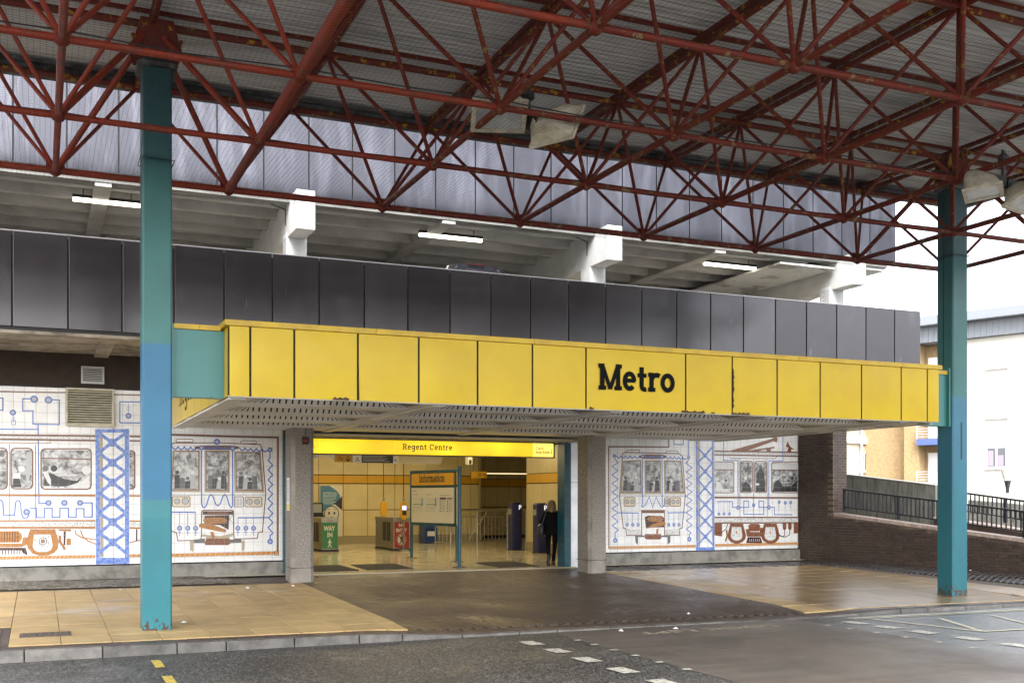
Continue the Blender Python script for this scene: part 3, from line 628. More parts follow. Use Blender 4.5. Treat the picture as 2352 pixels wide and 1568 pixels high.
# floodlights
floodm = mat('floodlight_shell', (.52, .48, .38), .5, col2=(.33, .30, .23), scale=7, lo=.4, hi=.68, bump=.1)
glassm = mat('dusty_glass', (.42, .43, .43), .12, col2=(.30, .31, .32), scale=3, spec=.6)
def floodlight(loc, yaw, pitch, label, hang):
    """deep wedge shaped shell: flat glass front in a frame, bulged back, black gear box"""
    t = thing('floodlight', loc, label, 'floodlight', 'floodlights hung from the space frame')
    M_ = Matrix.Translation(Vector(loc)) @ Matrix.Rotation(yaw, 4, 'Z') @ Matrix.Rotation(pitch, 4, 'X')
    def T(p): return tuple(M_ @ Vector(p))
    sh = MB(); prof = [((-.34, -.26), (.34, .26), 0.), ((-.33, -.25), (.33, .25), .05), ((-.27, -.2), (.27, .25), .16), ((-.2, -.06), (.2, .24), .27), ((-.13, .04), (.13, .2), .33)]
    n = 16
    def ring(lo, hi, z):
        out = []
        cx, cy, rx, ry = (lo[0] + hi[0]) / 2, (lo[1] + hi[1]) / 2, (hi[0] - lo[0]) / 2, (hi[1] - lo[1]) / 2
        e = .22 + 1.2 * z
        for k in range(n):
            an = 2 * math.pi * (k + .5) / n; c, s_ = math.cos(an), math.sin(an)
            out.append((cx + rx * math.copysign(abs(c) ** e, c), cy + ry * math.copysign(abs(s_) ** e, s_), z))
        return out
    rings = [ring(*p) for p in prof]
    for rg in rings: sh.v += [T(p) for p in rg]
    for j in range(len(rings) - 1):
        for k in range(n): sh.f.append((j * n + k, j * n + (k + 1) % n, (j + 1) * n + (k + 1) % n, (j + 1) * n + k))
    sh.f.append(tuple((len(rings) - 1) * n + k for k in range(n)))
    sh.build('shell', floodm, t, bevel=0.)
    fr = MB()
    for a, b in (((-.355, -.275), (.355, -.22)), ((-.355, .22), (.355, .275)), ((-.355, -.22), (-.30, .22)), ((.30, -.22), (.355, .22))):
        fr.hexa([T((a[0], a[1], -.025)), T((b[0], a[1], -.025)), T((b[0], b[1], -.025)), T((a[0], b[1], -.025))], [T((a[0], a[1], .02)), T((b[0], a[1], .02)), T((b[0], b[1], .02)), T((a[0], b[1], .02))])
    fr.build('front_frame', floodm, t)
    gl = MB().poly([T(p) for p in ((-.30, -.22, -.006), (.30, -.22, -.006), (.30, .22, -.006), (-.30, .22, -.006))]); gl.build('glass', glassm, t)
    h = Vector(hang); br = MB()
    c0 = M_ @ Vector((0, .12, .30)); br.bar(c0, h, .16, .14); br.tube(h, h + Vector((0, 0, .5)), .022, 8); br.lathe(h + Vector((0, 0, .38)), [(.04, -.06), (.075, -.03), (.075, .03), (.04, .06)], 10)
    br.build('bracket', darkm, t)
    return t
floodlight((5.42, 12.8, 6.60), R(-18), R(-26), 'cream floodlight with its glass tilted to the camera, left one of the middle pair', (5.86, 12.95, 6.62))
floodlight((6.22, 12.75, 6.55), R(118), R(-62), 'cream floodlight turned away with its rounded back showing, right one of the middle pair', (5.92, 12.97, 6.60))
floodlight((12.85, 11.9, 6.22), R(40), R(-6), 'cream floodlight seen side on in front of the far column top', (13.3, 11.95, 6.42))
floodlight((13.62, 11.75, 6.16), R(15), R(-24), 'cream floodlight cut by the right edge of the picture', (13.36, 11.98, 6.42))
# ------------------------------------------------------------------ yellow entrance canopy
CY0, CZ0, CZ1 = 15.60, 3.13, 4.12          # fascia plane, bottom, top of panels
can = thing('entrance_canopy', (9, 18, CZ0), 'bright yellow panelled canopy over the station entrance with black Metro lettering', 'canopy')
joints = [2.454, 2.757, 3.386, 4.332, 5.282, 6.243, 7.182, 8.139, 10.041, 10.987, 11.936, 12.884, 13.831, 14.774, 15.415, 15.715]
MB().box(2.46, 15.70, CY0 + .045, CY0 + .12, CZ0 + .02, CZ1 - .01).build('backing', blackm, can)
rustm = mat('rusted_edge', (.035, .02, .016), .8, col2=(.09, .045, .025), scale=20)
for k, (a, b) in enumerate(zip(joints, joints[1:])):
    a += .016; b -= .016; mb = MB(); n = 8; bend = .05 if k == 3 else 0
    # slightly oil-canned panel; one has sprung at its lower left corner
    gx = [a + (b - a) * i / n for i in range(n + 1)]; gz = [CZ0 + (CZ1 - CZ0) * j / n for j in range(n + 1)]
    for i, x in enumerate(gx):
        for j, z in enumerate(gz):
            u, v = i / n, j / n
            y = CY0 - .011 * math.sin(math.pi * u) * math.sin(math.pi * v) * random.choice((1,)) * (1 + (k * 37 % 5) * .25) - bend * max(0, .5 - u) * max(0, .6 - v) * 2
            mb.v.append((x, y, z))
    for i in range(n):
        for j in range(n): c = i * (n + 1) + j; mb.f.append((c, c + n + 1, c + n + 2, c + 1))
    m0 = len(mb.v)
    mb.quad((a, CY0, CZ0), (a, CY0 + .044, CZ0), (a, CY0 + .044, CZ1), (a, CY0, CZ1)); mb.quad((b, CY0, CZ0), (b, CY0 + .044, CZ0), (b, CY0 + .044, CZ1), (b, CY0, CZ1)); mb.quad((a, CY0, CZ0), (b, CY0, CZ0), (b, CY0 + .044, CZ0), (a, CY0 + .044, CZ0))
    mb.build('fascia_panel', yellow, can, smooth=True)
# black gaskets in the joints, rust along a few bottom edges
for x in joints[1:-1]: MB().box(x - .014, x + .014, CY0 + .012, CY0 + .046, CZ0, CZ1).build('joint_strip', blackm, can)
for x0, x1 in ((8.2, 8.28), (9.95, 10.42), (10.55, 10.62), (10.98, 11.35), (3.95, 4.2)):
    mb = MB(); x = x0; top = []
    while x < x1: top.append((x, CZ0 + random.uniform(.012, .045))); x += .02
    mb.poly([(x0, CY0 - .0115, CZ0 - .004)] + [(x1, CY0 - .0115, CZ0 - .004)] + [(p, CY0 - .0115, q) for p, q in reversed(top)]); mb.build('rust_patch', rustm, can)
mb = MB(); z = CZ0 + .12; e = []
while z < CZ1 - .2: e.append((10.987 + random.uniform(.012, .04), z)); z += .03
mb.poly([(10.985, CY0 - .013, CZ0 + .1)] + [(p, CY0 - .013, q) for p, q in e] + [(10.985, CY0 - .013, CZ1 - .2)]); mb.build('rust_patch', rustm, can)
for a, b in ((2.40, 4.6), (4.604, 7.2), (7.204, 9.2), (9.204, 12.4), (12.404, 15.76)): MB().box(a, b, CY0 - .035, CY0 + .12, CZ1 + .004, CZ1 + .085).build('cap_strip', yellowcap, can, bevel=.006)
# sides running back to the building
side = MB(); 
for k in range(8): y = CY0 + .13 + .9 * k; side.box(2.454, 2.50, y, y + .885, CZ0, CZ1)
side.build('side_fascia', yellow, can)
side = MB()
for k in range(8): y = CY0 + .13 + .9 * k; side.box(15.66, 15.705, y, y + .885, CZ0, CZ1)
side.build('side_fascia', yellow, can)
MB().box(2.40, 2.55, CY0 + .12, 22.9, CZ1 + .004, CZ1 + .085).build('cap_strip', yellowcap, can); MB().box(15.6, 15.76, CY0 + .12, 22.9, CZ1 + .004, CZ1 + .085).build('cap_strip', yellowcap, can)
MB().box(2.55, 15.6, CY0 + .13, 22.9, CZ1 - .1, CZ1 - .04).build('roof_board', gutterm, can)
# the sign lettering on the side fascia, hung past the bottom edge of the beam in view
def Pside(a, b, k): return (2.4535 - .0015 - k, 22.6 - a, b)
slab_text('Regent Centre', .42, .15, 1.2, 3.42, Pside, maxw=4.6).build('station_name_lettering', blackm, can)
def Pf(a, b, k): return (a, CY0 - .026 - k, b)
slab_text('Metro', .43, .205, 8.355, 3.45, Pf, track=.03, maxw=1.46).build('metro_lettering', mat('black_vinyl', (.008, .008, .008), .9, spec=.1), can)
# green beam ends tying the canopy to the columns
MB().box(1.725, 2.452, 16.0, 16.18, CZ0 - .005, CZ1 - .03).build('beam_end', teal, can); MB().box(1.72, 1.745, 15.93, 16.25, CZ0 - .03, CZ1 + .02).build('end_plate', teal, can)
MB().box(15.72, 16.34, 16.0, 16.18, CZ0 - .045, CZ1 - .03).build('beam_end', teal, can); MB().box(16.30, 16.344, 15.93, 16.25, CZ0 - .05, CZ1 + .1).build('end_plate', teal, can)
for a, b in ((1.75, 2.10), (2.104, 2.40)): MB().box(a, b, 15.97, 16.22, CZ1 - .025, CZ1 + .045).build('cap_strip', yellowcap, can)
MB().box(15.765, 16.30, 15.97, 16.22, CZ1 - .025, CZ1 + .05).build('cap_strip', yellowcap, can)
MB().prism([(15.77, 16.24, CZ1), (16.3, 16.24, CZ1 + .0), (16.3, 16.24, CZ1 + .16), (15.77, 16.24, CZ1 + .1)], (0, .02, 0)).build('flashing', yellowcap, can)
# soffit: frame, ribs and slotted coffers
ribs = [2.62, 5.66, 8.78, 11.88, 14.98]
rows = [(15.72, 16.78), (17.28, 18.48), (18.98, 20.16), (20.66, 21.84)]
sz = CZ0 - .012
fl = MB(); fl.box(2.47, 15.69, 15.62, rows[0][0], sz, sz + .03)
for (a, b), (c, d) in zip(rows, rows[1:]): fl.box(2.47, 15.69, b, c, sz, sz + .03)
fl.box(2.47, 15.69, rows[-1][1], 22.95, sz, sz + .03); fl.build('soffit_band', soffitm, can)
for x in ribs: MB().box(x - .10, x + .10, 15.74, 22.95, sz - .022, sz - .002).build('soffit_rib', soffitm, can)
MB().box(2.47, 2.53, 15.74, 22.95, sz - .03, sz - .002).build('soffit_rib', soffitm, can); MB().box(15.6, 15.69, 15.74, 22.95, sz - .03, sz - .002).build('soffit_rib', soffitm, can)
H_ = .26
for x0, x1 in zip(ribs, ribs[1:] + [15.6]):
    xa, xb = x0 + .1, x1 - .1
    for y0, y1 in rows:
        c = MB(); t0, t1, u0, u1 = y0 + .22, y1 - .22, xa + (.9 if xb - xa > 2 else .1), xb - (.9 if xb - xa > 2 else .1)
        zt = sz + H_
        c.quad((u0, t0, zt), (u1, t0, zt), (u1, t1, zt), (u0, t1, zt))                       # top
        c.quad((xa, y0, sz), (xb, y0, sz), (u1, t0, zt), (u0, t0, zt))                       # near slope
        # end slopes with a few short bars left between slots
        for (e0, e1, top0, top1) in ((xa, xa, u0, u0), (xb, xb, u1, u1)):
            c.quad((e0, y0, sz), (e0, y1, sz), (top0, t1, zt), (top0, t0, zt))
        # far slope: margin plus bars between slots
        def pt(x, v):  # v 0 bottom .. 1 top
            xx0, xx1 = xa + (u0 - xa) * v, xb + (u1 - xb) * v
            return (min(max(x, xx0), xx1), y1 + (t1 - y1) * v, sz + H_ * v)
        c.quad(pt(xa, 0), pt(xb, 0), pt(xb, .1), pt(xa, .1)); c.quad(pt(xa, .62), pt(xb, .62), pt(xb, 1), pt(xa, 1))
        x = xa
        while x < xb:
            b = min(x + .072, xb); c.quad(pt(x, .1), pt(b, .1), pt(b, .62), pt(x, .62)); x += .1
        c.build('slotted_coffer', soffitm, can)
        # dark void behind the slots
        MB().quad((xa, y1 + .03, sz), (xb, y1 + .03, sz), (u1, t1 + .05, zt + .03), (u0, t1 + .05, zt + .03)).build('void', blackm, can)
        # short slots on the end slope that faces the camera
        sl_ = MB()
        for q in range(7):
            yy = y1 - .12 - .11 * q
            if yy < y0 + .3: continue
            k0, k1 = .12, .38
            f = lambda v, yv: (xb + (u1 - xb) * v - .004, yv, sz + H_ * v - .004)
            sl_.quad(f(k0, yy), f(k0, yy - .045), f(k1, yy - .045), f(k1, yy))
        if xb - xa > 2: sl_.build('short_slots', blackm, can)

# ------------------------------------------------------------------ car park building
cp = thing('car_park', (8, 26, 4.6), 'multi-storey car park with dark cladding panels and white concrete frame above the station', 'building')
PY, UY = 21.0, 21.85
# lower balustrade panels
def panel_row(y, z0, z1, xs, last, m):
    me = None
    for k, x in enumerate(xs):
        wdt = .914 if k < len(xs) - 1 else last
        MB().box(x + .014, x + wdt - .014, y, y + .05, z0, z1).build('cladding_panel', m, cp, bevel=.006)
xs_l = [-.435 + .914 * k for k in range(-3, 23)]
panel_row(PY, 4.715, 6.395, xs_l, .857, cladm)
MB().box(-3.2, 20.49, PY + .06, PY + .2, 4.66, 6.34).build('upstand', darkm, cp)
trim = mat('bright_edge_trim', (.45, .45, .47), .35, metal=.6)
MB().box(-3.2, 20.52, PY - .004, PY + .05, 6.397, 6.412).build('top_trim', trim, cp)
MB().box(20.46, 20.51, PY + .055, 37, 4.715, 6.395).build('cladding_return', cladm, cp)
xs_u = [-.437 + .913 * k for k in range(-3, 23)]
panel_row(UY, 7.85, 9.75, xs_u, .87, cladu)
MB().box(-3.2, 20.36, UY + .06, UY + .22, 7.87, 9.7).build('upstand', darkm, cp)
MB().box(-3.2, 20.40, UY - .006, UY + .05, 7.825, 7.846).build('drip_trim', darkm, cp)
MB().box(20.35, 20.40, UY + .055, 37, 7.85, 9.75).build('cladding_return', cladm, cp)
# lower deck (its underside shows at the left)
ld = MB(); ld.box(-3.2, 20.4, PY + .05, PY + .75, 4.60, 4.655); ld.box(-3.2, 20.4, PY + .2, 37, 4.95, 5.35); ld.build('lower_deck', beigec, cp)
for k in range(9):
    y = PY + .95 + .42 * k
    if y < 24.1: MB().prism([(-3.2, y, 4.95), (-3.2, y + .26, 4.95), (-3.2, y + .2, 4.68), (-3.2, y + .06, 4.68)], (8.2, 0, 0)).build('deck_rib', beigec, cp)
for x in (1.05, 4.2): MB().box(x, x + .28, PY + .75, 24.2, 4.615, 4.95).build('cross_beam', beigec, cp)
# white columns, corbelled beams and the ribbed upper soffit
for k in range(-1, 3):
    x1 = 5.07 + 7.0 * k; x0 = x1 - .40
    MB().box(x0, x1, 22.15, 22.65, 4.9, 7.05).build('frame_column', whitec, cp, bevel=.015)
    bm = MB(); bm.box(x0 - .0, x1 - .02, 21.33, 22.9, 7.02, 7.8); bm.prism([(x0, 22.9, 7.02), (x0, 26, 6.75), (x0, 37, 6.75), (x0, 37, 7.8), (x0, 22.9, 7.8)], (x1 - .02 - x0, 0, 0)); bm.build('frame_beam', whitec, cp, bevel=.012)
for k in range(-1, 3):
    xa = 5.07 + 7.0 * (k - 1); xb = xa + 6.6
    if k == 2: xb = 18.0
    for q in range(16):
        y = 22.2 + .95 * q
        MB().prism([(xa, y, 8.12), (xa, y + .30, 8.12), (xa, y + .24, 7.66), (xa, y + .06, 7.66)], (xb - xa, 0, 0)).build('deck_rib', soffc, cp)
    MB().box(xa + 2.9, xa + 3.2, 21.95, 37, 7.60, 7.99).build('cross_beam', soffc, cp)
MB().box(-9, 20.3, 21.95, 37, 8.12, 8.3).build('upper_deck', soffc, cp)
MB().box(-9, 20.3, 21.93, 22.2, 7.68, 8.1).build('edge_beam', mat('edge_beam_paint', (.24, .24, .225), .75, col2=(.16, .16, .15), scale=2), cp)
MB().box(16.9, 18.6, 21.96, 32, 7.50, 7.55).build('peeling_soffit', peelc, cp)
MB().box(19.07, 20.3, 22.0, 37, 7.6, 8.1).build('edge_slab', whitec, cp)
MB().box(-9, 19.5, 37, 37.3, 4.9, 6.5).build('rear_wall', whitec, cp); MB().box(-9.2, -9, 21.5, 37, 4.9, 8.2).build('side_wall', whitec, cp)
MB().path([(-2, 22.24, 7.70), (4.3, 22.24, 7.70), (4.66, 22.3, 7.62), (4.66, 22.3, 7.3)], .012, 6).build('conduit', darkm, cp); MB().path([(5.1, 22.24, 7.70), (11.3, 22.24, 7.70), (11.66, 22.3, 7.62), (11.66, 22.3, 7.3)], .012, 6).build('conduit', darkm, cp); MB().path([(12.1, 22.24, 7.70), (16.9, 22.24, 7.70)], .012, 6).build('conduit', darkm, cp)
# brown ribbed band above the left mural, structure behind
bb = MB(); x = -3.2
while x < 5.5: bb.box(x, x + .034, 24.235, 24.26, 3.99, 4.66); x += .055
bb.build('ribbed_band', brownrib, cp); MB().box(-3.2, 5.5, 24.26, 24.4, 3.97, 4.9).build('band_backing', brownrib, cp)
MB().box(-3.2, 5.55, 24.215, 24.3, 3.955, 3.985).build('band_trim', darkm, cp)
MB().box(-3.2, 5.5, 24.3, 24.6, -.1, 4.0).build('rear_wall_left', plinthm, cp); MB().box(12.45, 19.6, 24.3, 24.6, -.1, 4.9).build('rear_wall_right', plinthm, cp); MB().box(5.5, 12.45, 24.3, 24.6, 3.02, 4.9).build('lintel', plinthm, cp)
def plinth(x0, x1):
    MB().box(x0, x1, 24.14, 24.3, -.12, .262).build('plinth', plinthm, cp, bevel=.008); MB().box(x0, x1, 24.16, 24.29, .262, .285).build('plinth_gap', blackm, cp)
plinth(-3.2, 5.0); plinth(12.45, 19.35)
# strip lights in the car park
tubem = mat('lit_diffuser', (1, .95, .85), .5, emit=(1.0, .90, .70), es=1.6)
def strip_light(x0, x1, y, z, label):
    t = thing('strip_light', ((x0 + x1) / 2, y, z), label, 'light', 'strip lights under the car park deck')
    MB().box(x0, x1, y - .06, y + .06, z + .045, z + .11).build('gear_tray', darkm, t); d = MB(); d.prism([(x0 + .01, y - .055, z + .045), (x0 + .01, y - .05, z + .005), (x0 + .01, y - .02, z - .02), (x0 + .01, y + .02, z - .02), (x0 + .01, y + .05, z + .005), (x0 + .01, y + .055, z + .045)], (x1 - x0 - .02, 0, 0)); d.build('diffuser', tubem, t)
    for xx in (x0 + .2, x1 - .2): MB().tube((xx, y, z + .1), (xx, y, z + .24), .01, 6).build('hanger', darkm, t)
strip_light(.60, 1.90, 23.02, 7.56, 'lit strip light under the car park deck, beside the nearer column')
strip_light(7.80, 9.32, 23.02, 7.56, 'lit strip light under the car park deck, between the two left white frame columns')
strip_light(15.36, 16.92, 23.02, 7.56, 'lit strip light under the car park deck, nearest the peeling ceiling')
# notices on the white columns
paper = mat('notice_paper', (.74, .75, .76), .5); grey_print = mat('grey_print', (.22, .23, .26), .6); signyellow = mat('sign_yellow', (.75, .60, .08), .45)
for k, (lab) in enumerate(('white parking notice on the white column above the left of the canopy', 'white parking notice on the middle white column of the car park', 'white parking notice on the rightmost white column of the car park')):
    x0 = 4.67 + 7.0 * k
    if k == 1: continue
    t = thing('parking_notice', (x0, 22.35, 6.5), lab, 'notice')
    MB().box(x0 - .012, x0 - .002, 22.2, 22.55, 6.42, 7.12).build('board', paper, t)
    tx = MB()
    for q in range(11): tx.box(x0 - .0145, x0 - .012, 22.23, 22.52 - (.07 if q % 3 == 2 else 0), 7.02 - q * .04, 7.035 - q * .04)
    tx.build('print', grey_print, t); MB().box(x0 - .0145, x0 - .012, 22.205, 22.545, 6.43, 6.52).build('yellow_band', signyellow, t)
# parked car whose roof shows over the panels
carp = mat('black_car_paint', (.012, .013, .018), .2, coat=1.); carg = mat('car_glass', (.01, .012, .014), .05, spec=.8); redl = mat('tail_red', (.06, .004, .005), .4)
pc = thing('parked_car', (8.75, 23.4, 5.36), 'black parked car, only its roof and high brake light showing over the dark panels', 'car')
def loft(sec, n=None):
    mb = MB(); k = len(sec[0])
    for s_ in sec: mb.v += s_
    for i in range(len(sec) - 1):
        for j in range(k): mb.f.append((i * k + j, i * k + (j + 1) % k, (i + 1) * k + (j + 1) % k, (i + 1) * k + j))
    mb.f.append(tuple(range(k))); mb.f.append(tuple((len(sec) - 1) * k + k - 1 - j for j in range(k))); return mb
cxm, cy0 = 8.75, 21.5
def sect(y, wl, z0, zs, zr, wr): return [(cxm - wl, y, z0), (cxm - wl - .03, y, (z0 + zs) / 2), (cxm - wl, y, zs), (cxm - wr, y, zr - .06), (cxm - wr * .6, y, zr), (cxm + wr * .6, y, zr), (cxm + wr, y, zr - .06), (cxm + wl, y, zs), (cxm + wl + .03, y, (z0 + zs) / 2), (cxm + wl, y, z0)]
bz = 5.27
loft([sect(cy0, .78, bz + .3, bz + .9, bz + .98, .7), sect(cy0 + .12, .86, bz + .25, bz + .98, bz + 1.1, .72), sect(cy0 + .45, .88, bz + .22, bz + 1.0, bz + 1.50, .62), sect(cy0 + .9, .88, bz + .22, bz + 1.0, bz + 1.555, .60), sect(cy0 + 2.0, .88, bz + .22, bz + 1.0, bz + 1.54, .6), sect(cy0 + 2.9, .87, bz + .22, bz + .98, bz + 1.05, .68), sect(cy0 + 3.9, .8, bz + .25, bz + .8, bz + .86, .6)]).build('body', carp, pc, smooth=True)
MB().quad((cxm - .6, cy0 + .13, bz + 1.05), (cxm + .6, cy0 + .13, bz + 1.05), (cxm + .5, cy0 + .40, bz + 1.42), (cxm - .5, cy0 + .40, bz + 1.42)).build('rear_window', carg, pc)
MB().box(cxm - .2, cxm + .2, cy0 + .42, cy0 + .48, bz + 1.485, bz + 1.505).build('brake_light', redl, pc)
for sx in (-1, 1):
    for yy in (cy0 + .75, cy0 + 3.1):
        w_ = MB().lathe((cxm + sx * .78, yy, bz + .31), [(.2, -.1), (.31, -.09), (.31, .09), (.2, .1)], 20, axis=(1, 0, 0)).build('wheel', darkm, pc); MB().lathe((cxm + sx * .89, yy, bz + .31), [(.05, -.01), (.2, -.005), (.2, .005)], 16, axis=(1, 0, 0)).build('rim', trim, w_)
    MB().box(cxm + sx * .72 - .13, cxm + sx * .72 + .13, cy0 - .02, cy0 + .1, bz + .75, bz + .9).build('tail_light', redl, pc)
    MB().lathe((cxm + sx * .98, cy0 + 2.3, bz + 1.03), [(.02, -.1), (.08, -.06), (.08, .06), (.02, .1)], 10, axis=(1, 0, 0)).build('mirror', carp, pc)
MB().box(cxm - .25, cxm + .25, cy0 - .035, cy0 - .01, bz + .55, bz + .66).build('number_plate', signyellow, pc)

# ------------------------------------------------------------------ louvred vents
ventm = mat('cream_vent_metal', (.62, .57, .44), .5, col2=(.50, .45, .33), scale=6); galv = mat('dull_aluminium', (.42, .42, .41), .45, metal=.5)
def vent(x0, x1, z0, z1, y, n, m, fr, label):
    t = thing('louvre_vent', ((x0 + x1) / 2, y, z0), label, 'vent')
    MB().box(x0 + .01, x1 - .01, y + .02, y + .06, z0 + .01, z1 - .01).build('void', blackm, t)
    f = MB(); f.box(x0, x1, y - .03, y + .02, z0, z0 + fr); f.box(x0, x1, y - .03, y + .02, z1 - fr, z1); f.box(x0, x0 + fr, y - .03, y + .02, z0 + fr, z1 - fr); f.box(x1 - fr, x1, y - .03, y + .02, z0 + fr, z1 - fr); f.build('frame', m, t)
    h = (z1 - z0 - 2 * fr) / n
    for k in range(n):
        z = z0 + fr + h * k; s_ = MB(); s_.prism([(x0 + fr, y - .02, z + .005), (x0 + fr, y - .02, z + .02), (x0 + fr, y + .018, z + h * .8), (x0 + fr, y + .018, z + h * .66)], (x1 - x0 - 2 * fr, 0, 0)); s_.build('louvre', m, t)
    return t
vent(.50, 1.44, 3.17, 3.955, 24.12, 14, ventm, .04, 'large cream louvred vent set in the tiled mural beside the nearer column')
vent(.80, 1.25, 4.06, 4.42, 24.19, 8, galv, .035, 'small grey louvred vent on the brown ribbed band above the mural')

# ------------------------------------------------------------------ concrete piers
def pier(cx, label):
    t = thing('concrete_pier', (cx, 22.45, -.1), label, 'pier')
    z0 = ground(cx, 22.2) - .03; a, b, c = .235, .33, .07
    f = [(cx - a + c, 22.45 - b), (cx + a - c, 22.45 - b), (cx + a, 22.45 - b + c), (cx + a, 22.45 + b - c), (cx + a - c, 22.45 + b), (cx - a + c, 22.45 + b), (cx - a, 22.45 + b - c), (cx - a, 22.45 - b + c)]
    MB().prism([(x, y, z0) for x, y in f], (0, 0, 4.62 - z0)).build('shaft', concm, t)
    MB().box(cx - a + c + .012, cx + a - c - .012, 22.45 - b - .008, 22.45 - b + .01, .27, 3.1).build('aggregate_panel', aggm, t)
    MB().box(cx - a - .008, cx - a + .01, 22.45 - b + c + .02, 22.45 + b - c - .02, .27, 3.1).build('aggregate_panel', aggm, t)
    MB().box(cx - a - .003, cx + a + .003, 22.45 - b - .003, 22.45 + b + .003, .235, .247).build('groove', darkm, t)
    return t
pier(4.98, 'grey concrete pier at the left of the station entrance'); pier(11.86, 'grey concrete pier at the right of the station entrance')
al = thing('alarm_sounder', (5.02, 22.1, 2.8), 'small dark red alarm sounder high on the left concrete pier', 'alarm')
MB().lathe((5.03, 22.105, 2.86), [(.055, 0), (.065, .03), (.05, .07), (.02, .08)], 14, axis=(0, -1, 0)).build('sounder', mat('alarm_red', (.12, .015, .012), .5), al); MB().box(4.96, 5.1, 22.09, 22.108, 2.78, 2.94).build('back_box', darkm, al); MB().tube((5.03, 22.1, 2.94), (5.03, 22.1, 3.12), .006, 6).build('cable', darkm, al)
pn = thing('pier_notice', (4.7, 22.3, 1.5), 'narrow white notice with a yellow foot stuck on the left concrete pier', 'notice')
MB().box(4.728, 4.7345, 22.27, 22.52, 1.42, 2.1).build('sheet', paper, pn); MB().box(4.726, 4.728, 22.275, 22.515, 1.43, 1.55).build('yellow_band', signyellow, pn)
tx = MB()
for q in range(9): tx.box(4.7255, 4.728, 22.3, 22.49, 2.02 - q * .05, 2.036 - q * .05)
tx.build('print', grey_print, pn)
MC=['black', 'blue', 'blue2', 'brown', 'cream', 'darkbrown', 'grey0', 'grey1', 'grey2', 'ochre', 'orange', 'pale', 'photo', 'photo2', 'redbrown', 'speck', 'tan', 'white']
MP=['brown_band', 'blue_coil', 'pale_disc', 'ink', 'speckled_band', 'photo', 'frame', 'photo_figure', 'running_gear', 'white_panel', 'dark_gear', 'rope_border', 'rope_strand', 'tan_shade', 'lattice_pillar', 'train_outline', 'tan_surround', 'lamp_panel']
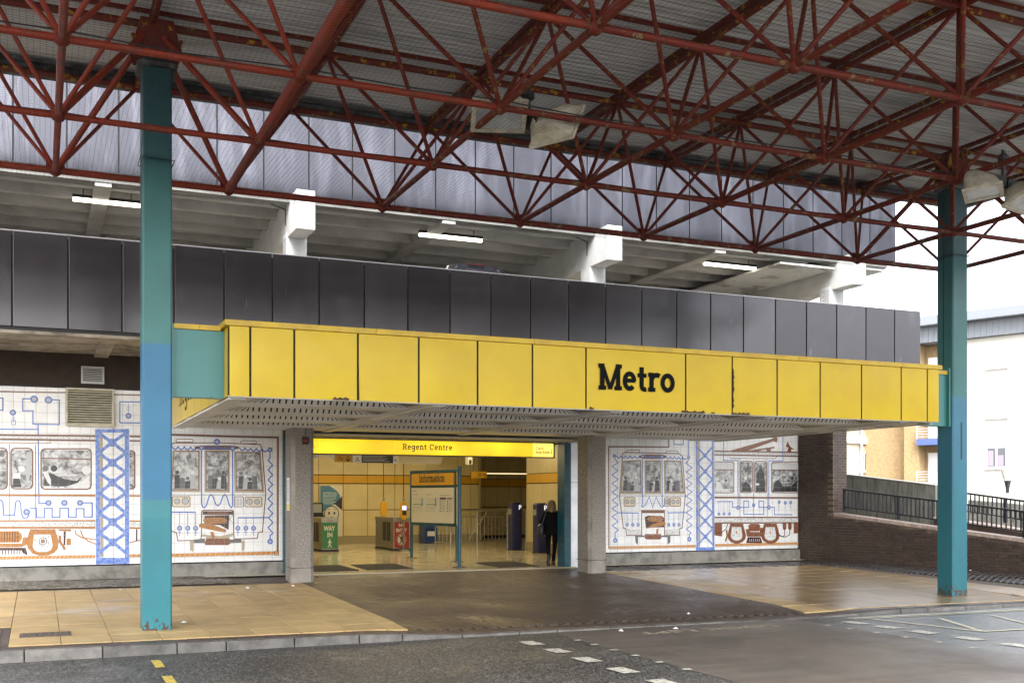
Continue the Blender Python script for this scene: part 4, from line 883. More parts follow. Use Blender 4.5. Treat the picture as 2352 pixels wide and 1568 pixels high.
ML='''l 3 0 0.0325 -0.856,3.828,0.52,3.857
l 3 0 0.0325 1.43,3.854,2.529,3.868
l 1 1 0.0275 -0.137,3.707,-0.305,3.701,-0.305,3.456,-0.115,3.462,-0.115,3.192,0.383,3.193,0.383,3.701,0.246,3.703
l 1 1 0.0275 -0.834,3.693,-0.67,3.699,-0.67,3.457,-0.834,3.451
l 1 1 0.0275 -0.856,3.068,-0.014,3.084
l 1 1 0.0275 -0.018,3.183,-0.002,1.573,0.133,1.573
l 1 1 0.0275 0.832,1.579,1.018,1.578,1.018,1.283,0.855,1.284,0.855,1.459,0.705,1.459,0.705,1.28,0.555,1.281,0.555,1.465,0.394,1.466,0.394,1.283,0.246,1.284,0.246,1.466,0.099,1.467,0.099,1.277,-0.052,1.279,-0.052,1.468,-0.171,1.468
l 1 1 0.0275 -0.182,1.341,-0.227,1.273,-0.294,1.273,-0.331,1.366,-0.345,1.562,-0.371,1.625,-0.409,1.63,-0.438,1.586,-0.456,1.33,-0.659,1.332,-0.67,1.587,-0.703,1.635,-0.768,1.635,-0.801,1.563,-0.812,1.333
l 1 1 0.0275 1.56,3.263,1.56,3.705,2.041,3.717
l 1 1 0.0275 1.56,3.263,2.041,3.271
l 1 1 0.0125 -0.482,3.365,-0.482,3.243
l 1 1 0.0125 -0.515,3.242,-0.438,3.245,-0.438,3.171,-0.515,3.169,-0.515,3.242
l 1 1 0.0075 -0.531,3.315,-0.438,3.318
l 1 1 0.0075 -0.531,3.286,-0.438,3.288
l 1 1 0.0075 -0.531,3.257,-0.438,3.259
c 1 1 0.075 -0.092,3.701
c 11 2 0.0413 -0.092,3.701
c 1 1 0.075 0.178,3.693
c 11 2 0.0413 0.178,3.693
c 1 1 0.06 -0.489,3.414
c 11 2 0.033 -0.489,3.414
c 1 1 0.06 0.178,1.58
c 11 2 0.033 0.178,1.58
c 1 1 0.0625 0.479,1.579
c 11 2 0.0344 0.479,1.579
c 1 1 0.06 0.781,1.579
c 11 2 0.033 0.781,1.579
c 1 1 0.065 -0.233,1.395
c 11 2 0.0358 -0.233,1.395
c 1 1 0.06 1.732,3.415
c 11 2 0.033 1.732,3.415
l 1 1 0.0075 1.692,3.596,1.771,3.598
l 1 1 0.0075 1.692,3.563,1.771,3.566
l 1 1 0.0075 1.692,3.527,1.771,3.53
l 1 1 0.01 1.73,3.686,1.73,3.458
l 3 0 0.045 -0.856,2.954,1.077,2.974
l 3 0 0.045 1.752,2.982,2.041,2.983
l 0 3 0.0075 -0.856,2.928,1.077,2.947
l 3 0 0.04 -0.856,2.87,1.077,2.881
l 3 0 0.04 1.752,2.888,2.041,2.889
l 0 3 0.0075 -0.856,2.847,1.077,2.857
l 9 0 0.045 -0.856,1.744,1.077,1.734
l 9 0 0.045 1.752,1.726,2.041,1.721
l 0 3 0.0075 -0.856,1.718,1.077,1.706
l 9 0 0.035 -0.856,1.219,1.077,1.207
l 9 0 0.035 1.752,1.194,2.041,1.186
l 0 3 0.0075 -0.856,1.199,1.077,1.186
l 9 0 0.045 -0.856,1.084,1.077,1.062
l 9 0 0.045 1.752,1.047,2.041,1.038
l 0 3 0.0075 -0.856,1.058,1.077,1.035
l 9 0 0.02 -0.856,2.797,0.201,2.806,0.224,2.839
p 15 4 0 -0.856,2.928,1.065,2.951,1.065,2.904,-0.856,2.892
p 15 4 0 -0.856,1.2,1.077,1.187,1.077,1.087,-0.856,1.108
p 15 4 0 1.752,1.176,2.041,1.173,2.041,1.077,1.752,1.08
p 12 5 0 -0.856,2.652,-0.61,2.656,-0.61,1.891,-0.856,1.89
p 12 5 0 -0.504,2.653,-0.139,2.66,-0.139,1.892,-0.504,1.891
p 13 5 0 0.058,2.668,0.976,2.674,0.976,1.889,0.058,1.893
p 12 5 0 1.752,2.66,1.843,2.661,1.843,1.886,1.752,1.886
l 3 6 0.0325 -0.834,2.684,-0.659,2.687,-0.613,2.666,-0.593,2.615,-0.593,1.939,-0.613,1.888,-0.659,1.866,-0.834,1.866,-0.88,1.887,-0.9,1.938,-0.9,2.61,-0.88,2.661,-0.834,2.684
l 3 6 0.0325 -0.456,2.688,-0.189,2.693,-0.142,2.672,-0.121,2.621,-0.121,1.941,-0.142,1.89,-0.189,1.868,-0.456,1.867,-0.502,1.888,-0.522,1.94,-0.522,2.614,-0.502,2.665,-0.456,2.688
l 3 6 0.0325 0.106,2.688,0.925,2.703,0.974,2.681,0.995,2.629,0.995,1.939,0.974,1.886,0.925,1.863,0.106,1.861,0.058,1.883,0.038,1.935,0.038,2.613,0.058,2.666,0.106,2.688
l 3 6 0.0275 0.043,2.495,0.99,2.489
l 3 6 0.0325 1.752,2.677,1.824,2.673,1.857,2.636,1.857,1.912,1.824,1.874,1.752,1.873
l 0 3 0.0125 -0.553,2.779,-0.553,1.234
l 0 3 0.0125 -0.07,2.764,-0.063,1.23
c 8 7 0.06 0.122,2.287
c 0 7 0.065 0.281,2.289
c 7 7 0.05 0.774,2.269
c 17 7 0.09 0.902,2.258
c 17 7 0.065 -0.327,2.27
c 8 7 0.065 0.394,2.055
p 0 7 0 0.088,1.93,0.099,2.152,0.212,2.202,0.44,2.08,0.716,2.032,0.832,2.133,0.716,1.957,0.44,1.919,0.235,1.931
p 17 7 0 0.532,1.919,0.832,2.033,0.96,2.159,0.971,1.901,0.532,1.899
p 17 7 0 0.065,2.213,0.156,2.226,0.224,2.054,0.224,1.93,0.156,2.004
p 17 7 0 0.349,2.163,0.739,2.167,0.739,2.144,0.349,2.141
p 0 7 0 -0.493,1.903,-0.482,2.147,-0.394,2.221,-0.327,1.904
p 17 7 0 -0.493,2.191,-0.349,2.192,-0.349,2.075,-0.493,2.074
p 7 7 0 -0.249,2.173,-0.227,2.614,-0.144,2.64,-0.144,2.37,-0.204,1.904,-0.227,1.904
p 9 8 0 -0.171,1.039,0.303,1.034,0.376,0.78,0.349,0.632,0.285,0.547,0.178,0.505,0.009,0.499,-0.121,0.543,-0.211,0.655,-0.249,0.778
p 17 9 0 -0.121,0.703,-0.092,0.935,0.217,0.931,0.258,0.708,0.224,0.61,0.144,0.575,-0.014,0.573,-0.092,0.616
p 15 4 0 -0.092,0.898,-0.059,0.927,0.185,0.924,0.231,0.659,-0.115,0.666
c 0 3 0.0775 0.072,0.793
c 17 9 0.065 0.072,0.793
c 0 3 0.04 0.072,0.793
c 10 8 0.0225 0.072,0.793
p 9 8 0 -0.856,1.011,-0.383,1.01,-0.323,0.938,-0.318,0.853,-0.371,0.776,-0.856,0.779
l 5 10 0.0175 -0.834,1.001,-0.834,0.788
l 5 10 0.0175 -0.786,1.001,-0.786,0.787
l 5 10 0.0175 -0.738,1,-0.738,0.787
l 5 10 0.0175 -0.69,0.999,-0.69,0.786
l 5 10 0.0175 -0.641,0.999,-0.641,0.785
l 5 10 0.0175 -0.593,0.998,-0.593,0.784
l 5 10 0.0175 -0.544,0.998,-0.544,0.783
l 5 10 0.0175 -0.496,0.997,-0.496,0.783
l 5 10 0.0175 -0.447,0.996,-0.447,0.782
l 5 10 0.0175 -0.398,0.996,-0.398,0.781
p 9 8 0 -0.856,0.76,-0.323,0.755,-0.3,0.882,-0.224,0.881,-0.233,0.729,-0.327,0.677,-0.856,0.687
p 5 10 0 -0.856,0.677,-0.249,0.666,-0.211,0.504,-0.305,0.559,-0.327,0.614,-0.856,0.624
l 5 10 0.0225 -0.834,0.624,-0.834,0.541
l 5 10 0.0225 -0.782,0.623,-0.782,0.54
l 5 10 0.0225 -0.729,0.622,-0.729,0.539
l 5 10 0.0225 -0.676,0.62,-0.676,0.538
l 5 10 0.0225 -0.624,0.619,-0.624,0.537
l 5 10 0.0225 -0.571,0.618,-0.571,0.536
l 5 10 0.0225 -0.518,0.617,-0.518,0.535
l 5 10 0.0225 -0.465,0.616,-0.465,0.533
l 5 10 0.0225 -0.411,0.615,-0.411,0.532
l 5 10 0.0225 -0.358,0.614,-0.358,0.531
p 9 8 0 0.372,1.033,0.612,1.03,0.605,0.988,0.372,0.996
p 5 10 0 0.463,0.99,0.509,0.989,0.497,0.704,0.463,0.705
p 9 8 0 0.52,0.845,0.605,0.844,0.605,0.707,0.52,0.708
l 9 8 0.05 0.394,0.904,0.406,0.767,0.463,0.68,0.491,0.612
l 0 3 0.0075 0.376,0.916,0.381,0.755,0.44,0.668,0.47,0.605
l 9 8 0.0275 0.688,1.012,0.705,0.924,0.832,0.848,1.088,0.814
l 9 8 0.0275 0.79,1.01,0.832,0.885,0.936,0.784,1.088,0.718
l 9 8 0.0275 1.752,0.732,1.872,0.768,2.041,0.791
l 5 10 0.035 1.896,1.022,1.896,0.768
l 10 11 0.065 -0.856,0.469,1.077,0.461
l 4 12 0.01 -0.838,0.444,-0.81,0.494
l 4 12 0.01 -0.764,0.444,-0.735,0.494
l 4 12 0.01 -0.689,0.444,-0.66,0.493
l 4 12 0.01 -0.613,0.443,-0.585,0.493
l 4 12 0.01 -0.538,0.443,-0.509,0.493
l 4 12 0.01 -0.462,0.442,-0.434,0.492
l 4 12 0.01 -0.387,0.442,-0.358,0.492
l 4 12 0.01 -0.311,0.442,-0.282,0.492
l 4 12 0.01 -0.234,0.441,-0.205,0.492
l 4 12 0.01 -0.158,0.441,-0.129,0.491
l 4 12 0.01 -0.081,0.441,-0.052,0.491
l 4 12 0.01 -0.004,0.44,0.025,0.491
l 4 12 0.01 0.073,0.44,0.102,0.49
l 4 12 0.01 0.15,0.439,0.18,0.49
l 4 12 0.01 0.228,0.439,0.257,0.49
l 4 12 0.01 0.306,0.439,0.335,0.489
l 4 12 0.01 0.384,0.438,0.413,0.489
l 4 12 0.01 0.462,0.438,0.491,0.489
l 4 12 0.01 0.54,0.437,0.57,0.488
l 4 12 0.01 0.619,0.437,0.649,0.488
l 4 12 0.01 0.698,0.437,0.728,0.488
l 4 12 0.01 0.777,0.436,0.807,0.487
l 4 12 0.01 0.856,0.436,0.886,0.487
l 4 12 0.01 0.936,0.436,0.966,0.487
l 4 12 0.01 1.015,0.435,1.046,0.487
l 0 3 0.0075 -0.856,0.435,1.077,0.425
l 10 11 0.065 1.752,0.458,2.041,0.46
l 4 12 0.01 1.778,0.433,1.809,0.485
l 4 12 0.01 1.874,0.433,1.905,0.485
l 4 12 0.01 1.97,0.433,2.002,0.486
l 0 3 0.0075 1.752,0.422,2.041,0.423
p 16 13 0 1.166,3.051,1.222,3.053,1.239,0.439,1.182,0.441
l 2 14 0.1 1.119,3.125,1.135,0.291
l 2 14 0.1 1.699,3.14,1.704,0.277
l 2 14 0.085 1.072,3.082,1.747,3.098
l 2 14 0.15 1.088,0.368,1.752,0.352
l 2 14 0.0775 1.138,3.038,1.408,2.843
l 2 14 0.0775 1.68,3.051,1.408,2.843
l 2 14 0.0775 1.14,2.624,1.408,2.843
l 2 14 0.0775 1.681,2.633,1.408,2.843
c 2 14 0.085 1.408,2.843
l 2 14 0.0775 1.14,2.624,1.41,2.419
l 2 14 0.0775 1.681,2.633,1.41,2.419
l 2 14 0.0775 1.143,2.21,1.41,2.419
l 2 14 0.0775 1.681,2.215,1.41,2.419
c 2 14 0.085 1.41,2.419
l 2 14 0.0775 1.143,2.21,1.412,2.006
l 2 14 0.0775 1.681,2.215,1.412,2.006
l 2 14 0.0775 1.145,1.784,1.412,2.006
l 2 14 0.0775 1.682,1.785,1.412,2.006
c 2 14 0.085 1.412,2.006
l 2 14 0.0775 1.145,1.784,1.413,1.59
l 2 14 0.0775 1.682,1.785,1.413,1.59
l 2 14 0.0775 1.148,1.362,1.413,1.59
l 2 14 0.0775 1.683,1.359,1.413,1.59
c 2 14 0.085 1.413,1.59
l 2 14 0.0775 1.148,1.362,1.415,1.174
l 2 14 0.0775 1.683,1.359,1.415,1.174
l 2 14 0.0775 1.15,0.943,1.415,1.174
l 2 14 0.0775 1.683,0.936,1.415,1.174
c 2 14 0.085 1.415,1.174
l 2 14 0.0775 1.15,0.943,1.416,0.751
l 2 14 0.0775 1.683,0.936,1.416,0.751
l 2 14 0.0775 1.153,0.529,1.416,0.751
l 2 14 0.0775 1.684,0.518,1.416,0.751
c 2 14 0.085 1.416,0.751
l 0 3 0.01 1.43,3.978,1.442,0.283
l 3 0 0.0451 1.986,3.042,4.885,3.028,4.881,0.462
l 0 3 0.0062 1.986,3.012,4.854,3,4.854,0.483
l 7 3 0.0062 1.986,3.088,4.927,3.075,4.94,0.365,1.986,0.371
l 10 11 0.082 2.311,0.448,4.906,0.455
l 4 12 0.0082 2.336,0.416,2.374,0.48
l 4 12 0.0082 2.44,0.417,2.478,0.48
l 4 12 0.0082 2.544,0.417,2.583,0.481
l 4 12 0.0082 2.648,0.417,2.687,0.481
l 4 12 0.0082 2.753,0.417,2.792,0.481
l 4 12 0.0082 2.858,0.417,2.898,0.482
l 4 12 0.0082 2.964,0.418,3.003,0.482
l 4 12 0.0082 3.07,0.418,3.11,0.482
l 4 12 0.0082 3.176,0.418,3.216,0.483
l 4 12 0.0082 3.283,0.418,3.323,0.483
l 4 12 0.0082 3.39,0.419,3.43,0.483
l 4 12 0.0082 3.498,0.419,3.538,0.484
l 4 12 0.0082 3.606,0.419,3.646,0.484
l 4 12 0.0082 3.714,0.419,3.755,0.485
l 4 12 0.0082 3.823,0.419,3.864,0.485
l 4 12 0.0082 3.932,0.42,3.973,0.485
l 4 12 0.0082 4.042,0.42,4.083,0.486
l 4 12 0.0082 4.152,0.42,4.193,0.486
l 4 12 0.0082 4.262,0.42,4.303,0.486
l 4 12 0.0082 4.373,0.421,4.414,0.487
l 4 12 0.0082 4.484,0.421,4.526,0.487
l 4 12 0.0082 4.596,0.421,4.637,0.487
l 4 12 0.0082 4.708,0.421,4.75,0.488
l 4 12 0.0082 4.82,0.422,4.862,0.488
l 0 3 0.0062 2.311,0.404,4.906,0.408
l 0 3 0.0123 4.816,0.501,4.898,0.499,4.901,0.498,4.902,0.495,4.902,0.406,4.901,0.403,4.898,0.402,4.816,0.404,4.813,0.405,4.812,0.408,4.812,0.497,4.813,0.5,4.816,0.501
l 3 15 0.0246 2.33,1.321,2.485,1.765,2.553,2.737,2.64,2.861,3.63,2.88,4.489,2.864,4.53,2.773,4.613,1.768,4.54,0.929,4.447,0.916,4.426,0.785,3.924,0.778,3.914,0.896,3.906,1.39,3.873,1.415,3.26,1.413,3.23,1.381,3.23,0.916,3.216,0.762,2.734,0.76,2.708,0.933,2.64,0.954,2.543,1.036,2.485,1.745
l 3 15 0.0164 2.718,2.943,3.032,2.95,3.046,2.944,3.052,2.93,3.052,2.906,3.046,2.891,3.032,2.885,2.718,2.878,2.705,2.884,2.699,2.898,2.699,2.923,2.705,2.937,2.718,2.943
l 3 15 0.0164 4.087,2.935,4.385,2.942,4.4,2.936,4.406,2.921,4.406,2.902,4.4,2.888,4.385,2.881,4.087,2.875,4.073,2.881,4.067,2.895,4.067,2.914,4.073,2.929,4.087,2.935
p 3 8 0 4.04,2.785,4.01,2.759,3.919,2.742,3.749,2.731,3.356,2.724,3.19,2.729,3.101,2.742,3.072,2.767,3.101,2.793,3.19,2.81,3.356,2.821,3.749,2.828,3.919,2.823,4.01,2.81
p 16 16 0 2.624,2.703,3.206,2.714,3.206,1.807,2.563,1.811
p 3 6 0 2.65,2.686,3.177,2.695,3.177,1.85,2.594,1.853
p 13 5 0 2.664,2.668,3.161,2.677,3.161,1.868,2.611,1.871
c 0 7 0.0403 2.72,2.23
p 0 7 0 2.659,1.883,2.67,2.17,2.77,2.175,2.785,1.883
c 7 7 0.0403 2.83,2.167
p 8 7 0 2.768,1.883,2.78,2.107,2.88,2.112,2.895,1.884
c 8 7 0.0403 2.94,2.104
p 0 7 0 2.878,1.884,2.889,2.044,2.99,2.048,3.005,1.884
c 17 7 0.0403 3.05,2.233
p 7 7 0 2.988,1.884,3,2.173,3.1,2.177,3.116,1.884
p 16 16 0 3.295,2.716,3.831,2.725,3.831,1.798,3.295,1.804
p 3 6 0 3.32,2.698,3.806,2.706,3.806,1.841,3.32,1.846
p 12 5 0 3.334,2.68,3.792,2.687,3.792,1.86,3.334,1.865
c 7 7 0.0407 3.425,2.232
p 8 7 0 3.361,1.877,3.373,2.171,3.476,2.175,3.492,1.877
c 8 7 0.0407 3.516,2.168
p 0 7 0 3.453,1.877,3.464,2.106,3.568,2.111,3.584,1.878
c 17 7 0.0407 3.608,2.103
p 7 7 0 3.544,1.878,3.556,2.041,3.66,2.046,3.676,1.878
c 0 7 0.0407 3.7,2.235
p 0 7 0 3.636,1.878,3.648,2.173,3.752,2.178,3.768,1.878
p 16 16 0 3.926,2.701,4.503,2.703,4.581,1.801,3.936,1.8
p 3 6 0 3.955,2.683,4.478,2.685,4.548,1.844,3.964,1.842
p 13 5 0 3.971,2.665,4.464,2.667,4.53,1.862,3.979,1.86
c 8 7 0.0395 4.075,2.221
p 0 7 0 4.012,1.873,4.024,2.16,4.126,2.165,4.142,1.873
c 17 7 0.0395 4.172,2.157
p 7 7 0 4.109,1.873,4.121,2.097,4.223,2.102,4.239,1.873
c 0 7 0.0395 4.269,2.094
p 0 7 0 4.206,1.873,4.217,2.033,4.32,2.038,4.336,1.874
c 7 7 0.0395 4.366,2.223
p 8 7 0 4.303,1.874,4.314,2.162,4.418,2.167,4.434,1.874
l 1 1 0.0306 2.485,2.783,2.517,2.737,2.549,2.722,2.581,2.736,2.613,2.782,2.645,2.736,2.677,2.721,2.709,2.736,2.742,2.781,2.774,2.735,2.806,2.72,2.838,2.735,2.871,2.78,2.903,2.734,2.936,2.719,2.968,2.734,3.001,2.779,3.033,2.733,3.066,2.718,3.098,2.733,3.131,2.748
l 1 1 0.0306 4.036,2.785,4.067,2.737,4.097,2.72,4.128,2.735,4.159,2.781,4.189,2.733,4.22,2.716,4.251,2.731,4.282,2.777,4.313,2.729,4.344,2.712,4.375,2.727,4.406,2.773,4.437,2.725,4.468,2.708,4.499,2.723,4.53,2.769,4.561,2.72,4.592,2.704,4.624,2.718,4.655,2.733
l 1 1 0.0306 3.29,2.763,3.832,2.767
l 1 1 0.0306 3.23,2.709,3.23,1.561,3.25,1.489,3.29,1.469,3.33,1.51,3.39,1.715,3.43,1.756,3.47,1.715,3.53,1.54,3.58,1.509,3.63,1.56,3.681,1.715,3.721,1.756,3.762,1.715,3.822,1.518,3.863,1.466,3.889,1.508,3.889,2.71
l 1 1 0.0306 2.485,1.377,3.107,1.373
l 1 1 0.0306 4.005,1.244,4.676,1.243
l 1 1 0.0306 4.707,2.692,4.707,2.566,4.665,2.513,4.764,2.409,4.665,2.303,4.764,2.195,4.665,2.082,4.764,1.978,4.665,1.868,4.764,1.768,4.665,1.658,4.764,1.557,4.665,1.442,4.77,1.337,4.676,1.243,4.77,1.131,4.665,1.022,4.77,0.895,4.707,0.843,4.711,0.77
l 1 1 0.0141 3.556,2.858,3.556,2.776
l 1 1 0.0141 2.771,1.369,2.771,1.078
l 1 1 0.0141 2.94,1.368,2.94,1.077
l 1 1 0.0141 3.105,1.367,3.105,1.075
l 1 1 0.0141 4.005,1.237,4.005,1.065
l 1 1 0.0141 4.179,1.236,4.179,1.063
l 1 1 0.0141 4.344,1.235,4.344,1.061
l 1 1 0.0141 2.736,0.943,2.806,0.942
l 1 1 0.0141 2.904,0.94,2.975,0.939
l 1 1 0.0141 3.07,0.938,3.141,0.937
l 1 1 0.0141 3.969,0.926,4.042,0.926
l 1 1 0.0141 4.142,0.924,4.216,0.923
l 1 1 0.0141 4.307,0.922,4.381,0.921
l 1 1 0.0141 2.771,0.973,2.771,0.867
l 1 1 0.0141 2.94,0.97,2.94,0.864
l 1 1 0.0141 3.105,0.968,3.105,0.862
l 1 1 0.0141 4.005,0.957,4.005,0.849
l 1 1 0.0141 4.179,0.955,4.179,0.847
l 1 1 0.0141 4.344,0.953,4.344,0.844
c 1 1 0.0656 3.556,2.904
c 11 2 0.0361 3.556,2.904
c 1 1 0.0554 3.23,2.766
c 11 2 0.0304 3.23,2.766
c 1 1 0.0554 3.889,2.761
c 11 2 0.0304 3.889,2.761
c 1 1 0.0554 4.707,2.751
c 11 2 0.0304 4.707,2.751
c 1 1 0.0615 4.711,0.711
c 11 2 0.0338 4.711,0.711
c 1 1 0.0533 2.771,1.03
c 11 2 0.0293 2.771,1.03
c 1 1 0.0533 2.94,1.028
c 11 2 0.0293 2.94,1.028
c 1 1 0.0533 3.105,1.026
c 11 2 0.0293 3.105,1.026
c 1 1 0.0533 4.005,1.015
c 11 2 0.0293 4.005,1.015
c 1 1 0.0533 4.179,1.013
c 11 2 0.0293 4.179,1.013
c 1 1 0.0533 4.344,1.011
c 11 2 0.0293 4.344,1.011
l 0 3 0.0082 2.485,1.745,4.603,1.732
l 0 3 0.0082 3.23,1.315,3.35,1.13
l 0 3 0.0082 3.751,1.291,3.904,1.124
l 0 3 0.0082 3.904,1.311,3.751,1.115
p 4 17 0 2.621,1.709,2.989,1.709,2.989,1.49,2.621,1.492
l 3 15 0.0185 2.644,1.709,2.965,1.709,2.982,1.701,2.989,1.684,2.989,1.515,2.982,1.498,2.965,1.49,2.644,1.491,2.628,1.499,2.621,1.516,2.621,1.684,2.628,1.701,2.644,1.709
c 0 3 0.0615 2.718,1.609
c 11 2 0.0513 2.718,1.609
c 0 3 0.0738 2.89,1.609
c 11 2 0.0636 2.89,1.609
p 4 17 0 4.159,1.694,4.526,1.694,4.526,1.485,4.159,1.486
l 3 15 0.0185 4.183,1.694,4.501,1.694,4.518,1.687,4.526,1.669,4.526,1.51,4.518,1.492,4.501,1.485,4.183,1.486,4.166,1.493,4.159,1.511,4.159,1.669,4.166,1.687,4.183,1.694
c 0 3 0.0697 4.255,1.594
c 11 2 0.0595 4.255,1.594
c 0 3 0.0615 4.42,1.594
c 11 2 0.0513 4.42,1.594
l 3 15 0.0185 3.948,1.705,4.101,1.705,4.116,1.698,4.122,1.684,4.122,1.507,4.116,1.492,4.101,1.486,3.948,1.487,3.934,1.493,3.928,1.508,3.928,1.684,3.934,1.698,3.948,1.705
l 0 3 0.0103 3.96,1.676,3.96,1.516
l 0 3 0.0103 3.992,1.676,3.992,1.516
l 0 3 0.0103 4.025,1.675,4.025,1.516
l 0 3 0.0103 4.057,1.675,4.057,1.515
l 0 3 0.0103 4.089,1.675,4.089,1.515
p 5 10 0 3.254,1.393,3.904,1.39,3.904,1.311,3.254,1.315
p 3 8 0 3.35,1.386,3.792,1.384,3.792,1.307,3.35,1.31
p 5 10 0 3.29,1.294,3.822,1.301,3.802,0.98,3.63,1.086,3.29,1.12
p 9 8 0 3.772,1.188,3.756,1.154,3.708,1.134,3.619,1.124,3.411,1.126,3.323,1.138,3.275,1.158,3.26,1.192,3.275,1.225,3.323,1.245,3.411,1.255,3.619,1.254,3.708,1.242,3.756,1.222
p 9 8 0 3.171,1.101,3.21,1.127,3.45,1.118,3.55,1.066,3.762,0.981,3.731,0.928,3.55,0.959,3.33,1.007,3.181,1.049
p 16 8 0 3.23,0.895,3.39,0.872,3.63,0.848,3.904,0.907,3.893,0.838,3.822,0.831,3.822,0.794,3.32,0.802,3.324,0.843,3.23,0.84
p 14 8 0 3.33,0.801,3.828,0.794,3.845,0.68,3.796,0.649,3.314,0.658,3.29,0.689
p 16 8 0 2.983,0.754,3.064,0.752,3.056,0.509,2.989,0.552
p 16 8 0 4.081,0.744,4.155,0.743,4.142,0.535,4.087,0.503
p 8 8 0 3.064,0.781,3.302,0.802,3.302,0.699,3.064,0.703
p 8 8 0 3.832,0.769,4.081,0.773,4.081,0.694,3.832,0.69
p 9 8 0 3.41,0.944,3.48,0.943,3.52,0.774,3.44,0.82
l 0 3 0.0082 3.318,1.228,3.382,1.15
l 0 3 0.0082 3.318,1.15,3.382,1.228
l 0 3 0.0082 3.43,1.228,3.494,1.149
l 0 3 0.0082 3.43,1.149,3.494,1.227
l 0 3 0.0082 3.598,1.226,3.663,1.147
l 0 3 0.0082 3.598,1.148,3.663,1.226
l 0 3 0.0082 3.679,1.226,3.743,1.146
l 0 3 0.0082 3.679,1.147,3.743,1.225'''
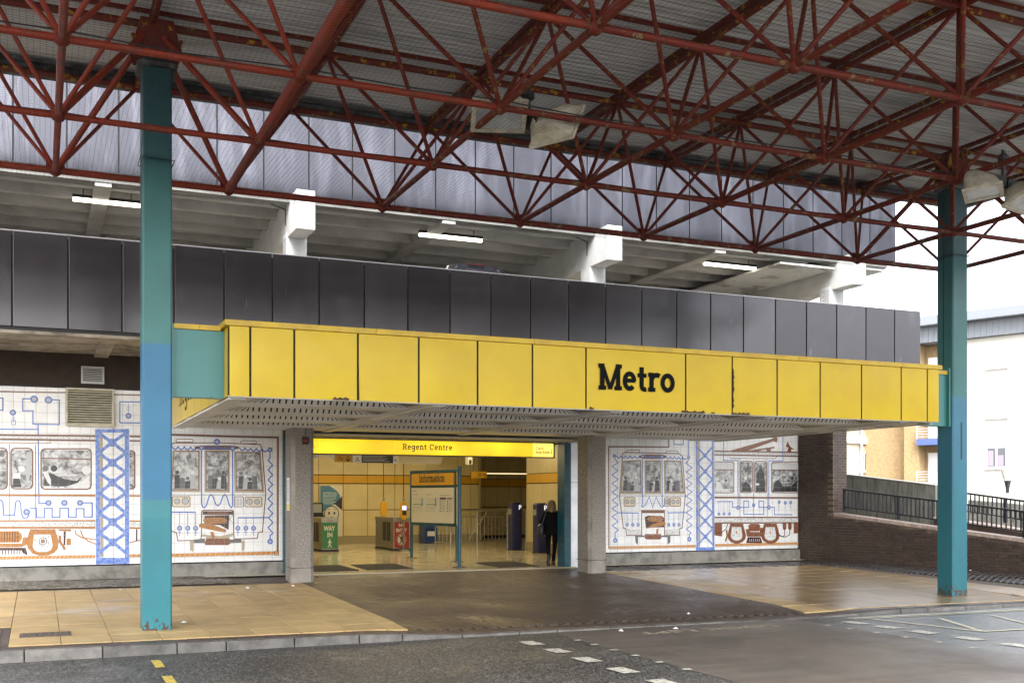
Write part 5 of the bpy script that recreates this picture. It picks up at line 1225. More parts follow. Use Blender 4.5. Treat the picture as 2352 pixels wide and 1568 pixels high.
MR='''l 3 0 0.0387 13.252,2.977,15.054,3.003,15.034,3.352
l 3 0 0.0363 13.268,2.977,13.274,0.384
l 10 11 0.0774 13.282,0.413,15.877,0.408
l 4 12 0.0097 13.284,0.383,13.328,0.443
l 4 12 0.0097 13.35,0.383,13.394,0.443
l 4 12 0.0097 13.416,0.382,13.46,0.443
l 4 12 0.0097 13.482,0.382,13.526,0.443
l 4 12 0.0097 13.549,0.382,13.592,0.443
l 4 12 0.0097 13.615,0.382,13.659,0.442
l 4 12 0.0097 13.682,0.382,13.725,0.442
l 4 12 0.0097 13.748,0.382,13.792,0.442
l 4 12 0.0097 13.815,0.382,13.859,0.442
l 4 12 0.0097 13.882,0.381,13.926,0.442
l 4 12 0.0097 13.949,0.381,13.993,0.442
l 4 12 0.0097 14.016,0.381,14.06,0.442
l 4 12 0.0097 14.083,0.381,14.128,0.442
l 4 12 0.0097 14.151,0.381,14.195,0.442
l 4 12 0.0097 14.218,0.381,14.263,0.442
l 4 12 0.0097 14.286,0.381,14.331,0.442
l 4 12 0.0097 14.354,0.38,14.399,0.442
l 4 12 0.0097 14.422,0.38,14.467,0.441
l 4 12 0.0097 14.49,0.38,14.535,0.441
l 4 12 0.0097 14.558,0.38,14.603,0.441
l 4 12 0.0097 14.626,0.38,14.671,0.441
l 4 12 0.0097 14.695,0.38,14.74,0.441
l 4 12 0.0097 14.764,0.38,14.809,0.441
l 4 12 0.0097 14.832,0.379,14.878,0.441
l 4 12 0.0097 14.901,0.379,14.947,0.441
l 4 12 0.0097 14.97,0.379,15.016,0.441
l 4 12 0.0097 15.039,0.379,15.085,0.441
l 4 12 0.0097 15.109,0.379,15.154,0.441
l 4 12 0.0097 15.178,0.379,15.224,0.441
l 4 12 0.0097 15.248,0.379,15.293,0.44
l 4 12 0.0097 15.317,0.378,15.363,0.44
l 4 12 0.0097 15.387,0.378,15.433,0.44
l 4 12 0.0097 15.457,0.378,15.503,0.44
l 4 12 0.0097 15.527,0.378,15.573,0.44
l 4 12 0.0097 15.598,0.378,15.644,0.44
l 4 12 0.0097 15.668,0.378,15.714,0.44
l 4 12 0.0097 15.738,0.378,15.785,0.44
l 4 12 0.0097 15.809,0.377,15.856,0.44
l 0 3 0.0073 13.282,0.371,15.877,0.365
l 10 11 0.0774 16.479,0.417,19.333,0.423
l 4 12 0.0097 16.482,0.386,16.529,0.449
l 4 12 0.0097 16.554,0.386,16.602,0.449
l 4 12 0.0097 16.627,0.386,16.674,0.449
l 4 12 0.0097 16.699,0.387,16.747,0.45
l 4 12 0.0097 16.772,0.387,16.82,0.45
l 4 12 0.0097 16.845,0.387,16.893,0.45
l 4 12 0.0097 16.918,0.387,16.966,0.45
l 4 12 0.0097 16.991,0.387,17.039,0.45
l 4 12 0.0097 17.065,0.387,17.113,0.451
l 4 12 0.0097 17.138,0.387,17.186,0.451
l 4 12 0.0097 17.212,0.387,17.26,0.451
l 4 12 0.0097 17.286,0.387,17.334,0.451
l 4 12 0.0097 17.36,0.388,17.408,0.451
l 4 12 0.0097 17.434,0.388,17.482,0.451
l 4 12 0.0097 17.508,0.388,17.557,0.452
l 4 12 0.0097 17.582,0.388,17.631,0.452
l 4 12 0.0097 17.657,0.388,17.706,0.452
l 4 12 0.0097 17.732,0.388,17.781,0.452
l 4 12 0.0097 17.806,0.388,17.856,0.452
l 4 12 0.0097 17.881,0.388,17.931,0.453
l 4 12 0.0097 17.957,0.389,18.006,0.453
l 4 12 0.0097 18.032,0.389,18.081,0.453
l 4 12 0.0097 18.107,0.389,18.157,0.453
l 4 12 0.0097 18.183,0.389,18.233,0.453
l 4 12 0.0097 18.259,0.389,18.309,0.454
l 4 12 0.0097 18.335,0.389,18.385,0.454
l 4 12 0.0097 18.411,0.389,18.461,0.454
l 4 12 0.0097 18.487,0.389,18.537,0.454
l 4 12 0.0097 18.564,0.39,18.614,0.454
l 4 12 0.0097 18.64,0.39,18.691,0.455
l 4 12 0.0097 18.717,0.39,18.767,0.455
l 4 12 0.0097 18.794,0.39,18.844,0.455
l 4 12 0.0097 18.871,0.39,18.922,0.455
l 4 12 0.0097 18.948,0.39,18.999,0.455
l 4 12 0.0097 19.025,0.39,19.076,0.456
l 4 12 0.0097 19.103,0.39,19.154,0.456
l 4 12 0.0097 19.181,0.391,19.232,0.456
l 4 12 0.0097 19.259,0.391,19.31,0.456
l 0 3 0.0073 16.479,0.374,19.333,0.378
l 3 15 0.029 13.668,2.745,13.682,2.813,13.736,2.842,15.363,2.837,15.463,2.773,15.555,1.729,15.454,0.882,15.368,0.871,15.377,0.699,14.92,0.701,14.92,1.351,14.233,1.355,14.233,0.711,13.791,0.717,13.764,0.897,13.695,0.903,13.581,1.728,13.668,2.745
l 3 15 0.0194 13.819,2.903,14.144,2.909,14.164,2.902,14.172,2.886,14.172,2.869,14.164,2.852,14.144,2.844,13.819,2.839,13.799,2.846,13.791,2.862,13.791,2.879,13.799,2.896,13.819,2.903
l 3 15 0.0194 14.986,2.899,15.291,2.905,15.311,2.898,15.32,2.881,15.32,2.863,15.311,2.846,15.291,2.839,14.986,2.834,14.966,2.841,14.957,2.858,14.957,2.875,14.966,2.892,14.986,2.899
p 3 8 0 14.983,2.748,14.957,2.717,14.878,2.697,14.732,2.685,14.391,2.68,14.247,2.688,14.169,2.705,14.144,2.736,14.169,2.767,14.247,2.787,14.391,2.799,14.732,2.804,14.878,2.797,14.957,2.779
p 16 16 0 13.655,2.62,14.226,2.662,14.252,1.776,13.601,1.776
p 3 6 0 13.681,2.607,14.198,2.646,14.222,1.82,13.632,1.819
p 13 5 0 13.695,2.59,14.183,2.628,14.205,1.837,13.649,1.836
c 0 7 0.0397 13.755,2.19
p 0 7 0 13.683,1.851,13.697,2.131,13.813,2.135,13.831,1.851
c 7 7 0.0397 13.861,2.128
p 8 7 0 13.789,1.851,13.803,2.068,13.92,2.073,13.938,1.851
c 8 7 0.0397 13.968,2.065
p 0 7 0 13.896,1.851,13.91,2.006,14.027,2.01,14.045,1.851
c 17 7 0.0397 14.075,2.192
p 7 7 0 14.003,1.851,14.017,2.133,14.134,2.137,14.153,1.852
p 16 16 0 14.323,2.647,14.815,2.654,14.815,1.777,14.323,1.776
p 3 6 0 14.346,2.633,14.792,2.639,14.792,1.821,14.346,1.82
p 12 5 0 14.358,2.616,14.779,2.621,14.779,1.838,14.358,1.838
c 7 7 0.039 14.442,2.188
p 8 7 0 14.37,1.852,14.384,2.129,14.501,2.134,14.519,1.852
c 8 7 0.039 14.526,2.126
p 0 7 0 14.454,1.852,14.467,2.068,14.585,2.072,14.603,1.853
c 17 7 0.039 14.61,2.065
p 7 7 0 14.538,1.852,14.551,2.006,14.669,2.01,14.687,1.853
c 0 7 0.039 14.694,2.19
p 0 7 0 14.622,1.853,14.636,2.131,14.753,2.136,14.772,1.853
p 16 16 0 14.897,2.655,15.442,2.652,15.533,1.778,14.911,1.777
p 3 6 0 14.925,2.641,15.418,2.637,15.501,1.822,14.937,1.821
p 13 5 0 14.94,2.623,15.406,2.62,15.483,1.84,14.952,1.839
c 8 7 0.0385 15.042,2.188
p 0 7 0 14.97,1.853,14.983,2.13,15.101,2.134,15.119,1.854
c 17 7 0.0385 15.133,2.127
p 7 7 0 15.06,1.854,15.074,2.068,15.192,2.072,15.21,1.854
c 0 7 0.0385 15.223,2.065
p 0 7 0 15.151,1.854,15.164,2.006,15.282,2.011,15.301,1.854
c 7 7 0.0385 15.314,2.19
p 8 7 0 15.242,1.854,15.255,2.131,15.374,2.136,15.392,1.854
l 1 1 0.0299 13.485,2.752,13.519,2.709,13.552,2.695,13.586,2.709,13.62,2.752,13.654,2.709,13.687,2.695,13.721,2.709,13.755,2.752,13.789,2.709,13.823,2.695,13.857,2.709,13.891,2.753,13.925,2.709,13.959,2.695,13.993,2.709,14.027,2.753,14.061,2.709,14.095,2.695,14.129,2.709,14.164,2.724
l 1 1 0.0299 14.977,2.755,15.008,2.711,15.039,2.696,15.07,2.71,15.101,2.753,15.132,2.709,15.162,2.694,15.193,2.708,15.224,2.751,15.256,2.707,15.287,2.692,15.318,2.706,15.349,2.749,15.38,2.705,15.411,2.689,15.442,2.704,15.473,2.747,15.505,2.702,15.536,2.687,15.567,2.701,15.599,2.716
l 1 1 0.0299 14.316,2.731,14.793,2.738
l 1 1 0.0299 14.261,2.682,14.261,1.5,14.227,1.471,14.275,1.434,14.358,1.519,14.462,1.705,14.562,1.433,14.666,1.705,14.765,1.517,14.844,1.432,14.895,1.468,14.85,1.503,14.844,2.678
l 1 1 0.0299 15.659,3.366,15.659,2.788
l 1 1 0.0299 13.559,1.298,14.136,1.288
l 1 1 0.0299 15.014,1.29,15.578,1.292
l 1 1 0.0299 13.436,2.682,13.54,2.576,13.368,2.479,13.54,2.373,13.363,2.264,13.54,2.146,13.363,2.045,13.54,1.931,13.368,1.824,13.54,1.717,13.368,1.621,13.54,1.502,13.368,1.407,13.545,1.299,13.368,1.204,13.54,1.072,13.368,0.978,13.545,0.857,13.45,0.786,13.455,0.655
l 1 1 0.0299 15.659,2.677,15.578,2.59,15.761,2.469,15.578,2.356,15.761,2.259,15.578,2.16,15.761,2.05,15.578,1.938,15.761,1.84,15.578,1.717,15.761,1.618,15.578,1.496,15.761,1.397,15.578,1.292,15.761,1.187,15.587,1.078,15.761,0.965,15.587,0.856,15.738,0.756,15.68,0.72,15.68,0.646
l 1 1 0.0299 15.205,3.233,15.205,3.074,15.492,3.073,15.492,3.24
l 1 1 0.0138 13.805,1.29,13.805,1.033
l 1 1 0.0138 13.97,1.289,13.97,1.032
l 1 1 0.0138 14.13,1.288,14.13,1.03
l 1 1 0.0138 15.048,1.282,15.048,1.021
l 1 1 0.0138 15.205,1.282,15.205,1.02
l 1 1 0.0138 15.357,1.281,15.357,1.018
c 1 1 0.0484 13.431,2.742
c 11 2 0.0266 13.431,2.742
c 1 1 0.0532 14.261,2.747
c 11 2 0.0293 14.261,2.747
c 1 1 0.0532 14.844,2.739
c 11 2 0.0293 14.844,2.739
c 1 1 0.0484 15.659,2.739
c 11 2 0.0266 15.659,2.739
c 1 1 0.0629 13.455,0.595
c 11 2 0.0346 13.455,0.595
c 1 1 0.0629 15.68,0.589
c 11 2 0.0346 15.68,0.589
c 1 1 0.0484 13.805,0.99
c 11 2 0.0266 13.805,0.99
c 1 1 0.0484 13.97,0.988
c 11 2 0.0266 13.97,0.988
c 1 1 0.0484 14.13,0.987
c 11 2 0.0266 14.13,0.987
c 1 1 0.0484 15.048,0.977
c 11 2 0.0266 15.048,0.977
c 1 1 0.0484 15.205,0.976
c 11 2 0.0266 15.205,0.976
c 1 1 0.0484 15.357,0.974
c 11 2 0.0266 15.357,0.974
l 0 3 0.0097 13.586,1.728,15.55,1.722
p 4 17 0 13.714,1.688,14.039,1.688,14.039,1.464,13.714,1.465
l 3 15 0.0218 13.747,1.688,14.006,1.688,14.029,1.679,14.039,1.659,14.039,1.493,14.029,1.473,14.006,1.464,13.747,1.465,13.724,1.474,13.714,1.494,13.714,1.659,13.724,1.679,13.747,1.688
c 0 3 0.0581 13.805,1.578
c 11 2 0.046 13.805,1.578
c 0 3 0.0581 13.956,1.577
c 11 2 0.046 13.956,1.577
p 4 17 0 15.091,1.685,15.406,1.685,15.406,1.459,15.091,1.46
l 3 15 0.0218 15.125,1.685,15.371,1.685,15.395,1.676,15.406,1.656,15.406,1.489,15.395,1.468,15.371,1.46,15.125,1.46,15.101,1.469,15.091,1.49,15.091,1.656,15.101,1.676,15.125,1.685
c 0 3 0.0581 15.185,1.575
c 11 2 0.046 15.185,1.575
c 0 3 0.0532 15.328,1.575
c 11 2 0.0411 15.328,1.575
l 3 15 0.0218 14.943,1.685,15.034,1.685,15.054,1.678,15.062,1.661,15.062,1.485,15.054,1.468,15.034,1.461,14.943,1.461,14.923,1.468,14.915,1.485,14.915,1.661,14.923,1.678,14.943,1.685
l 0 3 0.0121 14.939,1.651,14.939,1.495
l 0 3 0.0121 14.964,1.651,14.964,1.495
l 0 3 0.0121 14.989,1.651,14.989,1.495
l 0 3 0.0121 15.013,1.651,15.013,1.495
l 0 3 0.0121 15.038,1.651,15.038,1.495
p 3 8 0 14.233,1.343,14.915,1.339,14.915,1.283,14.233,1.287
p 5 10 0 14.325,1.185,14.428,1.221,14.836,1.206,14.906,1.157,14.906,0.913,14.358,0.907
p 9 8 0 14.878,1.13,14.864,1.094,14.819,1.073,14.737,1.062,14.545,1.064,14.464,1.076,14.42,1.098,14.406,1.134,14.42,1.17,14.464,1.191,14.545,1.202,14.737,1.2,14.819,1.189,14.864,1.166
p 9 8 0 14.358,0.883,14.54,0.99,14.709,1.037,14.821,1.079,14.957,1.039,14.949,0.974,14.709,0.935
p 14 8 0 14.33,0.746,14.813,0.739,14.827,0.622,14.765,0.599,14.386,0.605,14.322,0.642
p 8 8 0 14.039,0.702,14.127,0.7,14.122,0.469,14.053,0.533
p 8 8 0 15.006,0.688,15.097,0.686,15.091,0.515,15.014,0.461
p 8 8 0 14.127,0.71,14.316,0.707,14.316,0.666,14.127,0.669
p 8 8 0 14.821,0.7,15.008,0.697,15.008,0.656,14.821,0.659
p 15 8 0 13.797,0.89,14.219,0.861,14.219,0.728,13.813,0.734
p 15 8 0 14.935,0.852,15.363,0.871,15.357,0.712,14.935,0.718
p 9 8 0 14.68,0.867,14.742,0.891,14.723,0.74,14.652,0.758
l 0 3 0.0097 14.45,1.18,14.518,1.092
l 0 3 0.0097 14.45,1.092,14.518,1.179
l 0 3 0.0097 14.562,1.179,14.63,1.091
l 0 3 0.0097 14.562,1.091,14.63,1.178
l 0 3 0.0097 14.675,1.178,14.742,1.09
l 0 3 0.0097 14.675,1.09,14.742,1.177
l 0 3 0.0097 14.773,1.177,14.841,1.089
l 0 3 0.0097 14.773,1.09,14.841,1.177
l 3 0 0.0387 16.464,2.925,19.333,2.935
l 0 3 0.0073 16.464,2.901,19.333,2.91
l 3 0 0.0339 16.464,2.825,19.333,2.831
l 0 3 0.0073 16.464,2.804,19.333,2.81
l 3 0 0.0484 16.464,1.692,19.333,1.679
l 0 3 0.0073 16.464,1.662,19.333,1.648
l 3 0 0.0339 16.464,1.162,19.333,1.141
l 0 3 0.0073 16.464,1.141,19.333,1.119
l 3 0 0.0339 16.464,1.013,19.333,0.993
l 0 3 0.0073 16.464,0.992,19.333,0.971
p 15 4 0 16.464,2.897,19.333,2.904,19.333,2.852,16.464,2.845
p 15 4 0 16.464,1.14,19.333,1.117,19.333,1.014,16.464,1.035
l 3 15 0.0194 16.932,2.782,16.977,2.735,18.448,2.749,18.495,2.806
p 14 8 0 16.887,2.919,18.385,3.303,18.229,3.396,18.323,3.416,18.526,3.306,18.495,3.19,18.385,3.221,17.491,2.935
p 14 8 0 17.461,2.939,18.416,3.078,18.423,3.037,17.766,2.929
p 14 8 0 18.152,3.043,18.292,3.045,18.292,2.93,18.152,2.928
p 14 8 0 18.84,2.927,18.882,3.061,18.793,3.08,18.856,3.23,18.945,3.083,19.078,3.021,18.983,3.011,18.967,2.924
l 1 1 0.0266 16.753,3.392,16.753,2.68,17.218,2.678,17.218,1.466
l 1 1 0.0266 18.699,3.54,18.699,2.693,18.229,2.687,18.229,1.463
l 1 1 0.0266 16.544,1.58,17.037,1.579,17.037,1.421,17.158,1.421
l 1 1 0.0266 17.279,1.42,17.567,1.419,17.567,1.591,17.406,1.591,17.406,1.233,18.059,1.229,18.059,1.59,17.898,1.591,17.898,1.418,18.167,1.417
l 1 1 0.0266 18.292,1.419,18.416,1.418,18.416,1.219,19.015,1.215
c 1 1 0.0581 17.218,1.416
c 11 2 0.0319 17.218,1.416
c 1 1 0.0581 18.229,1.419
c 11 2 0.0319 18.229,1.419
c 1 1 0.0532 17.726,1.477
c 11 2 0.0293 17.726,1.477
c 1 1 0.0436 16.604,1.251
c 11 2 0.024 16.604,1.251
c 1 1 0.0436 16.767,1.25
c 11 2 0.024 16.767,1.25
c 1 1 0.0436 16.941,1.249
c 11 2 0.024 16.941,1.249
c 1 1 0.0484 18.573,1.564
c 11 2 0.0266 18.573,1.564
c 1 1 0.0484 18.777,1.543
c 11 2 0.0266 18.777,1.543
c 1 1 0.0484 18.961,1.55
c 11 2 0.0266 18.961,1.55
l 1 1 0.0097 16.604,1.568,16.604,1.293
l 1 1 0.0097 16.767,1.567,16.767,1.292
l 1 1 0.0097 16.941,1.567,16.941,1.291
l 1 1 0.0097 18.573,1.513,18.573,1.385
l 1 1 0.0097 18.777,1.512,18.777,1.384
l 1 1 0.0097 18.961,1.512,18.961,1.383
p 13 5 0 16.464,2.613,17.061,2.621,17.061,1.838,16.464,1.837
p 12 5 0 17.318,2.637,17.668,2.641,17.668,1.839,17.318,1.838
p 12 5 0 17.782,2.643,18.13,2.647,18.13,1.84,17.782,1.839
p 12 5 0 18.335,2.632,19.333,2.634,19.333,1.842,18.335,1.84
l 3 6 0.0266 16.464,2.638,17.037,2.641,17.085,2.596,17.085,1.855,17.037,1.813,16.464,1.812
l 3 6 0.0242 16.464,2.424,17.079,2.425
l 3 6 0.0266 17.357,2.66,17.631,2.664,17.674,2.649,17.693,2.614,17.693,1.869,17.674,1.834,17.631,1.819,17.357,1.818,17.315,1.833,17.297,1.869,17.297,2.609,17.315,2.644,17.357,2.66
l 3 6 0.0266 17.822,2.666,18.093,2.67,18.136,2.655,18.155,2.62,18.155,1.871,18.136,1.835,18.093,1.819,17.822,1.819,17.779,1.834,17.76,1.87,17.76,2.615,17.779,2.65,17.822,2.666
l 3 6 0.0266 19.333,2.671,18.36,2.65,18.31,2.611,18.31,1.858,18.36,1.82,19.333,1.816
l 3 6 0.0242 18.317,2.433,19.333,2.433
p 6 7 0 16.47,2.601,17.055,2.608,17.055,2.445,16.47,2.444
p 6 7 0 18.341,2.617,19.333,2.624,19.333,2.458,18.341,2.453
c 17 7 0.0387 16.574,2.166
c 7 7 0.0436 16.977,2.169
c 17 7 0.0484 17.461,2.21
c 17 7 0.0387 17.945,2.213
c 7 7 0.0436 18.573,2.243
c 0 7 0.0436 19.015,2.221
c 0 7 0.0339 16.827,2.143
p 17 7 0 16.5,1.854,16.529,2.116,16.648,2.092,16.738,1.917,16.977,1.918,16.857,1.847
p 0 7 0 18.354,1.845,18.416,2.101,18.542,2.179,18.699,2,18.983,2.001,19.174,2.157,19.174,1.847
p 17 7 0 18.636,2.102,18.92,2.104,18.92,2.083,18.636,2.082
p 0 7 0 17.339,1.843,17.37,2.045,17.461,2.121,17.613,2.021,17.659,1.844
p 0 7 0 17.797,1.844,17.828,2.352,17.951,2.505,18.074,2.354,18.105,1.845
p 17 7 0 17.797,2.073,17.905,2.073,17.905,2.017,17.797,2.017
l 0 3 0.0097 17.266,2.724,17.273,1.176
l 0 3 0.0097 17.726,2.731,17.733,1.173
l 0 3 0.0097 18.183,2.737,18.189,1.169
p 14 8 0 16.968,0.985,17.379,0.981,17.476,0.67,17.452,0.569,17.36,0.487,17.233,0.447,17.112,0.449,16.992,0.493,16.902,0.578,16.878,0.678
p 17 9 0 17.022,0.894,17.318,0.891,17.36,0.646,17.33,0.579,17.233,0.535,17.112,0.537,17.022,0.583,16.986,0.652
p 15 4 0 17.034,0.884,17.309,0.881,17.342,0.621,17.01,0.626
c 10 8 0.0315 17.173,0.749
p 14 8 0 18.065,0.974,18.488,0.97,18.589,0.654,18.563,0.552,18.47,0.469,18.338,0.428,18.214,0.43,18.09,0.475,17.997,0.561,17.972,0.663
p 17 9 0 18.121,0.882,18.426,0.879,18.47,0.63,18.438,0.561,18.338,0.517,18.214,0.519,18.121,0.566,18.084,0.636
p 15 4 0 18.133,0.872,18.416,0.869,18.451,0.605,18.108,0.61
c 10 8 0.0315 18.276,0.735
p 14 8 0 17.613,0.974,17.889,0.971,17.938,0.93,17.938,0.803,17.889,0.773,17.613,0.777,17.558,0.808,17.558,0.934
p 14 8 0 17.461,0.834,17.558,0.833,17.613,0.756,17.92,0.752,17.951,0.879,18.074,0.852,17.997,0.624,17.506,0.631
p 5 10 0 17.537,0.618,17.951,0.612,18.013,0.451,17.476,0.46
l 17 12 0.0169 17.598,0.569,17.598,0.499
l 17 12 0.0169 17.659,0.568,17.659,0.498
l 17 12 0.0169 17.72,0.567,17.72,0.497
l 17 12 0.0169 17.782,0.566,17.782,0.496
l 17 12 0.0169 17.843,0.566,17.843,0.494
l 17 12 0.0169 17.905,0.565,17.905,0.493
p 14 8 0 16.464,0.99,16.708,0.988,16.708,0.648,16.464,0.684
p 14 8 0 19.062,0.983,19.333,0.98,19.333,0.695,19.062,0.699
p 14 8 0 18.692,0.986,18.812,0.985,18.812,0.844,18.78,0.798,18.724,0.798,18.692,0.845
p 14 8 0 18.872,0.984,18.992,0.983,18.992,0.842,18.961,0.796,18.904,0.796,18.872,0.843
l 5 10 0.0266 18.752,0.798,18.762,0.664,18.699,0.614,18.573,0.641,18.495,0.745
l 5 10 0.0266 18.932,0.796,18.92,0.662,18.793,0.607,18.667,0.614,18.51,0.706
l 5 10 0.0266 16.887,0.986,16.827,0.842,16.678,0.743,16.529,0.72
l 14 8 0.0532 16.845,0.816,16.872,0.666,16.812,0.516
p 16 13 0 15.949,3.175,15.998,3.176,16.013,0.386,15.964,0.387
l 2 14 0.0673 15.909,3.249,15.923,0.24
l 2 14 0.0673 16.408,3.26,16.429,0.229
l 2 14 0.0823 15.868,3.206,16.449,3.218
l 2 14 0.1452 15.883,0.314,16.47,0.303
l 2 14 0.0551 15.926,3.014,16.16,2.796
l 2 14 0.0551 16.394,3.023,16.16,2.796
l 2 14 0.0551 15.928,2.594,16.16,2.796
l 2 14 0.0551 16.396,2.6,16.16,2.796
c 2 14 0.0572 16.16,2.796
l 2 14 0.0551 15.928,2.594,16.163,2.374
l 2 14 0.0551 16.396,2.6,16.163,2.374
l 2 14 0.0551 15.93,2.162,16.163,2.374
l 2 14 0.0551 16.399,2.165,16.163,2.374
c 2 14 0.0572 16.163,2.374
l 2 14 0.0551 15.93,2.162,16.165,1.94
l 2 14 0.0551 16.399,2.165,16.165,1.94
l 2 14 0.0551 15.932,1.717,16.165,1.94
l 2 14 0.0551 16.402,1.717,16.165,1.94
c 2 14 0.0572 16.165,1.94
l 2 14 0.0551 15.932,1.717,16.168,1.499
l 2 14 0.0551 16.402,1.717,16.168,1.499
l 2 14 0.0551 15.935,1.285,16.168,1.499
l 2 14 0.0551 16.405,1.282,16.168,1.499
c 2 14 0.0572 16.168,1.499
l 2 14 0.0551 15.935,1.285,16.17,1.072
l 2 14 0.0551 16.405,1.282,16.17,1.072
l 2 14 0.0551 15.937,0.864,16.17,1.072
l 2 14 0.0551 16.408,0.859,16.17,1.072
c 2 14 0.0572 16.17,1.072
l 2 14 0.0551 15.937,0.864,16.173,0.651
l 2 14 0.0551 16.408,0.859,16.173,0.651
l 2 14 0.0551 15.939,0.444,16.173,0.651
l 2 14 0.0551 16.411,0.436,16.173,0.651
c 2 14 0.0572 16.173,0.651'''
# ------------------------------------------------------------------ tiled murals
YM = 24.19
mcol = {'black': (.03, .03, .032), 'blue': (.06, .14, .50), 'blue2': (.10, .19, .55), 'brown': (.20, .075, .03), 'cream': (.70, .62, .46), 'darkbrown': (.075, .026, .018), 'grey0': (.62, .62, .62), 'grey1': (.45, .45, .45), 'grey2': (.13, .13, .13), 'ochre': (.44, .20, .05), 'orange': (.50, .20, .04), 'pale': (.45, .46, .48), 'redbrown': (.24, .09, .04), 'tan': (.42, .35, .25), 'white': (.70, .70, .70)}
wash = {'blue2': (.30, .40, .72), 'brown': (.12, .04, .02), 'ochre': (.33, .13, .03), 'orange': (.60, .30, .09), 'redbrown': (.15, .05, .025), 'blue': (.10, .20, .58), 'darkbrown': (.04, .015, .012)}
def pmat(c):
    if c in ('photo', 'photo2'):
        def f(m, n, l, b, g):
            t = n.new('ShaderNodeTexNoise'); t.inputs['Scale'].default_value = 9 if c == 'photo' else 7; t.inputs['Detail'].default_value = 6; t.inputs['Roughness'].default_value = .68; t.inputs['Distortion'].default_value = .6; l.new(g.outputs['Position'], t.inputs['Vector'])
            cr = n.new('ShaderNodeValToRGB'); e = cr.color_ramp.elements; e[0].position = .42 if c == 'photo' else .36; e[0].color = (.10, .10, .10, 1); e[1].position = .66 if c == 'photo' else .60; e[1].color = (.70, .70, .70, 1); l.new(t.outputs['Fac'], cr.inputs[0]); l.new(cr.outputs[0], b.inputs['Base Color'])
        return mat('mural_' + c, (.3, .3, .3), .2, extra=f)
    if c == 'speck': return mat('mural_speck', (.74, .74, .73), .2, col2=(.10, .10, .10), scale=42, detail=3, lo=.56, hi=.6)
    return mat('mural_' + c, mcol[c], .22, col2=wash.get(c), scale=16, detail=5, lo=.42, hi=.66)
def mural(data, x0, x1, ztop, loc, label, cap):
    t = thing('tile_mural', loc, label, 'mural')
    MB().box(x0 + .002, x1 - .002, YM + .003, YM + .03, .288, ztop - .002).build('grout', groutm, t)
    P_ = .2095; me = MB().cbox(-P_ / 2 + .0025, P_ / 2 - .0025, -P_ / 2 + .0025, P_ / 2 - .0025, -.008, 0, .0025).mesh('tile', tilem)
    cells = []
    nx_, nz_ = int((x1 - x0) / P_) + 1, int((ztop - .286) / P_) + 1
    for i in range(nx_):
        for j in range(nz_):
            a, b = x0 + P_ * i, .288 + P_ * j
            if a > x1 - .05 or b > ztop - .05: continue
            cells.append((a, b, min(P_, x1 - a), min(P_, ztop - b)))
    full = [c for c in cells if inview((c[0] + .1, YM, c[1] + .1), m=.0)]
    # the largest tiles in view are single pieces, the rest of the field is one piece
    full.sort(key=lambda c: c[0]); single = full[:cap]
    rest = [c for c in cells if c not in single]
    for a, b, wd, ht in single:
        o = inst(me, 'tile', (a + wd / 2, YM, b + ht / 2), t, (R(90) + random.uniform(-.004, .004), random.uniform(-.004, .004), 0), (wd / P_, ht / P_, 1))
    fld = MB()
    for a, b, wd, ht in rest: fld.box(a + .0025, a + wd - .0025, YM, YM + .008, b + .0025, b + ht - .0025)
    if rest: fld.build('tile_field', tilem, t, kind='stuff')
    groups = {}
    for n_, ln in enumerate(data.strip().split('\n')):
        k, c, pt, w_, cs_ = ln.split(' '); c = MC[int(c)]; pt = MP[int(pt)]; w_ = float(w_) * (.85 if k == 'l' else 1); v = [float(q) for q in cs_.split(',')]; pts = list(zip(v[::2], v[1::2]))
        y = YM - .0012 - n_ * 1.6e-5
        tiny = pt in ('rope_strand', 'ink', 'photo_figure', 'pale_disc')
        mb = groups.setdefault((pt, c) if tiny else (pt, c, n_), MB())
        clampx = lambda x: min(max(x, x0 + .004), x1 - .004); clampz = lambda z: min(max(z, .292), ztop - .004)
        if k == 'l': ribbon(mb, [(clampx(a), clampz(b)) for a, b in pts], w_, lambda a, b, y=y: (a, y, b))
        elif k == 'p': mb.poly([(clampx(a), y, clampz(b)) for a, b in pts])
        else:
            (a, b), = pts; mb.poly([(a + w_ * math.cos(2 * math.pi * q / 18), y, b + w_ * math.sin(2 * math.pi * q / 18)) for q in range(18)])
    for key, mb in groups.items():
        o = mb.build('painted_' + key[0], pmat(key[1]), t)
        if len(key) == 2: o['kind'] = 'stuff'
    # thin joint lines run on across the painted areas
    gl = MB(); yb = YM - .0075
    for i in range(1, nx_):
        a = x0 + P_ * i
        if a < x1: gl.quad((a - .0016, yb, .29), (a + .0016, yb, .29), (a + .0016, yb, ztop), (a - .0016, yb, ztop))
    for j in range(1, nz_):
        b = .288 + P_ * j
        if b < ztop: gl.quad((x0, yb - .0002, b - .0016), (x1, yb - .0002, b - .0016), (x1, yb - .0002, b + .0016), (x0, yb - .0002, b + .0016))
    gl.build('joint_lines', mat('joint_line', (.34, .335, .33), .7), t, kind='stuff')
    return t
mural(ML, -3.2, 5.0, 3.95, (1, YM, .28), 'white tiled mural of a brown and blue train, left of the entrance', 295)
mural(MR, 12.90, 19.22, 4.2, (16, YM, .28), 'white tiled mural of a brown and blue train, right of the entrance', 295)
sans('105', .13, (4.06, YM - .0085, 1.46), FACE, mat('mural_white', (.78, .78, .78), .22), None, 'fleet_number'); fn = bpy.data.objects['fleet_number']; adopt(fn, [o for o in bpy.data.objects if o.name == 'tile_mural'][0])

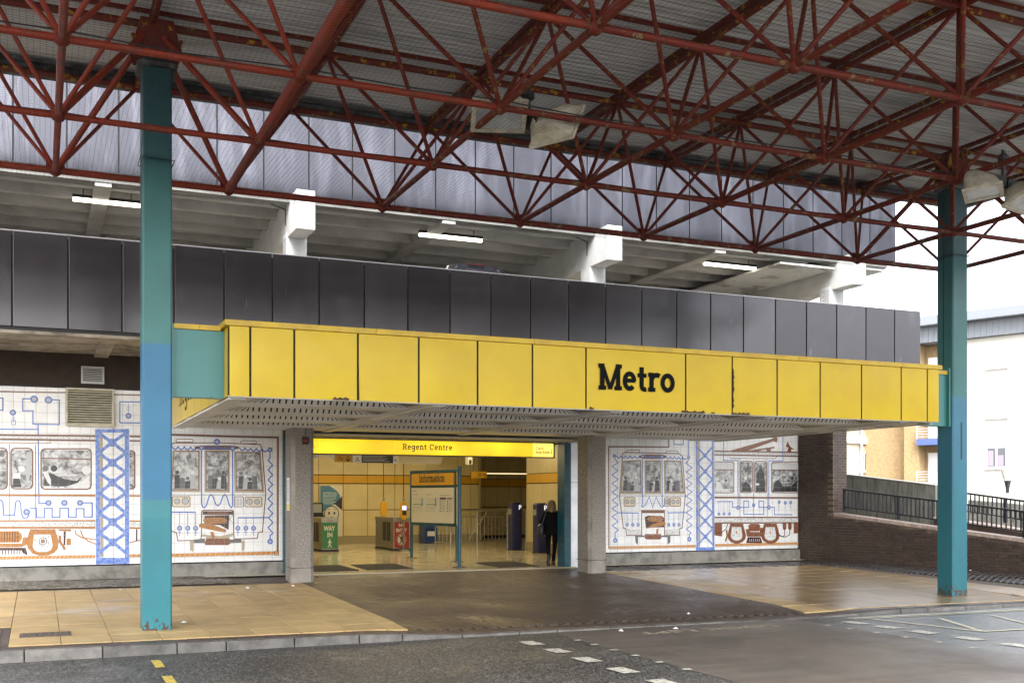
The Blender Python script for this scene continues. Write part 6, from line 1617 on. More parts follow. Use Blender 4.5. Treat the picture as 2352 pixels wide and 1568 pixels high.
# ------------------------------------------------------------------ brick ramp wall, railings, parapet
PW0 = Vector((19.24, 24.2)); DW = Vector((.18711, -.98234)); NW = Vector((.98234, .18711))
def W(u, off, z): return (PW0.x + DW.x * u + NW.x * off, PW0.y + DW.y * u + NW.y * off, z)
def wtop(u): return 1.195 - .0985 * max(0, u - 1.17) if u > 1.17 else 99
rw = thing('ramp_wall', (20, 20, 0), 'dark brown brick ramp wall with a pale sloping coping at the right', 'wall')
bmw = MB()
bmw.hexa([W(-.25, .012, -.15), W(1.17, .012, -.15), W(1.17, .56, -.15), W(-.25, .56, -.15)], [W(-.25, .012, 4.7), W(1.17, .012, 4.7), W(1.17, .56, 4.7), W(-.25, .56, 4.7)])
bmw.hexa([W(1.17, .012, -.15), W(9, .012, -.15), W(9, .3, -.15), W(1.17, .3, -.15)], [W(1.17, .012, 1.19), W(9, .012, wtop(9) - .01), W(9, .3, wtop(9) - .01), W(1.17, .3, 1.19)])
bmw.build('mortar_core', mortar, rw)
ang = math.atan2(DW.y, DW.x)
bk = MB().cbox(-.1075, .1075, -.05, .012, -.0325, .0325, .003).mesh('brick', brickd)
pieces = []
for j in range(64):
    z = -.075 + .075 * j + .0375
    u = -.25 + (.1125 if j % 2 else 0)
    while u < 8.8:
        uu = u + .1125
        if z < 4.68 and ((uu < 1.14) or z + .045 < wtop(uu)):
            if not (uu > 1.02 and uu < 1.17 and z > 1.2): pieces.append((uu, z))
        u += .225
pieces = [p for p in pieces if inview(W(p[0], 0, p[1]), m=.01)]
pieces.sort(key=lambda p: -p[0])
for k, (uu, z) in enumerate(pieces[:290]):
    inst(bk, 'brick', W(uu, 0, z), rw, (0, 0, ang))
fb = MB()
for uu, z in pieces[290:]:
    a = [W(uu - .1075, -.012, z - .0325), W(uu + .1075, -.012, z - .0325), W(uu + .1075, .05, z - .0325), W(uu - .1075, .05, z - .0325)]
    fb.hexa(a, [(p[0], p[1], p[2] + .065) for p in a])
for j in range(62):     # return face of the tall part, seen lit
    z = -.075 + .075 * j + .0375; off = (.1125 if j % 2 else .0) - .05
    while off < .56:
        o0, o1 = max(off, -.012), min(off + .215, .565)
        if o1 - o0 > .03 and z > 1.15 and z < 4.68:
            a = [W(1.13, o0, z - .0325), W(1.182, o0, z - .0325), W(1.182, o1, z - .0325), W(1.13, o1, z - .0325)]
            fb.hexa(a, [(p[0], p[1], p[2] + .065) for p in a])
        off += .225
fb.build('far_bricks', mat('dark_brick_field', (.082, .055, .043), .5, col2=(.055, .038, .031), scale=9, lo=.4, hi=.65, bump=.3, bscale=70, extra=per_island(.22)), rw, kind='stuff')
u = 1.2; k = 0
sl_a = -.0985
while u < 8.9:
    c = MB(); z0, z1 = wtop(u), wtop(u + .1); lean = .03
    c.hexa([W(u + lean, -.025, z0), W(u + .1 + lean, -.025, z1), W(u + .1 + lean, .32, z1), W(u + lean, .32, z0)], [W(u, -.015, z0 + .085), W(u + .1, -.015, z1 + .085), W(u + .1, .31, z1 + .085), W(u, .31, z0 + .085)])
    c.build('coping_brick', copem, rw); u += .112
MB().hexa([W(.72, -.016, 2.35), W(1.02, -.016, 2.35), W(1.02, .0, 2.35), W(.72, .0, 2.35)], [W(.72, -.016, 2.75), W(1.02, -.016, 2.75), W(1.02, .0, 2.75), W(.72, .0, 2.75)]).build('blank_plate', brickd, rw)
def railing(u0, u1, off, zt, h, spacing, posts, label, place):
    t = thing('ramp_railing', place, label, 'railing')
    MB().bar(W(u0, off, zt(u0)), W(u1, off, zt(u1)), .05, .045).build('top_rail', ironm, t); MB().bar(W(u0, off, zt(u0) - h), W(u1, off, zt(u1) - h), .045, .035).build('bottom_rail', ironm, t)
    for u in posts: MB().bar(W(u, off, zt(u) + .02), W(u, off, zt(u) - h - .14), .07, .07, up=(0, 1, 0)).build('post', ironm, t)
    u = u0 + spacing
    while u < u1 - .05:
        if min(abs(u - p) for p in posts) > .06: MB().bar(W(u, off, zt(u)), W(u, off, zt(u) - h), .026, .026, up=(0, 1, 0)).build('baluster', ironm, t)
        u += spacing
    return t
railing(1.44, 8.6, .15, lambda u: 1.90 - .107 * (u - 1.44), .46, .12, (1.44, 3.11, 4.78, 6.45, 8.12), 'black steel railing along the coping of the brick ramp wall', W(1.44, .15, 1.2))
railing(3.2, 8.8, 2.0, lambda u: 1.86 - .128 * (u - 3.3), .46, .12, (3.2, 4.87, 6.54, 8.21), 'black steel railing on the far side of the ramp', W(3.2, 2, 1.2))
rp = thing('ramp_parapet', W(1, 2.2, 0), 'stained grey concrete parapet wall rising behind the ramp railing', 'wall')
MB().hexa([W(-1.5, 2.0, -.1), W(2.9, 2.0, -.1), W(2.9, 2.2, -.1), W(-1.5, 2.2, -.1)], [W(-1.5, 2.0, 2.50), W(2.9, 2.0, 2.0), W(2.9, 2.2, 2.0), W(-1.5, 2.2, 2.50)]).build('wall', parapetm, rp); MB().hexa([W(-1.5, 1.99, 2.505), W(2.9, 1.99, 2.005), W(2.9, 2.21, 2.005), W(-1.5, 2.21, 2.505)], [W(-1.5, 1.99, 2.53), W(2.9, 1.99, 2.03), W(2.9, 2.21, 2.03), W(-1.5, 2.21, 2.53)]).build('capping', mat('wet_pale_capping', (.45, .44, .42), .4), rp)
lw = thing('ramp_far_wall', W(5, 2.2, 0), 'low brick and concrete wall with pale coping under the far ramp railing', 'wall')
MB().hexa([W(2.95, 1.85, -.1), W(9, 1.85, -.1), W(9, 2.2, -.1), W(2.95, 2.2, -.1)], [W(2.95, 1.85, 1.10), W(9, 1.85, .42), W(9, 2.2, .42), W(2.95, 2.2, 1.10)]).build('wall', brickd, lw); MB().hexa([W(2.95, 1.82, 1.105), W(9, 1.82, .425), W(9, 2.23, .425), W(2.95, 2.23, 1.105)], [W(2.95, 1.82, 1.18), W(9, 1.82, .5), W(9, 2.23, .5), W(2.95, 2.23, 1.18)]).build('coping', copem, lw)
MB().hexa([W(2.95, 3.4, -.1), W(12, 3.4, -.1), W(12, 3.7, -.1), W(2.95, 3.7, -.1)], [W(2.95, 3.4, 1.62), W(12, 3.4, .9), W(12, 3.7, .9), W(2.95, 3.7, 1.62)]).build('rear_wall', plinthm, lw)
rampf = MB().hexa([W(-1.5, .3, -.2), W(9.5, .3, -.2), W(9.5, 3.6, -.2), W(-1.5, 3.6, -.2)], [W(-1.5, .3, 1.0), W(9.5, .3, .2), W(9.5, 3.6, .2), W(-1.5, 3.6, 1.0)]).build('ramp', plinthm); rampf['kind'] = 'structure'
# ------------------------------------------------------------------ station hall behind the entrance
creamp = mat('cream_wall_panel', (.60, .51, .28), .32, col2=(.54, .455, .24), scale=1.5, extra=per_object(.05))
stripem = mat('yellow_wall_stripe', (.55, .30, .012), .35); ceilm = mat('hall_ceiling', (.34, .31, .2), .7); skirt = mat('hall_skirting', (.30, .25, .15), .5)
floorm = mat('terrazzo_floor', (.66, .60, .44), .14, col2=(.56, .51, .37), scale=1.6, lo=.4, hi=.7, spec=.5, extra=add_variation(.12, 30, (.1, .08, .05)))
fl_ = MB().quad((3.2, 23.55, 0), (20, 23.55, 0), (20, 44, 0), (3.2, 44, 0)).build('concourse_floor', floorm); fl_['kind'] = 'structure'
MB().box(5.3, 12.0, 23.50, 23.57, -.06, .003).build('threshold_strip', mat('brass_strip', (.30, .26, .18), .4, metal=.5), fl_)
hw = MB().box(3.2, 15.4, 38.36, 38.6, 0, 3.6).build('hall_rear_wall', blackm); hw['kind'] = 'structure'
xj = [5.6, 6.8, 8.0, 9.195, 10.104, 11.013, 12.046, 12.376, 13.3, 14.52, 15.06, 15.39]
for a, b in zip(xj, xj[1:]):
    for z0, z1, m in ((.28, 1.225, creamp), (1.24, 2.175, creamp), (2.2, 2.49, stripem), (2.51, 3.5, creamp)):
        MB().box(a + .009, b - .009, 38.33, 38.358, z0 + .006, z1 - .006).build('wall_panel', m, hw)
MB().box(3.2, 15.4, 38.32, 38.357, 0, .275).build('skirting', skirt, hw)
hr = MB().box(14.22, 14.5, 24.4, 31.3, 0, 3.6).build('hall_side_wall', blackm); hr['kind'] = 'structure'
yj = [24.5, 25.7, 26.9, 28.1, 29.0, 30.1, 31.28]
for a, b in zip(yj, yj[1:]):
    for z0, z1, m in ((.28, 2.11, creamp), (2.14, 2.42, stripem), (2.44, 3.5, creamp)): MB().box(14.19, 14.219, a + .006, b - .006, z0, z1).build('wall_panel', m, hr)
MB().box(14.2, 14.219, 24.5, 31.28, 0, .27).build('skirting', skirt, hr)
hl = MB().box(3.2, 3.4, 24.6, 38.4, 0, 3.6).build('hall_west_wall', creamp); hl['kind'] = 'structure'
ar = MB().box(15.4, 20, 42.06, 42.3, 0, 3.6).build('alcove_wall', blackm); ar['kind'] = 'structure'
for k in range(8):
    a = 15.45 + .56 * k
    for z0, z1, m in ((.1, 1.25, creamp), (1.29, 2.12, creamp), (2.15, 2.44, stripem), (2.46, 3.4, creamp)): MB().box(a + .006, a + .552, 42.02, 42.055, z0, z1).build('wall_panel', m, ar)
MB().box(19.6, 19.8, 31.3, 42.1, 0, 3.6).build('alcove_side', creamp, ar); MB().box(14.5, 20, 31.2, 31.3, 0, 3.6).build('alcove_return', creamp, ar); MB().box(15.4, 15.5, 38.4, 42.1, 0, 3.6).build('alcove_cheek', creamp, ar)
ce = MB().box(3.2, 20, 24.6, 42.3, 3.42, 3.55).build('hall_ceiling', ceilm); ce['kind'] = 'structure'
es_ = MB(); es_.box(5.25, 12.0, 22.96, 24.3, 3.03, 3.07); es_.build('entrance_soffit', mat('yellowed_soffit', (.42, .38, .26), .5), can)
lit = mat('lit_ceiling_panel', (1, .9, .7), .5, emit=(1.0, .80, .44), es=4.3)
n_cl = 0
for y, place in ((26.2, 'nearest the doors'), (29.4, 'second from the doors'), (32.8, 'above the ticket gates'), (36.2, 'nearest the rear wall')):
    t = thing('ceiling_light', (9, y, 3.4), 'long warm strip light on the hall ceiling, ' + place, 'light', 'strip lights on the hall ceiling')
    MB().box(5.2, 13.6, y - .09, y + .09, 3.33, 3.415).build('tray', ceilm, t); MB().box(5.22, 13.58, y - .07, y + .07, 3.30, 3.329).build('diffuser', lit, t)
t = thing('ceiling_light', (17, 40, 3.3), 'strip light over the stairs at the back of the hall', 'light'); MB().box(15.7, 19.2, 39.9, 40.1, 2.66, 2.74).build('tray', ceilm, t); MB().box(15.72, 19.18, 39.92, 40.08, 2.62, 2.659).build('diffuser', mat('dim_stair_light', (1, .9, .7), .5, emit=(1.0, .82, .45), es=.22), t)

# lit sign across the entrance
sg = thing('station_sign', (8, 23.3, 2.65), 'long lit yellow sign reading Regent Centre across the entrance', 'sign')
litsign = mat('lit_yellow_acrylic', (.8, .55, .03), .35, emit=(1.0, .66, .035), es=.62)
def glow(m, n, l, b, g):
    t = n.new('ShaderNodeTexNoise'); t.inputs['Scale'].default_value = .9; t.inputs['Detail'].default_value = 1; l.new(g.outputs['Position'], t.inputs['Vector'])
    mr = n.new('ShaderNodeMapRange'); mr.inputs['From Min'].default_value = .35; mr.inputs['From Max'].default_value = .65; mr.inputs['To Min'].default_value = .14; mr.inputs['To Max'].default_value = .28; l.new(t.outputs['Fac'], mr.inputs['Value']); l.new(mr.outputs[0], b.inputs['Emission Strength'])
litsign = mat('lit_yellow_sign', (.8, .5, .02), .4, emit=(1.0, .63, .02), es=.5, extra=glow); litsign2 = mat('lit_pale_sign', (.8, .6, .1), .4, emit=(1.0, .74, .14), es=.24)
seams = [5.24, 5.609, 7.322, 9.033, 10.737]
def facet(a, b, m):
    mb = MB(); mb.prism([(a, 23.30, 2.655), (a, 23.285, 2.68), (a, 23.28, 2.72), (a, 23.28, 2.92), (a, 23.285, 2.955), (a, 23.30, 2.975), (a, 23.42, 2.975), (a, 23.42, 2.655)], (b - a, 0, 0)); mb.build('lit_face', m, sg)
for a, b in zip(seams, seams[1:]): facet(a + .004, b - .004, litsign)
facet(10.741, 11.27, litsign2)
fr = MB(); fr.box(5.24, 11.29, 23.27, 23.45, 2.628, 2.652); fr.box(5.24, 11.29, 23.27, 23.45, 2.978, 3.0); fr.box(11.272, 11.3, 23.27, 23.45, 2.628, 3.0); fr.build('frame', darkm, sg)
def Ps(a, b, k): return (a, 23.2775 - k, b)
ink = mat('sign_ink', (.02, .018, .012), .5); ink2 = mat('faded_sign_ink', (.16, .12, .03), .5)
slab_text('Regent Centre', .128, .17, 7.50, 2.770, Ps, track=.07, maxw=1.19).build('regent_centre_lettering', ink, sg)
slab_text('Cash', .062, .16, 10.805, 2.828, Ps, maxw=.205).build('cash_lettering', ink2, sg); slab_text('machine', .068, .17, 10.805, 2.735, Ps, maxw=.365).build('machine_lettering', ink, sg); slab_text('Shop', .08, .11, 5.22, 2.765, Ps, maxw=.275).build('shop_lettering', ink2, sg)
ar_ = MB(); ribbon(ar_, [(11.22, 2.835), (11.22, 2.735)], .012, lambda a, b: (a, 23.277, b)); ribbon(ar_, [(11.195, 2.76), (11.22, 2.732), (11.245, 2.76)], .011, lambda a, b: (a, 23.2765, b)); ar_.build('arrow', ink, sg)
tr = MB(); x = 5.3
while x < 11.9: tr.box(x, x + .11, 23.36, 23.38, 3.008, 3.024); x += .16
tr.build('vent_track', soffitm, sg)
for x in (7.4, 11.0): MB().tube((x, 23.4, 3.0), (x, 23.4, 3.04), .02, 8).build('hanger', darkm, sg)
# notices hung under the sign
def hung(x0, x1, z0, z1, m, label, cat='sign', y=25.0, extra=None):
    t = thing('hanging_sign', ((x0 + x1) / 2, y, z0), label, cat)
    MB().box(x0, x1, y, y + .03, z0, z1).build('board', m, t)
    for xx in (x0 + .06, x1 - .06): MB().tube((xx, y + .015, z1), (xx, y + .015, 3.42), .004, 6).build('wire', darkm, t)
    if extra: extra(t)
    return t
amber = mat('amber_sign', (.50, .27, .012), .5)
def e_arrow(t):
    mb = MB(); Q = lambda a, b: (a, 24.9985, b); ribbon(mb, [(6.70, 2.70), (6.70, 2.56)], .02, Q); ribbon(mb, [(6.645, 2.60), (6.70, 2.545), (6.755, 2.60)], .022, lambda a, b: (a, 24.998, b))
    mb.build('arrow', ink, t); wc = MB(); Q2 = lambda a, b: (a, 24.9985, b)
    ribbon(wc, [(6.51 + .035 * math.cos(R(a)), 2.60 + .035 * math.sin(R(a))) for a in range(110, 390, 20)], .01, Q2); ribbon(wc, [(6.50, 2.68), (6.505, 2.62), (6.545, 2.62), (6.57, 2.57)], .011, lambda a, b: (a, 24.998, b)); wc.build('wheelchair_symbol', ink, t)
hung(6.385, 6.812, 2.525, 2.80, amber, 'amber hanging sign with a wheelchair symbol and down arrow', extra=e_arrow)
def e_warn(t):
    mb = MB(); ribbon(mb, [(6.87, 2.55), (6.985, 2.55), (6.928, 2.645), (6.87, 2.55)], .014, lambda a, b: (a, 24.9985, b)); mb.build('red_triangle', mat('sign_red', (.40, .02, .015), .5), t); m2 = MB(); ribbon(m2, [(6.91, 2.565), (6.925, 2.61), (6.945, 2.565)], .012, lambda a, b: (a, 24.998, b)); m2.build('symbol', ink, t)
hung(6.82, 7.032, 2.518, 2.80, paper, 'white hanging notice with a red warning triangle', extra=e_warn)
def e_black(t):
    mb = MB()
    for q in range(6): mb.box(7.06, 7.72 - (q * 37 % 5) * .04, 24.997, 24.9995, 2.70 - q * .03, 2.712 - q * .03)
    mb.build('print', mat('pale_print', (.45, .45, .42), .6), t)
hung(7.036, 7.812, 2.515, 2.80, mat('black_sign', (.02, .02, .022), .5), 'long black hanging notice with lines of pale print', extra=e_black)
def e_x(t):
    mb = MB(); ribbon(mb, [(7.84, 2.61), (7.90, 2.55)], .012, lambda a, b: (a, 24.9985, b)); ribbon(mb, [(7.84, 2.55), (7.90, 2.61)], .012, lambda a, b: (a, 24.998, b)); mb.build('symbol', ink, t)
hung(7.818, 7.925, 2.505, 2.80, paper, 'small white hanging notice with a black crossed symbol', extra=e_x)
hung(7.95, 9.05, 2.508, 2.80, creamp, 'blank cream board hung beside the black notice')
tp = thing('torn_paper', (6.1, 25.0, 2.57), 'torn white paper hanging at the left under the lit sign', 'paper'); pp_ = MB(); pp_.prism([(5.81, 24.99, 2.82), (6.08, 24.98, 2.82), (6.06, 24.97, 2.66), (5.86, 24.985, 2.58)], (0, .002, 0)); pp_.prism([(6.1, 24.98, 2.82), (6.37, 24.99, 2.82), (6.36, 24.985, 2.575), (6.12, 24.97, 2.67)], (0, .002, 0)); pp_.build('sheet', paper, tp); MB().tube((6.09, 24.99, 2.8), (6.09, 24.99, 3.42), .003, 5).build('string', darkm, tp)
# poster on the rear wall
po_ = thing('poster', (9.65, 38.3, .3), 'tall blue and white antisocial behaviour poster with a worried face on the rear wall', 'poster')
MB().box(9.225, 10.065, 38.285, 38.328, .27, 2.14).build('frame', creamp, po_); MB().box(9.245, 10.045, 38.278, 38.284, .3, 2.11).build('sheet', mat('poster_white', (.62, .60, .52), .4), po_)
PP = lambda a, b, k=0: (a, 38.2765 - k, b)
MB().poly([PP(a, b) for a, b in ((9.246, 2.108), (9.58, 2.108), (9.85, 1.92), (9.97, 1.75), (9.96, 1.55), (9.75, 1.43), (9.5, 1.33), (9.246, 1.05))]).build('blue_shape', mat('poster_blue', (.05, .19, .33), .4), po_)
MB().poly([PP(a, b, .001) for a, b in ((9.75, 1.46), (10.044, 1.73), (10.044, 1.22))]).build('dark_shape', mat('poster_dark', (.02, .02, .05), .4), po_)
sans('ANTISOCIAL', .105, (9.34, 38.275, 1.80), FACE, mat('poster_text', (.42, .50, .52), .5), po_, 'poster_heading', width=.52, bold=.004); sans('BEHAVIOUR', .105, (9.34, 38.275, 1.70), FACE, MATS['poster_text'], po_, 'poster_heading', width=.51, bold=.004)
mb = MB()
for q in range(4): mb.quad(PP(9.34, 1.63 - q * .06, .001), PP(9.82 - q % 2 * .1, 1.63 - q * .06, .001), PP(9.82 - q % 2 * .1, 1.655 - q * .06, .001), PP(9.34, 1.655 - q * .06, .001))
mb.build('small_print', MATS['poster_text'], po_)
fc = MB().poly([PP(9.655 + .26 * math.cos(R(10 * q)), 1.10 + .27 * math.sin(R(10 * q)), .002) for q in range(36)]); fc.build('face', MATS['poster_white'], po_)
fm = MB(); ribbon(fm, [(9.655 + .26 * math.cos(R(10 * q)), 1.10 + .27 * math.sin(R(10 * q))) for q in range(37)], .028, lambda a, b: PP(a, b, .003))
for ex in (9.56, 9.76): fm.poly([PP(ex + .034 * math.cos(R(30 * q)), 1.12 + .055 * math.sin(R(30 * q)), .004) for q in range(12)])
ribbon(fm, [(9.49, 1.22), (9.55, 1.26), (9.60, 1.27)], .016, lambda a, b: PP(a, b, .004)); ribbon(fm, [(9.72, 1.27), (9.77, 1.26), (9.83, 1.22)], .016, lambda a, b: PP(a, b, .004)); ribbon(fm, [(9.58, .93), (9.62, .97), (9.69, .97), (9.73, .93)], .03, lambda a, b: PP(a, b, .005)); fm.build('face_lines', ink, po_)
# ticket gates
steel = mat('brushed_steel', (.34, .32, .27), .34, metal=.75, col2=(.26, .24, .2), scale=6)
greens = mat('gate_green', (.02, .17, .05), .4); reds = mat('gate_red', (.28, .015, .012), .4); whites = mat('gate_white', (.62, .60, .52), .5)
def gate(x0, x1, y0, y1, sm, label):
    t = thing('ticket_gate', ((x0 + x1) / 2, y0, 0), label, 'gate')
    MB().box(x0, x1, y0, y1, .06, 1.05).build('cabinet', steel, t, bevel=.02); MB().box(x0 - .02, x1 + .02, y0 - .02, y1 + .02, 0, .06).build('base', darkm, t)
    MB().box(x0 - .015, x1 + .015, y0 - .015, y1 + .015, .95, 1.055).build('top_band', steel, t, bevel=.01); MB().box(x0 + .02, x1 - .02, y0 - .012, y0 - .002, .10, .91).build('sign_plate', sm, t)
    for k in range(2): MB().box(x0 - .008, x0 - .001, y0 + .35 + .45 * k, y0 + .7 + .45 * k, .3, .9).build('flap_slot', darkm, t)
    return t
g1 = gate(8.0, 8.53, 33.0, 34.5, greens, 'steel ticket gate with a green way in panel')
sans('WAY', .2, (8.08, 32.985, .66), FACE, whites, g1, 'way_lettering', width=.36, bold=.008); sans('IN', .2, (8.18, 32.985, .46), FACE, whites, g1, 'in_lettering', width=.16, bold=.008)
def walker(x, z, h, y, m, par, nm='walking_figure'):
    mb = MB(); Q = lambda a, b: (x + a * h, y, z + b * h)
    mb.poly([Q(.0 + .075 * math.cos(R(30 * q)), .92 + .075 * math.sin(R(30 * q))) for q in range(12)])
    for k, (p, w_) in enumerate(([[(0, .82), (-.01, .45)], .2], [[(-.02, .48), (.06, .26), (.2, .02)], .1], [[(-.01, .48), (-.1, .24), (-.22, .03)], .1], [[(.03, .78), (.14, .6), (.24, .56)], .07], [[(-.04, .78), (-.15, .64), (-.2, .5)], .07])): ribbon(mb, p, w_, lambda a, b, k=k: (x + a * h, y - .0004 * (k + 1), z + b * h))
    return mb.build(nm, m, par)
walker(8.265, .13, .28, 32.984, whites, g1)
g2 = gate(10.235, 10.765, 32.7, 34.7, reds, 'steel ticket gate with a red no entry panel')
sans('NO', .15, (10.40, 32.685, .76), FACE, whites, g2, 'no_lettering', width=.2, bold=.006); sans('ENTRY', .15, (10.31, 32.685, .60), FACE, whites, g2, 'entry_lettering', width=.36, bold=.006)
cm = MB().poly([(10.495 + .16 * math.cos(R(15 * q)), 32.686, .36 + .2 * math.sin(R(15 * q))) for q in range(24)]); cm.build('white_roundel', whites, g2); walker(10.495, .22, .28, 32.6845, ink, g2)
cr_ = MB(); ribbon(cr_, [(10.495 + .14 * math.cos(R(15 * q)), .36 + .175 * math.sin(R(15 * q))) for q in range(25)], .025, lambda a, b: (a, 32.683, b)); ribbon(cr_, [(10.40, .49), (10.59, .23)], .025, lambda a, b: (a, 32.682, b)); cr_.build('prohibition_ring', reds, g2)
# card readers
valm = mat('reader_yellow', (.62, .34, .012), .35)
def reader(x, y, z0, z1, label, pole):
    t = thing('card_reader', (x, y, 0 if pole else z0), label, 'card reader')
    hw_ = .115; mb = MB(); pr_ = [(-.06, z0), (.06, z0), (hw_, z0 + .14), (hw_, z1 - .16), (.06, z1), (-.06, z1), (-hw_, z1 - .16), (-hw_, z0 + .14)]
    mb.prism([(x + a, y, b) for a, b in pr_], (0, .13, 0)); mb.build('body', valm, t, bevel=.02); MB().lathe((x, y + .06, z1), [(.035, 0), (.04, .05), (.035, .11), (.01, .13)], 10).build('beacon', steel, t); MB().tube((x, y + .06, z1 + .13), (x, y + .06, 3.42), .012, 6).build('conduit', darkm, t)
    if pole:
        MB().tube((x, y + .06, .02), (x, y + .06, z0 + .01), .035, 12).build('pole', steel, t); MB().box(x - .13, x + .13, y - .08, y + .2, 0, .05).build('foot', steel, t, bevel=.01); MB().box(x - .06, x + .065, y - .006, y - .001, 1.30, 1.42).build('screen', mat('lit_screen', (.1, .15, .6), .3, emit=(.22, .32, 1.0), es=.8), t); MB().box(x - .065, x + .07, y - .006, y - .001, 1.13, 1.27).build('target', darkm, t)
    return t
reader(10.20, 33.6, 1.06, 1.565, 'yellow card reader standing on top of the no entry gate', False); reader(10.505, 32.45, .99, 1.565, 'yellow card reader with a lit blue screen on a steel pole', True)
# V-plan information board
ib = thing('information_board', (9.6, 26.7, 0), 'teal framed information board with an amber heading, standing just inside the doors', 'information board')
def bframe(p, q, nm):
    p, q = Vector((*p, 0)), Vector((*q, 0)); z = lambda v, h: Vector((v.x, v.y, h)); d = (q - p).normalized(); nrm = Vector((d.y, -d.x, 0))
    MB().bar(z(p, 2.40), z(q, 2.40), .07, .06).build('top_rail', tealdark, ib); MB().bar(z(p, .95), z(q, .95), .07, .06).build('bottom_rail', tealdark, ib)
    def slab(a, b, z0, z1, off, m, name, th=.03):
        A, B = p + d * a, p + d * b; o = nrm * off; MB().hexa([tuple(z(A, z0) + o), tuple(z(B, z0) + o), tuple(z(B, z0) + o + nrm * th), tuple(z(A, z0) + o + nrm * th)], [tuple(z(A, z1) + o), tuple(z(B, z1) + o), tuple(z(B, z1) + o + nrm * th), tuple(z(A, z1) + o + nrm * th)]).build(name, m, ib)
    return p, d, nrm, (q - p).length, slab
for nm, P_, Q_ in (('front', (9.54, 28.8), (10.08, 26.7)), ('side', (10.1, 26.62), (9.34, 24.55))):
    p, d, nrm, Ln, slab = bframe(P_, Q_, nm); sgn = 1
    slab(.04, Ln - .04, .98, 2.37, -.02, tealdark, 'back_board'); slab(.06, Ln - .06, 2.02, 2.34, .012, amber, 'heading'); slab(.06, Ln - .06, 1.0, 1.95, .012, mat('map_paper', (.55, .53, .46), .3), 'map_sheet')
    if nm == 'front':
        def PI_(a, b, k): v = p + d * a + nrm * (.0445 + k); return (v.x, v.y, b)
        slab_text('Information', .21, .14, .45, 2.10, PI_, track=.05, maxw=1.26).build('information_lettering', ink, ib)
        tx = MB(); col_t = MB(); blue_t = MB(); hd = MB()
        def rect(mb, a0, a1, z0, z1): mb.quad(PI_(a0, z0, 0), PI_(a1, z0, 0), PI_(a1, z1, 0), PI_(a0, z1, 0))
        rect(tx, .12, .32, 1.86, 1.885)
        for c0 in (.14, .80):
            rect(tx, c0, c0 + .26, 1.76, 1.775)
            for q in range(5): rect(tx, c0 + .02 + .02 * q, c0 + .42, 1.66 - q * .03, 1.663 - q * .03)
            rect(blue_t, c0 + .43, c0 + .50, 1.45, 1.68); rect(col_t, c0, c0 + .5, 1.485, 1.505)
            for q in range(6): rect(tx, c0 + .08 * q, c0 + .08 * q + .012, 1.28, 1.42)
            rect(tx, c0, c0 + .45, 1.42, 1.428)
        rect(tx, 1.45, 1.95, 1.74, 1.752); rect(hd, 1.46, 1.76, 1.63, 1.69); rect(tx, 1.8, 2.05, 1.63, 1.69)
        for c0 in (1.46, 1.80):
            for q in range(7): rect(tx, c0 + .06, c0 + .26, 1.58 - q * .045, 1.592 - q * .045); rect(blue_t if q % 2 else hd, c0, c0 + .045, 1.57 - q * .045, 1.60 - q * .045)
        tx.build('map_print', grey_print, ib); col_t.build('map_green_line', greens, ib); blue_t.build('map_blue_blocks', mat('map_blue', (.12, .3, .5), .5), ib); hd.build('map_purple_blocks', mat('map_purple', (.10, .05, .16), .5), ib)
for x, y, h in ((9.54, 28.8, 2.43), (10.09, 26.66, 2.43), (9.34, 24.52, 2.44)):
    MB().tube((x, y, .0), (x, y, h), .045, 12).build('post', tealdark, ib); MB().lathe((x, y, 0), [(.17, 0.002), (.17, .012), (.06, .02)], 18).build('foot_plate', darkm, ib)
# mats
matm = mat('dark_entrance_mat', (.012, .010, .010), .85, bump=.5, bscale=120)
for c, lab in (([(5.65, 24.33), (6.78, 24.33), (6.85, 26.4), (5.7, 26.4)], 'dark entrance mat nearest the left concrete pier'), ([(7.0, 24.42), (8.13, 24.42), (8.28, 26.38), (7.15, 26.38)], 'dark entrance mat left of the information board'), ([(10.18, 24.05), (11.25, 24.05), (11.43, 26.0), (10.33, 26.0)], 'dark entrance mat beside the woman')):
    tag(MB().prism([(x, y, .001) for x, y in c], (0, 0, .012)).build('entrance_mat', matm), lab, 'mat')
# parking payment machines
navy = mat('navy_machine', (.008, .012, .075), .35); lcd = mat('machine_screen', (.25, .27, .25), .3); litp = mat('lit_white_letter', (.8, .82, .9), .5, emit=(.85, .9, 1.0), es=.2)
def pay(x, y, label):
    t = thing('payment_machine', (x, y, 0), label, 'payment machine'); MB().cbox(x - .17, x + .17, y - .2, y + .2, .02, 1.52, .05).build('cabinet', navy, t); MB().box(x - .18, x + .18, y - .21, y + .21, 0, .03).build('base', darkm, t)
    MB().box(x - .178, x - .171, y - .1, y + .12, 1.15, 1.32).build('screen', lcd, t); MB().box(x - .176, x - .171, y - .05, y + .06, .92, 1.05).build('card_slot', darkm, t); MB().box(x - .176, x - .171, y - .06, y + .03, .72, .80).build('coin_tray', darkm, t)
    mb = MB(); Q = lambda a, b: (a, y - .2025, b); ribbon(mb, [(x + .06, 1.30), (x + .06, 1.44)], .022, Q); ribbon(mb, [(x + .06, 1.435), (x + .1, 1.435), (x + .125, 1.41), (x + .125, 1.39), (x + .1, 1.365), (x + .06, 1.365)], .02, lambda a, b: (a, y - .203, b)); mb.build('parking_letter', litp, t)
    for z in (1.0, .62): MB().lathe((x + .02, y - .2, z), [(.012, 0), (.012, .006)], 8, axis=(0, -1, 0)).build('lock', steel, t)
    return t
pay(14.0, 31.75, 'navy parking payment machine further from the woman'); pay(13.95, 29.75, 'navy parking payment machine just behind the woman')
